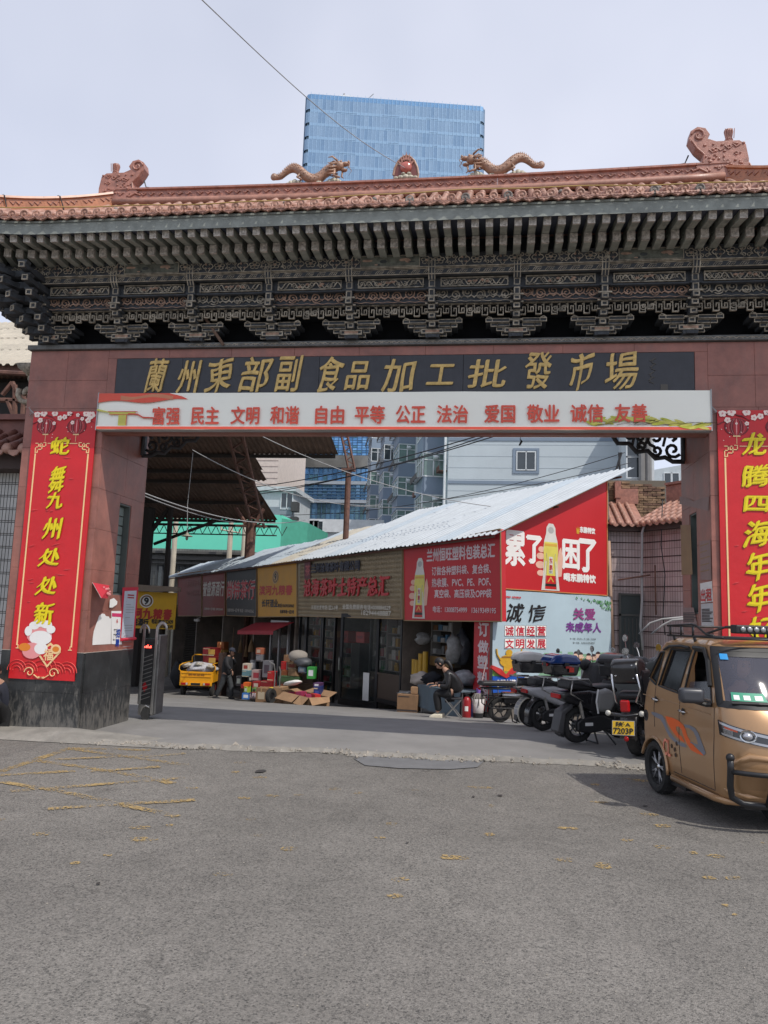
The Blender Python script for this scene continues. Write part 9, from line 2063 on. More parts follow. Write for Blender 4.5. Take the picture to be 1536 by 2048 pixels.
# --- walking man with cap, seen from the side, one hand raised to his mouth
pg=onG(452,1401);man=thing('person','man in dark jacket and cap walking past the goods with a hand at his mouth','person',(pg.x,pg.y,gz(pg.y)))
MJ=mat('jacket_black',(.016,.017,.021),.75,var=.3,vs=10);MT=mat('trousers_dark_grey',(.045,.05,.055),.85,var=.25)
# local: +x to the viewer's right; he faces right, leaning slightly
S_=1.0
body_=skinned('body',[(-.05,0,.93,.08,.10),(-.03,0,1.12,.08,.10),(.0,0,1.32,.08,.11),(.03,0,1.45,.07,.08),(.06,0,1.50,.055,.055),(.02,-.15,1.38,.06),(.10,-.24,1.16,.045),(.24,-.2,1.0,.036),(.02,.15,1.38,.06),(.14,.22,1.2,.045),(.12,.05,1.42,.034),(-.05,-.09,.85,.09),(-.16,-.1,.50,.062),(-.33,-.1,.12,.045),(-.03,.09,.85,.09),(.10,.1,.50,.062),(.14,.1,.1,.045)],
 [(0,1),(1,2),(2,3),(3,4),(2,5),(5,6),(6,7),(2,8),(8,9),(9,10),(0,11),(11,12),(12,13),(0,14),(14,15),(15,16)],M_SKIN,man)
jk=skinned('jacket',[(-.06,0,.78,.17,.20),(-.04,0,1.05,.16,.19),(.0,0,1.30,.16,.20),(.03,0,1.44,.09,.10),(.02,-.17,1.37,.085),(.10,-.26,1.16,.07),(.23,-.21,1.01,.055),(.02,.17,1.37,.085),(.15,.23,1.2,.07),(.13,.07,1.38,.05)],[(0,1),(1,2),(2,3),(2,4),(4,5),(5,6),(2,7),(7,8),(8,9)],MJ,man)
skinned('trousers',[(-.05,0,.94,.13,.15),(-.06,-.09,.80,.11),(-.15,-.1,.50,.085),(-.32,-.1,.12,.07),(-.03,.09,.80,.11),(.10,.1,.50,.085),(.14,.1,.10,.07)],[(0,1),(1,2),(2,3),(0,4),(4,5),(5,6)],MT,man)
ho,TH_=head_mesh(man,(.11,0,1.60),radians(-25),radians(12),1.0);hair(ho,TH_,1.0)
cp=MB();cp.lathe([(.105,.0),(.108,.03),(.09,.075),(.04,.10),(.001,.105)],18,0,TH_@Matrix.Translation((-.005,0,.03)));cp.prism([(.07,-.075),(.13,-.06),(.165,0),(.13,.06),(.07,.075)],.035,.045,0,TH_,'z');cp.build('cap',mat('cap_navy',(.03,.035,.055),.85,var=.3,vs=30),ho,smooth=True)
hand(man,(.27,-.2,.97),(.3,0,-1),(1,.3,.2),1);hand(man,(.15,.0,1.47),(.3,-.2,1),(.8,-.2,-.2),-1,curl=.9)
shoe(man,-.34,-.1,.02,radians(0),MJ,P_WHITE);shoe(man,.13,.1,0,0,MJ,P_WHITE)
man.rotation_euler.z=radians(-8)
# --- seated woman on a folding stool, bent over the table
pw=onG(898,1438);wz=gz(pw.y);wom=thing('person','woman in black jacket and trousers bent over on a folding stool at the cloth table','person',(pw.x,pw.y,wz))
wj=mat('leather_black',(.016,.015,.016),.38,var=.3,vs=14,bump=.4,bs=30);wt=mat('leggings_black',(.011,.011,.013),.8)
skinned('body',[(.10,0,.52,.08,.10),(.10,0,.68,.07,.10),(.0,0,.86,.08,.10),(-.10,0,.97,.06),(-.14,0,1.02,.05),(-.02,-.15,.88,.055),(-.03,-.20,.64,.042),(-.24,-.16,.66,.032),(-.02,.15,.88,.055),(-.12,.2,.66,.042),(-.32,.14,.68,.032),(.02,-.09,.52,.09),(-.27,-.10,.50,.065),(-.22,-.10,.12,.042),(.02,.09,.52,.09),(-.27,.09,.50,.065),(-.20,.09,.12,.042)],
 [(0,1),(1,2),(2,3),(3,4),(2,5),(5,6),(6,7),(2,8),(8,9),(9,10),(0,11),(11,12),(12,13),(0,14),(14,15),(15,16)],M_SKIN,wom)
skinned('jacket',[(.14,0,.50,.16,.19),(.11,0,.70,.15,.175),(.01,0,.86,.14,.175),(-.08,0,.95,.085,.09),(-.02,-.16,.87,.075),(-.02,-.21,.65,.062),(-.20,-.17,.655,.048),(-.02,.16,.87,.075),(-.12,.21,.66,.062),(-.28,.15,.675,.048)],[(0,1),(1,2),(2,3),(2,4),(4,5),(5,6),(2,7),(7,8),(8,9)],wj,wom)
skinned('trousers',[(.13,0,.53,.16,.185),(.0,-.09,.51,.11),(-.27,-.10,.50,.085),(-.24,-.10,.32,.07),(-.215,-.10,.14,.055),(.0,.09,.51,.11),(-.27,.09,.50,.085),(-.23,.09,.32,.07),(-.195,.09,.14,.055)],[(0,1),(1,2),(2,3),(3,4),(0,5),(5,6),(6,7),(7,8)],wt,wom)
ho,TW=head_mesh(wom,(-.21,0,1.09),radians(180),radians(48),.98);hair(ho,TW,.98)
pt=MB();pt.tube([(-.11,0,1.14),(-.04,-.01,1.12),(.02,-.02,1.03),(.05,-.02,.92)],[.045,.045,.035,.012],10);pt.build('ponytail',M_HAIR,ho,smooth=True)
hand(wom,(-.27,-.15,.66),(-1,.2,-.1),(0,0,1),1);hand(wom,(-.35,.13,.68),(-1,-.2,-.1),(0,0,1),-1)
shoe(wom,-.22,-.10,0,radians(180),pm('sneaker_cream',(208,200,180),.6),P_WHITE);shoe(wom,-.19,.10,0,radians(172),pm('sneaker_cream',(208,200,180),.6),P_WHITE)
stl=thing('folding_stool','folding stool with crossed silver legs under the seated woman','stool',(pw.x-.03,pw.y,wz));mb=MB();mb.bb(-.06,.28,-.16,.16,.40,.425);mb.build('seat',mat('stool_canvas',(.03,.03,.035),.8),stl,bevel=.01)
for y in(-.15,.15):
 for(a,b)in((-.08,.27),(.29,-.05)):m2=MB();m2.tube([(a,y+.01*(a>0),0.01),(b,y+.01*(a>0),.40)],.012,6);m2.build('leg',M_STEEL,stl)
# --- person squatting, half cut by the left picture edge
pe_=onG(-6,1462);el=thing('person','person in dark clothes squatting at the left picture edge by the plinth','person',(pe_.x,pe_.y,0))
skinned('body',[(0,.1,.20,.08,.1),(0,.05,.38,.08,.1),(0,-.06,.54,.08,.11),(0,-.12,.62,.055),(0,-.14,.66,.05),(.02,-.14,.52,.055),(.08,-.26,.42,.042),(.14,-.38,.34,.034),(-.02,.1,.52,.055),(.02,-.05,.36,.042),(.08,-.3,.34,.034),(.03,-.02,.2,.09),(.12,-.32,.38,.065),(.10,-.26,.08,.045),(-.08,.08,.2,.09),(-.08,-.28,.38,.065),(-.08,-.24,.08,.045)],
 [(0,1),(1,2),(2,3),(3,4),(2,5),(5,6),(6,7),(2,8),(8,9),(9,10),(0,11),(11,12),(12,13),(0,14),(14,15),(15,16)],M_SKIN,el)
ej=mat('coat_navy',(.018,.02,.032),.85,var=.25,vs=8)
skinned('coat',[(0,.12,.2,.17,.19),(0,.05,.38,.17,.19),(0,-.06,.54,.15,.18),(0,-.11,.61,.08),(.02,-.16,.52,.085),(.09,-.27,.42,.072),(.14,-.35,.36,.055),(-.02,.12,.52,.085),(.02,-.05,.37,.07),(.08,-.26,.35,.055)],[(0,1),(1,2),(2,3),(2,4),(4,5),(5,6),(2,7),(7,8),(8,9)],ej,el)
skinned('trousers',[(0,.1,.19,.16,.18),(.03,-.04,.22,.12),(.12,-.32,.38,.09),(.10,-.26,.10,.07),(-.08,.04,.22,.12),(-.08,-.28,.38,.09),(-.08,-.24,.10,.07)],[(0,1),(1,2),(2,3),(0,4),(4,5),(5,6)],mat('trousers_black',(.012,.012,.013),.85),el)
ho,TE=head_mesh(el,(.0,-.18,.735),radians(-70),radians(25),.95);hair(ho,TE,.95)
hand(el,(.16,-.41,.325),(.5,-.5,-.45),(.3,-.3,1),1,s=1.1)
shoe(el,.10,-.28,0,radians(-80),M_BLACK,M_RUB);shoe(el,-.08,-.26,0,radians(-90),M_BLACK,M_RUB)
# --- driver half visible through the van windscreen
dv=SV.thing('person','driver in grey behind the windscreen of the golden van','person',-.55,.56,.7);
skinned('body',[(-.02,0,.05,.14,.15),(0,0,.22,.13,.16),(.0,0,.38,.06),(.0,0,.43,.05),(.02,-.16,.28,.055),(.12,-.2,.14,.042),(.26,-.10,.26,.034),(.02,.16,.28,.055),(.12,.2,.14,.042),(.26,.10,.28,.034)],[(0,1),(1,2),(2,3),(1,4),(4,5),(5,6),(1,7),(7,8),(8,9)],M_SKIN,dv)
skinned('jacket',[(-.02,0,.03,.16,.17),(0,0,.22,.15,.18),(0,0,.36,.08),(.02,-.17,.27,.08),(.12,-.2,.14,.062),(.23,-.12,.23,.05),(.02,.17,.27,.08),(.12,.2,.14,.062),(.23,.12,.25,.05)],[(0,1),(1,2),(1,3),(3,4),(4,5),(1,6),(6,7),(7,8)],mat('driver_grey',(.12,.12,.13),.85),dv)
ho,TD=head_mesh(dv,(.03,0,.55),0,radians(10),.95);hair(ho,TD,.95)
hand(dv,(.28,-.10,.27),(.6,.3,.6),(-.2,0,1),1,curl=.8);hand(dv,(.28,.10,.29),(.6,-.3,.6),(-.2,0,1),-1,curl=.8)
# ================================================================ parked scooters and motorcycles
M_MB=mat('scooter_black',(.016,.016,.018),.28,coat=.5,var=.1,stain=.3,stain_col=(.09,.085,.08));M_MG=mat('scooter_grey',(.06,.06,.064),.5,var=.2,stain=.3,stain_col=(.16,.15,.14))
M_MW=pm('scooter_white',(168,168,170),.35,var=.06,stain=.25,stain_col=(.3,.28,.26));M_SEAT=mat('seat_vinyl',(.02,.02,.022),.5,bump=.2);M_LENSR=pm('lens_red',(170,25,28),.2);M_ORNL=pm('lens_clear',(190,188,180),.15)
def wheel2(t,x,r_,w_,z=None,name='wheel',disc=False,spokes=5):
 z=r_ if z is None else z;T2=Matrix.Translation((x,0,z))@Matrix.Rotation(pi/2,4,'X');mb=MB();k=r_
 mb.lathe([(k*.66,w_*.42),(k*.82,w_*.5),(k*.95,w_*.38),(k,0),(k*.95,-w_*.38),(k*.82,-w_*.5),(k*.66,-w_*.42),(k*.66,w_*.42)],26,0,T2);o=mb.build(name,M_RUB,t,angle=40)
 m2=MB();m2.lathe([(k*.6,w_*.3),(k*.68,w_*.35),(k*.68,-w_*.35),(k*.6,-w_*.3),(k*.6,w_*.3)],22,0,T2)
 for s in range(spokes):a=2*pi*s/spokes;m2.tube([T2@Vector((k*.12*cos(a),k*.12*sin(a),0)),T2@Vector((k*.64*cos(a+.1),k*.64*sin(a+.1),0))],k*.05,5)
 m2.lathe([(.001,.05),(k*.22,.045),(k*.22,-.045),(.001,-.05)],12,0,T2);m2.build('rim',mat('rim_dark',(.05,.05,.052),.4,metal=.6),o)
 if disc:m3=MB();m3.lathe([(k*.2,.06),(k*.42,.062),(k*.42,.058)],20,0,T2);m3.build('brake_disc',M_STEEL,o)
 return o
def side_shell(t,name,pts,hw,m_,bev=.02,par=None,hw2=None):
 mb=MB();mb.prism(pts,-hw,hw);return mb.build(name,m_,par or t,bevel=bev,seg=3,angle=50)
def arc(cx,cz,r_,a0,a1,n=10):return[(cx+r_*cos(a0+(a1-a0)*i/n),cz+r_*sin(a0+(a1-a0)*i/n))for i in range(n+1)]
def fender(t,name,cx,cz,r0,r1,a0,a1,hw,m_):
 a_=arc(cx,cz,r1,a0,a1,12);b_=arc(cx,cz,r0,a1,a0,12);mb=MB();mb.prism(a_+b_,-hw,hw);return mb.build(name,m_,t,bevel=.008,angle=50)
def mirror(t,x,y,z,s,m_=M_MB,face=M_CHROME,hgt=.22,r_=.055):
 mb=MB();mb.tube([(x,y,z),(x+.02,y+.05*s,z+hgt*.6),(x+.03,y+.09*s,z+hgt)],.007,5);o=mb.build('mirror',M_CHROME if m_ is M_MB else m_,t);m2=MB();T2=Matrix.Translation((x+.03,y+.09*s,z+hgt+.03))@Matrix.Rotation(-pi/2,4,'Y');m2.lathe([(.001,-.025),(r_*.8,-.018),(r_,0),(r_*.92,.002)],16,0,T2);m2.build('mirror_shell',m_,o,smooth=True);m3=MB();m3.lathe([(.001,.003),(r_*.9,.003)],16,0,T2);m3.build('mirror_glass',face,o)
def handlebar(t,x,z,w_=.33,m_=M_BLACK):
 mb=MB();mb.tube([(x-.08,-w_,z+.0),(x-.02,-w_*.5,z+.03),(x,0,z),(x-.02,w_*.5,z+.03),(x-.08,w_,z+.0)],.013,6);o=mb.build('handlebar',M_STEEL,t,smooth=True)
 for s in(-1,1):m2=MB();m2.tube([(x-.09,s*(w_+.01),z),(x-.05,s*(w_-.11),z+.012)],.019,8);m2.build('grip',M_RUB,o);m3=MB();m3.tube([(x-.03,s*(w_-.13),z+.01),(x+.03,s*(w_-.1),z),(x+.0,s*(w_+.02),z-.01)],.006,4);m3.build('lever',M_STEEL,o)
def topbox(t,x,z,L_,H_,W_,base,lid,refl=True,tilt=0):
 prof=[(x-L_*.42,z),(x+L_*.40,z),(x+L_*.5,z+H_*.52),(x-L_*.5,z+H_*.52)];mb=MB();mb.prism(prof,-W_*.44,W_*.44);o=mb.build('top_box',base,t,bevel=.03,seg=3,angle=50)
 lp=[(x-L_*.52,z+H_*.52),(x+L_*.52,z+H_*.52),(x+L_*.50,z+H_*.72),(x+L_*.36,z+H_*.94),(x+L_*.0,z+H_),(x-L_*.36,z+H_*.93),(x-L_*.5,z+H_*.7)];m2=MB();m2.prism(lp,-W_/2,W_/2);m2.build('box_lid',lid,o,bevel=.045,seg=4,angle=60)
 m4=MB();m4.bb(x-L_*.07,x+L_*.07,-W_/2-.012,-W_/2+.02,z+H_*.42,z+H_*.6);m4.cut();m4.bb(x-L_*.53-.01,x-L_*.5,-.05,.05,z+H_*.4,z+H_*.6);m4.build('latch',M_BLACK,o)
 if refl:m3=MB();m3.bb(x-L_*.54,x-L_*.5,-W_*.2,W_*.2,z+H_*.42,z+H_*.54);m3.bb(x-.02,x+.08,-W_/2-.014,-W_/2,z+H_*.34,z+H_*.44);m3.build('reflector',M_LENSR,o)
 return o
def rack_(t,x0,x1,z,w_=.12):
 mb=MB()
 for y in(-w_,w_):mb.tube([(x0,y,z),(x1,y,z),(x1+.06,y,z-.08)],.011,5)
 mb.tube([(x0,-w_,z),(x0,w_,z)],.011,5);mb.tube([((x0+x1)/2,-w_,z),((x0+x1)/2,w_,z)],.009,5);mb.tube([(x0+.05,-w_,z),(x0-.0,-w_-.03,z-.18),(x0+.2,-w_-.02,z-.28)],.012,5);return mb.build('rear_rack',M_STEEL,t,smooth=True)
def stand(t,x):
 mb=MB()
 for y in(-.12,.12):mb.tube([(x,y*.7,.22),(x+.05,y,.0)],.013,5)
 mb.tube([(x+.05,-.12,.01),(x+.05,.12,.01)],.012,5);mb.tube([(x+.12,-.1,.22),(x+.26,-.22,.0)],.012,5);mb.build('stand',M_BLACK,t)
def bike(name,label,px,py,deg,cat='scooter',lean=0):
 p=onG(px,py);t=thing(name,label,cat,(p.x,p.y,gz(p.y)+.018),radians(deg),'two wheelers parked in front of the gable');t.rotation_euler.x=radians(lean);return t
def scooter(t,body,panel,seatm=M_SEAT,rf=None,shield=None,r_=.24,fl=True):
 rf=rf or M_MB;shield=shield or body
 wheel2(t,0,r_,.12);wheel2(t,1.26,r_,.11,name='wheel',disc=True)
 fender(t,'rear_mudguard',0,r_,r_+.03,r_+.05,radians(100),radians(205),.075,rf);mb=MB();mb.prism([(-.235,.08),(-.30,.12),(-.27,.34),(-.22,.36)],-.07,.07);mb.build('mud_flap',M_BLACK,t,bevel=.01)
 side_shell(t,'tail_panel',[(-.34,.66),(-.30,.58),(.02,.46),(.30,.36),(.52,.34),(.56,.52),(.40,.66),(.1,.70)],.15,panel,.05)
 side_shell(t,'lower_panel',[(.10,.42),(.30,.25),(.58,.22),(.60,.40),(.35,.50)],.135,body,.03)
 mb=MB();T2=Matrix.Translation((.0,-.10,r_))@Matrix.Rotation(pi/2,4,'X');mb.prism([(-.09,-.07),(.1,-.1),(.45,-.05),(.5,.06),(.3,.14),(.0,.10),(-.09,.05)],-.16,-.08,0,Matrix.Translation((0,0,r_)));mb.build('drive_cover',M_BLACK,t,bevel=.02,seg=3,angle=50)
 m2=MB();m2.bb(.02,.14,-.165,-.16,r_-.0,r_+.04);m2.build('cover_badge',M_WHITE,t)
 side_shell(t,'floorboard',[(.5,.26),(.98,.27),(.98,.36),(.5,.36)],.15,M_BLACK,.02)
 side_shell(t,'front_shield',[(.94,.28),(1.06,.30),(1.16,.62),(1.14,.96),(1.04,1.0),(1.02,.62)],.20,shield,.04)
 side_shell(t,'seat',[(-.24,.70),(.2,.68),(.55,.64),(.60,.70),(.48,.77),(.2,.75),(.0,.82),(-.22,.82)],.13,seatm,.04)
 mb=MB();mb.tube([(-.05,-.13,.55),(.02,-.13,.27)],.025,7);mb.tube([(-.05,.13,.55),(.02,.13,.27)],.025,7);mb.build('shock_absorber',M_STEEL,t)
 mb=MB();mb.tube([(1.08,-.06,.85),(1.26,-.07,r_)],.022,7);mb.tube([(1.08,.06,.85),(1.26,.07,r_)],.022,7);mb.build('fork',M_STEEL,t);fender(t,'front_mudguard',1.26,r_,r_+.03,r_+.05,radians(10),radians(150),.07,body)
 handlebar(t,1.04,1.02);side_shell(t,'handlebar_cowl',[(.98,.98),(1.14,.96),(1.18,1.08),(1.06,1.14),(.98,1.08)],.11,shield,.03)
 m2=MB();m2.bb(-.345,-.31,-.10,.10,.58,.64);m2.build('tail_light',M_LENSR,t,bevel=.01)
 m2=MB();m2.ell((1.18,0,1.04),(.03,.07,.05),10,8);m2.build('headlight',M_ORNL,t,smooth=True)
 if fl:stand(t,.2)
def blanket(t,m_):
 """quilted wind cover draped over handlebars and shield"""
 mb=MB();V=[];n,k=12,10
 for j in range(k+1):
  v=j/k
  for i in range(n+1):
   u=-1+2*i/n;z=1.06-.62*v+.03*sin(u*7)*v;x=.98-.38*v*(1-.25*abs(u))-.03*abs(sin(u*4+v*5));y=u*(.36-.05*v);z-=.10*abs(u)**3;V.append((x,y,z))
 mb.add(V,[(j*(n+1)+i,j*(n+1)+i+1,(j+1)*(n+1)+i+1,(j+1)*(n+1)+i)for j in range(k)for i in range(n)]);o=mb.build('wind_cover',m_,t,smooth=True);q=o.modifiers.new('thick','SOLIDIFY');q.thickness=.03
 for s in(-1,1):m2=MB();m2.ell((.97,s*.36,1.0),(.10,.12,.10),12,8);m2.build('hand_muff',m_,o,smooth=True)
M_COVER=mat('wind_cover_grey',(.055,.06,.055),.6,var=.2,bump=.5,bs=25);M_COVB=mat('wind_cover_black',(.02,.02,.022),.6,bump=.5,bs=25)
# 1: low cargo e-bike with open side frame, nearest the shops
t=bike('cargo_ebike','black electric cargo bike with long flat seat and tubular side rack, nearest the red sign',999,1447,18,'electric bike')
wheel2(t,0,.235,.10);wheel2(t,1.15,.235,.10,disc=True);side_shell(t,'seat',[(-.42,.68),(.5,.66),(.52,.73),(.2,.77),(-.38,.76)],.14,M_SEAT,.03)
mb=MB()
for y in(-.17,.17):
 mb.tube([(-.30,y,.62),(-.30,y,.34),(-.22,y,.28),(.36,y,.28),(.42,y,.62)],.013,6);mb.tube([(-.30,y,.48),(.38,y,.47)],.011,5);mb.tube([(-.36,y*.7,.63),(.5,y*.7,.63)],.015,6);mb.tube([(-.1,y,.62),(-.06,y,.28)],.010,5)
mb.build('side_rack',M_BLACK,t,smooth=True);mb=MB();mb.tube([(.0,.0,.235),(.4,0,.35),(.8,0,.32),(1.0,0,.85)],.035,8);mb.build('frame',M_BLACK,t,smooth=True)
m2=MB();m2.bb(.05,.45,-.12,.12,.36,.56);m2.build('battery_case',M_MB,t,bevel=.02);m2=MB();m2.tube([(.0,-.14,.52),(.6,-.13,.50),(.72,-.13,.42)],.035,8);m2.build('crash_tube',M_CHROME,t,smooth=True);m2=MB();m2.bb(-.42,-.40,-.08,.08,.60,.64);m2.build('tail_light',M_LENSR,t)
mb=MB();mb.tube([(1.0,-.05,.85),(1.15,-.06,.235)],.02,6);mb.tube([(1.0,.05,.85),(1.15,.06,.235)],.02,6);mb.build('fork',M_STEEL,t);handlebar(t,.98,.92);m2=MB();m2.ell((.42,-.25,.78),(.07,.05,.09),10,8);m2.build('hanging_cup',M_MW,t,smooth=True);mirror(t,.96,-.2,.93,-1)
fender(t,'rear_mudguard',0,.235,.262,.275,radians(20),radians(190),.055,M_BLACK);stand(t,.25)
# 2: scooter with a white-lidded box
t=bike('scooter','scooter with a black top box under a pale lid, second from the left',1062,1456,22)
scooter(t,M_MW,M_MB,rf=M_MW);fender(t,'pale_mudguard',0,.24,.265,.29,radians(70),radians(215),.085,pm('mudguard_cream',(205,200,185),.4));rack_(t,-.36,.0,.86);topbox(t,-.06,.92,.50,.36,.42,M_MB,pm('box_lid_grey',(185,183,180),.4),False);mirror(t,1.02,.2,1.02,1);m2=MB();m2.ell((.5,0,1.3),(.035,.035,.045),8,6);m2.tube([(.5,0,.75),(.5,0,1.3)],.008,5);m2.build('backrest_knob',M_BLACK,t)
# 3: scooter with blue and black box
t=bike('scooter','white and grey scooter with a shiny blue lidded top box and red reflector',1086,1464,24)
scooter(t,M_MB,M_MW,shield=M_MG);rack_(t,-.10,.40,.83);topbox(t,.30,.86,.52,.34,.40,M_MB,pm('box_lid_blue',(30,62,125),.15,coat=1));blanket(t,M_COVB);mirror(t,1.02,-.22,1.02,-1,M_MW);mirror(t,1.02,.22,1.02,1)
m2=MB();m2.bb(.34,.42,-.215,-.20,.92,.99);m2.build('red_reflector',pm('reflector_orange_red',(215,50,35),.3),t)
# 4: dark scooter with grey wind cover and black case
t=bike('scooter','dark scooter draped with a grey green wind cover, grey side panel and centre stand',1153,1489,30)
scooter(t,M_MB,M_MB,shield=M_MG);side_shell(t,'side_case',[(.20,.42),(.42,.40),(.50,.52),(.48,.68),(.36,.72),(.20,.68)],.19,pm('case_grey',(138,138,136),.45),.05)
m2=MB();m2.tube([(.20,-.195,.40),(.17,-.195,.55),(.20,-.195,.71)],.012,5);m2.build('case_trim',M_WHITE,t);blanket(t,M_COVER);rack_(t,-.2,.1,.83);mirror(t,1.04,-.26,1.04,-1,M_MW,P_GOLDP,.2,.06);mirror(t,1.04,.24,1.04,1,pm('mirror_rose',(150,115,110),.3),M_CHROME,.3,.055)
side_shell(t,'big_mud_flap',[(-.26,.12),(-.36,.16),(-.30,.42),(-.12,.52),(-.10,.46),(-.22,.38)],.085,M_MG,.02)
# 5: cruiser motorcycle seen from behind with plate and side cases
t=bike('motorcycle','black cruiser motorcycle seen from behind with a yellow number plate',1263,1521,62,'motorcycle',-4)
wheel2(t,.28,.29,.15);wheel2(t,1.55,.29,.11,disc=True);fender(t,'rear_mudguard',.28,.29,.315,.34,radians(15),radians(190),.10,M_MB)
side_shell(t,'seat',[(.05,.68),(.7,.62),(.85,.70),(.6,.74),(.2,.78),(.05,.76)],.14,M_SEAT,.04);mb=MB();mb.ell((1.0,0,.80),(.26,.15,.13),16,10);mb.build('fuel_tank',mat('tank_grey',(.07,.07,.085),.15,coat=1),t,smooth=True);mb=MB();mb.ell((.8,0,.40),(.2,.14,.16),12,8);mb.tube([(.8,-.14,.35),(.3,-.19,.26),(-.05,-.19,.30)],.045,10);mb.build('engine',M_MB,t,smooth=True)
m2=MB();m2.tube([(.55,-.2,.26),(.05,-.21,.30)],.05,12);m2.build('exhaust',M_CHROME,t,smooth=True)
for s in(-1,1):
 m2=MB();m2.prism([(.05,.62),(.42,.62),(.46,.95),(.36,1.02),(.10,1.02),(.02,.94)],s*.19 if s<0 else .13,s*.13 if s<0 else .19);m2.build('hard_case' if False else 'backrest_pad',M_MB,t,bevel=.03)if s<0 else None
m2=MB();m2.prism([(-.02,.86),(.26,.86),(.30,1.10),(.22,1.16),(.02,1.16),(-.06,1.08)],-.17,.17);tb=m2.build('top_box',M_MB,t,bevel=.05,seg=4,angle=60);m2=MB()
for(y,z)in((-.10,1.08),(.1,.96),(-.11,.93)):m2.ell((-.045,y,z),(.012,.012,.012),8,6)
m2.build('box_bolt',M_CHROME,tb,smooth=True)
m2=MB();
for y in(-.15,.15):m2.tube([(-.05,y,.98),(.02,y*1.1,.80),(-.04,y*.8,.66),(.1,y*.9,.60)],.014,6)
m2.build('grab_rail',M_CHROME,t,smooth=True)
m2=MB();m2.bb(-.12,-.06,-.055,.055,.54,.68);m2.build('tail_light',M_LENSR,t,bevel=.02);m2=MB();m2.tube([(-.1,-.2,.52),(-.12,0,.50),(-.1,.2,.52)],.022,8);m2.build('light_bracket',M_MB,t,smooth=True)
for y in(-.2,.2):m2=MB();m2.ell((-.12,y,.53),(.03,.034,.034),12,8);m2.build('indicator',M_ORNL,t,smooth=True)
pl=MB();PT_=Matrix.Translation((-.20,0,.37))@Matrix.Rotation(radians(-90),4,'Z')@Matrix.Rotation(radians(-12),4,'X');pl.bb(-.135,.135,-.006,.004,-.085,.085,0,PT_);po=pl.build('number_plate',M_STEEL,t,bevel=.004)
pl=MB();pl.rect(-.127,.127,-.077,.077,-.0075,0,PT_);pl.build('plate_face',pm('plate_yellow',(236,190,30),.45),po)
pl=MB();text(pl,'陕·A',-.085,.085,.015,.065,-.010,0,bold=.0025,M=PT_);pl.cuts=[];text(pl,'7203P',-.115,.115,-.066,-.002,-.010,0,bold=.003,M=PT_);pl.cuts=[];pl.build('plate_lettering',P_BLACK,po)
m2=MB();m2.ell((-.13,0,.24),(.02,.03,.03),8,6);m2.build('reflector',M_LENSR,t,smooth=True);m2=MB();m2.tube([(-.1,.0,.5),(-.16,0,.46),(-.19,0,.42)],.015,5);m2.tube([(.28,.14,.29),(.05,.17,.42),(.6,.16,.45)],.014,5);m2.build('plate_bracket',M_BLACK,t)
mb=MB();mb.tube([(1.32,-.08,.85),(1.55,-.09,.29)],.026,7);mb.tube([(1.32,.08,.85),(1.55,.09,.29)],.026,7);mb.build('fork',M_CHROME,t);handlebar(t,1.2,.98,.38);mirror(t,1.2,-.3,1.0,-1);mirror(t,1.2,.3,1.0,1,M_MB,M_CHROME,.2);mb=MB();mb.ell((1.42,0,.86),(.10,.10,.10),12,8);mb.build('headlight',M_CHROME,t,smooth=True)
# 6: dark scooter with mirrors and leg cover between the cruiser and the door
t=bike('scooter','black scooter with round mirrors behind the cruiser, next to the dark door',1236,1478,48)
scooter(t,M_MB,M_MB,shield=M_MB);blanket(t,M_COVB);mirror(t,1.04,-.26,1.04,-1,M_MW);mirror(t,1.04,.26,1.04,1);topbox(t,-.02,.86,.44,.34,.40,M_MB,M_MB,False)
# 7, 8: red scooter and purple covered scooter at the back of the row
t=bike('scooter','red scooter at the back of the row below the printed children',1148,1440,20)
scooter(t,pm('scooter_red',(190,40,34),.3,coat=.5),pm('scooter_red',(190,40,34),.3,coat=.5),fl=True);mirror(t,1.02,.2,1.02,1,M_MW)
t=bike('scooter','scooter with a purple patterned cover behind the blue lidded box',1092,1438,16)
scooter(t,M_MG,M_MB,shield=pm('scooter_red',(190,40,34),.3,coat=.5));blanket(t,island('purple_pattern',[srgb(95,70,105),srgb(130,110,135),srgb(70,55,75)],.8));mirror(t,1.02,.2,1.02,1)

# ================================================================ yellow cargo tricycle
pt_=onG(390,1394);t=thing('cargo_tricycle','yellow cargo tricycle seen from behind loaded with white sacks','tricycle',(pt_.x,pt_.y,gz(pt_.y)),radians(8))
M_YT=pm('tricycle_yellow',(226,160,22),.4,var=.06,stain=.15,stain_col=(.3,.2,.08));hw=.56
m2=MB();m2.bb(-hw,hw,0,.03,.50,.86);tg=m2.build('tailgate',M_YT,t,bevel=.01);m2=MB();m2.bb(-hw+.05,hw-.05,-.02,0,.80,.83);m2.bb(-hw+.05,hw-.05,-.02,0,.68,.70);m2.build('tailgate_rib',M_YT,tg);m2=MB();text(m2,'宗申三轮',-.28,.28,.715,.785,-.004,0,bold=.004);m2.build('lettering',pm('letter_brown',(150,95,30),.5),tg)
m2=MB();m2.bb(-hw,hw,-.06,.02,.38,.50);bp_=m2.build('bumper',M_YT,t,bevel=.015);m2=MB();m2.bb(-.16,.16,-.065,-.06,.40,.48);m2.build('plate_recess',M_BLACK,bp_)
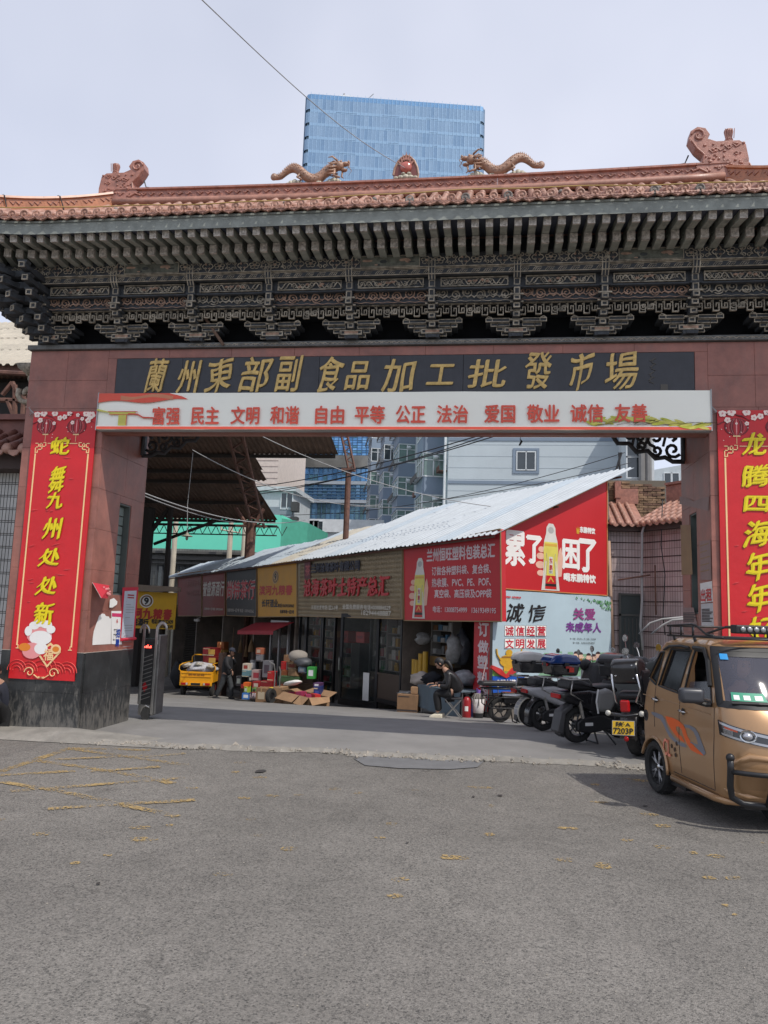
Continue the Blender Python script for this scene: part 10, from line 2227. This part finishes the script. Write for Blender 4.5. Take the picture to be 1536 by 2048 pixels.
for s in(-1,1):
 m3=MB();m3.bb(s*.38-.12,s*.38+.12,-.085,-.06,.41,.49);l=m3.build('tail_light',M_LENSR,t,bevel=.01);m3=MB();m3.bb(s*.30-.03,s*.30+.03,-.09,-.06,.415,.485);m3.build('reverse_light',M_ORNL,l)
 m3=MB();m3.bb(s*hw-.02,s*hw+.02,.03,1.5,.50,.86);m3.build('side_board',M_YT,t)
 m3=MB();m3.tube([(s*hw,.05,.86),(s*(hw+.07),.06,.92),(s*(hw+.06),.08,1.05),(s*(hw-.04),.1,1.12)],.02,6);m3.tube([(s*(hw-.04),.1,1.12),(s*(hw-.04),1.4,1.12)],.018,6);m3.build('side_rail',M_YT,t,smooth=True)
 T2=Matrix.Translation((s*.50,.35,.24))@Matrix.Rotation(pi/2,4,'Y');m3=MB();m3.lathe([(.15,.05),(.2,.06),(.24,.04),(.24,-.04),(.2,-.06),(.15,-.05),(.15,.05)],22,0,T2);w_=m3.build('wheel',M_RUB,t);m3=MB();m3.lathe([(.001,.03),(.15,.04),(.15,-.04),(.001,-.03)],16,0,T2);m3.build('rim',M_STEEL,w_)
m2=MB();m2.tube([(-hw+.05,1.4,.9),(-hw+.05,1.4,1.28),(-hw+.13,1.4,1.36),(hw-.13,1.4,1.36),(hw-.05,1.4,1.28),(hw-.05,1.4,.9)],.025,7);m2.build('head_rail',M_YT,t,smooth=True);m2=MB();m2.bb(-hw,hw,.03,1.5,.46,.50);m2.tube([(-.5,.35,.24),(.5,.35,.24)],.035,7);m2.bb(-.2,.2,.2,1.4,.3,.42);m2.build('chassis',M_BLACK,t)
T2=Matrix.Translation((0,2.2,.24))@Matrix.Rotation(pi/2,4,'Y');m3=MB();m3.lathe([(.15,.05),(.24,.04),(.24,-.04),(.15,-.05),(.15,.05)],20,0,T2);m3.build('wheel',M_RUB,t);m2=MB();m2.tube([(-.35,1.95,1.05),(0,2.05,1.0),(.35,1.95,1.05)],.02,6);m2.tube([(0,2.05,1.0),(0,2.2,.24)],.03,6);m2.bb(-.15,.15,1.52,1.9,.6,.7);m2.build('handlebar',M_BLACK,t)
o=crumple('white_sacks','rumpled white sacks heaped in the bed of the yellow tricycle','sacks',Vector((pt_.x,pt_.y+.5,gz(pt_.y)+.72)),(.54,.45,.22),mat('sack_white',(.5,.5,.54),.6,var=.25,vs=9,bump=.4,bs=15),41,n=26,k=14,amp=.12);o.rotation_euler.z=radians(8)
for k,(dx,dz)in enumerate(((-.42,1.08),(.0,1.12),(.38,1.06))):crumple('loose_bag',['torn pale bag hanging over the left rail of the tricycle','crumpled bag on top of the tricycle load in the middle','crumpled bag at the right end of the tricycle load'][k],'bag',Vector((pt_.x+dx*1.05,pt_.y+.25,gz(pt_.y)+dz-.12)),(.18,.16,.08),mat('bag_cream',(.42,.39,.34),.6,var=.4,vs=12),51+k,amp=.3)
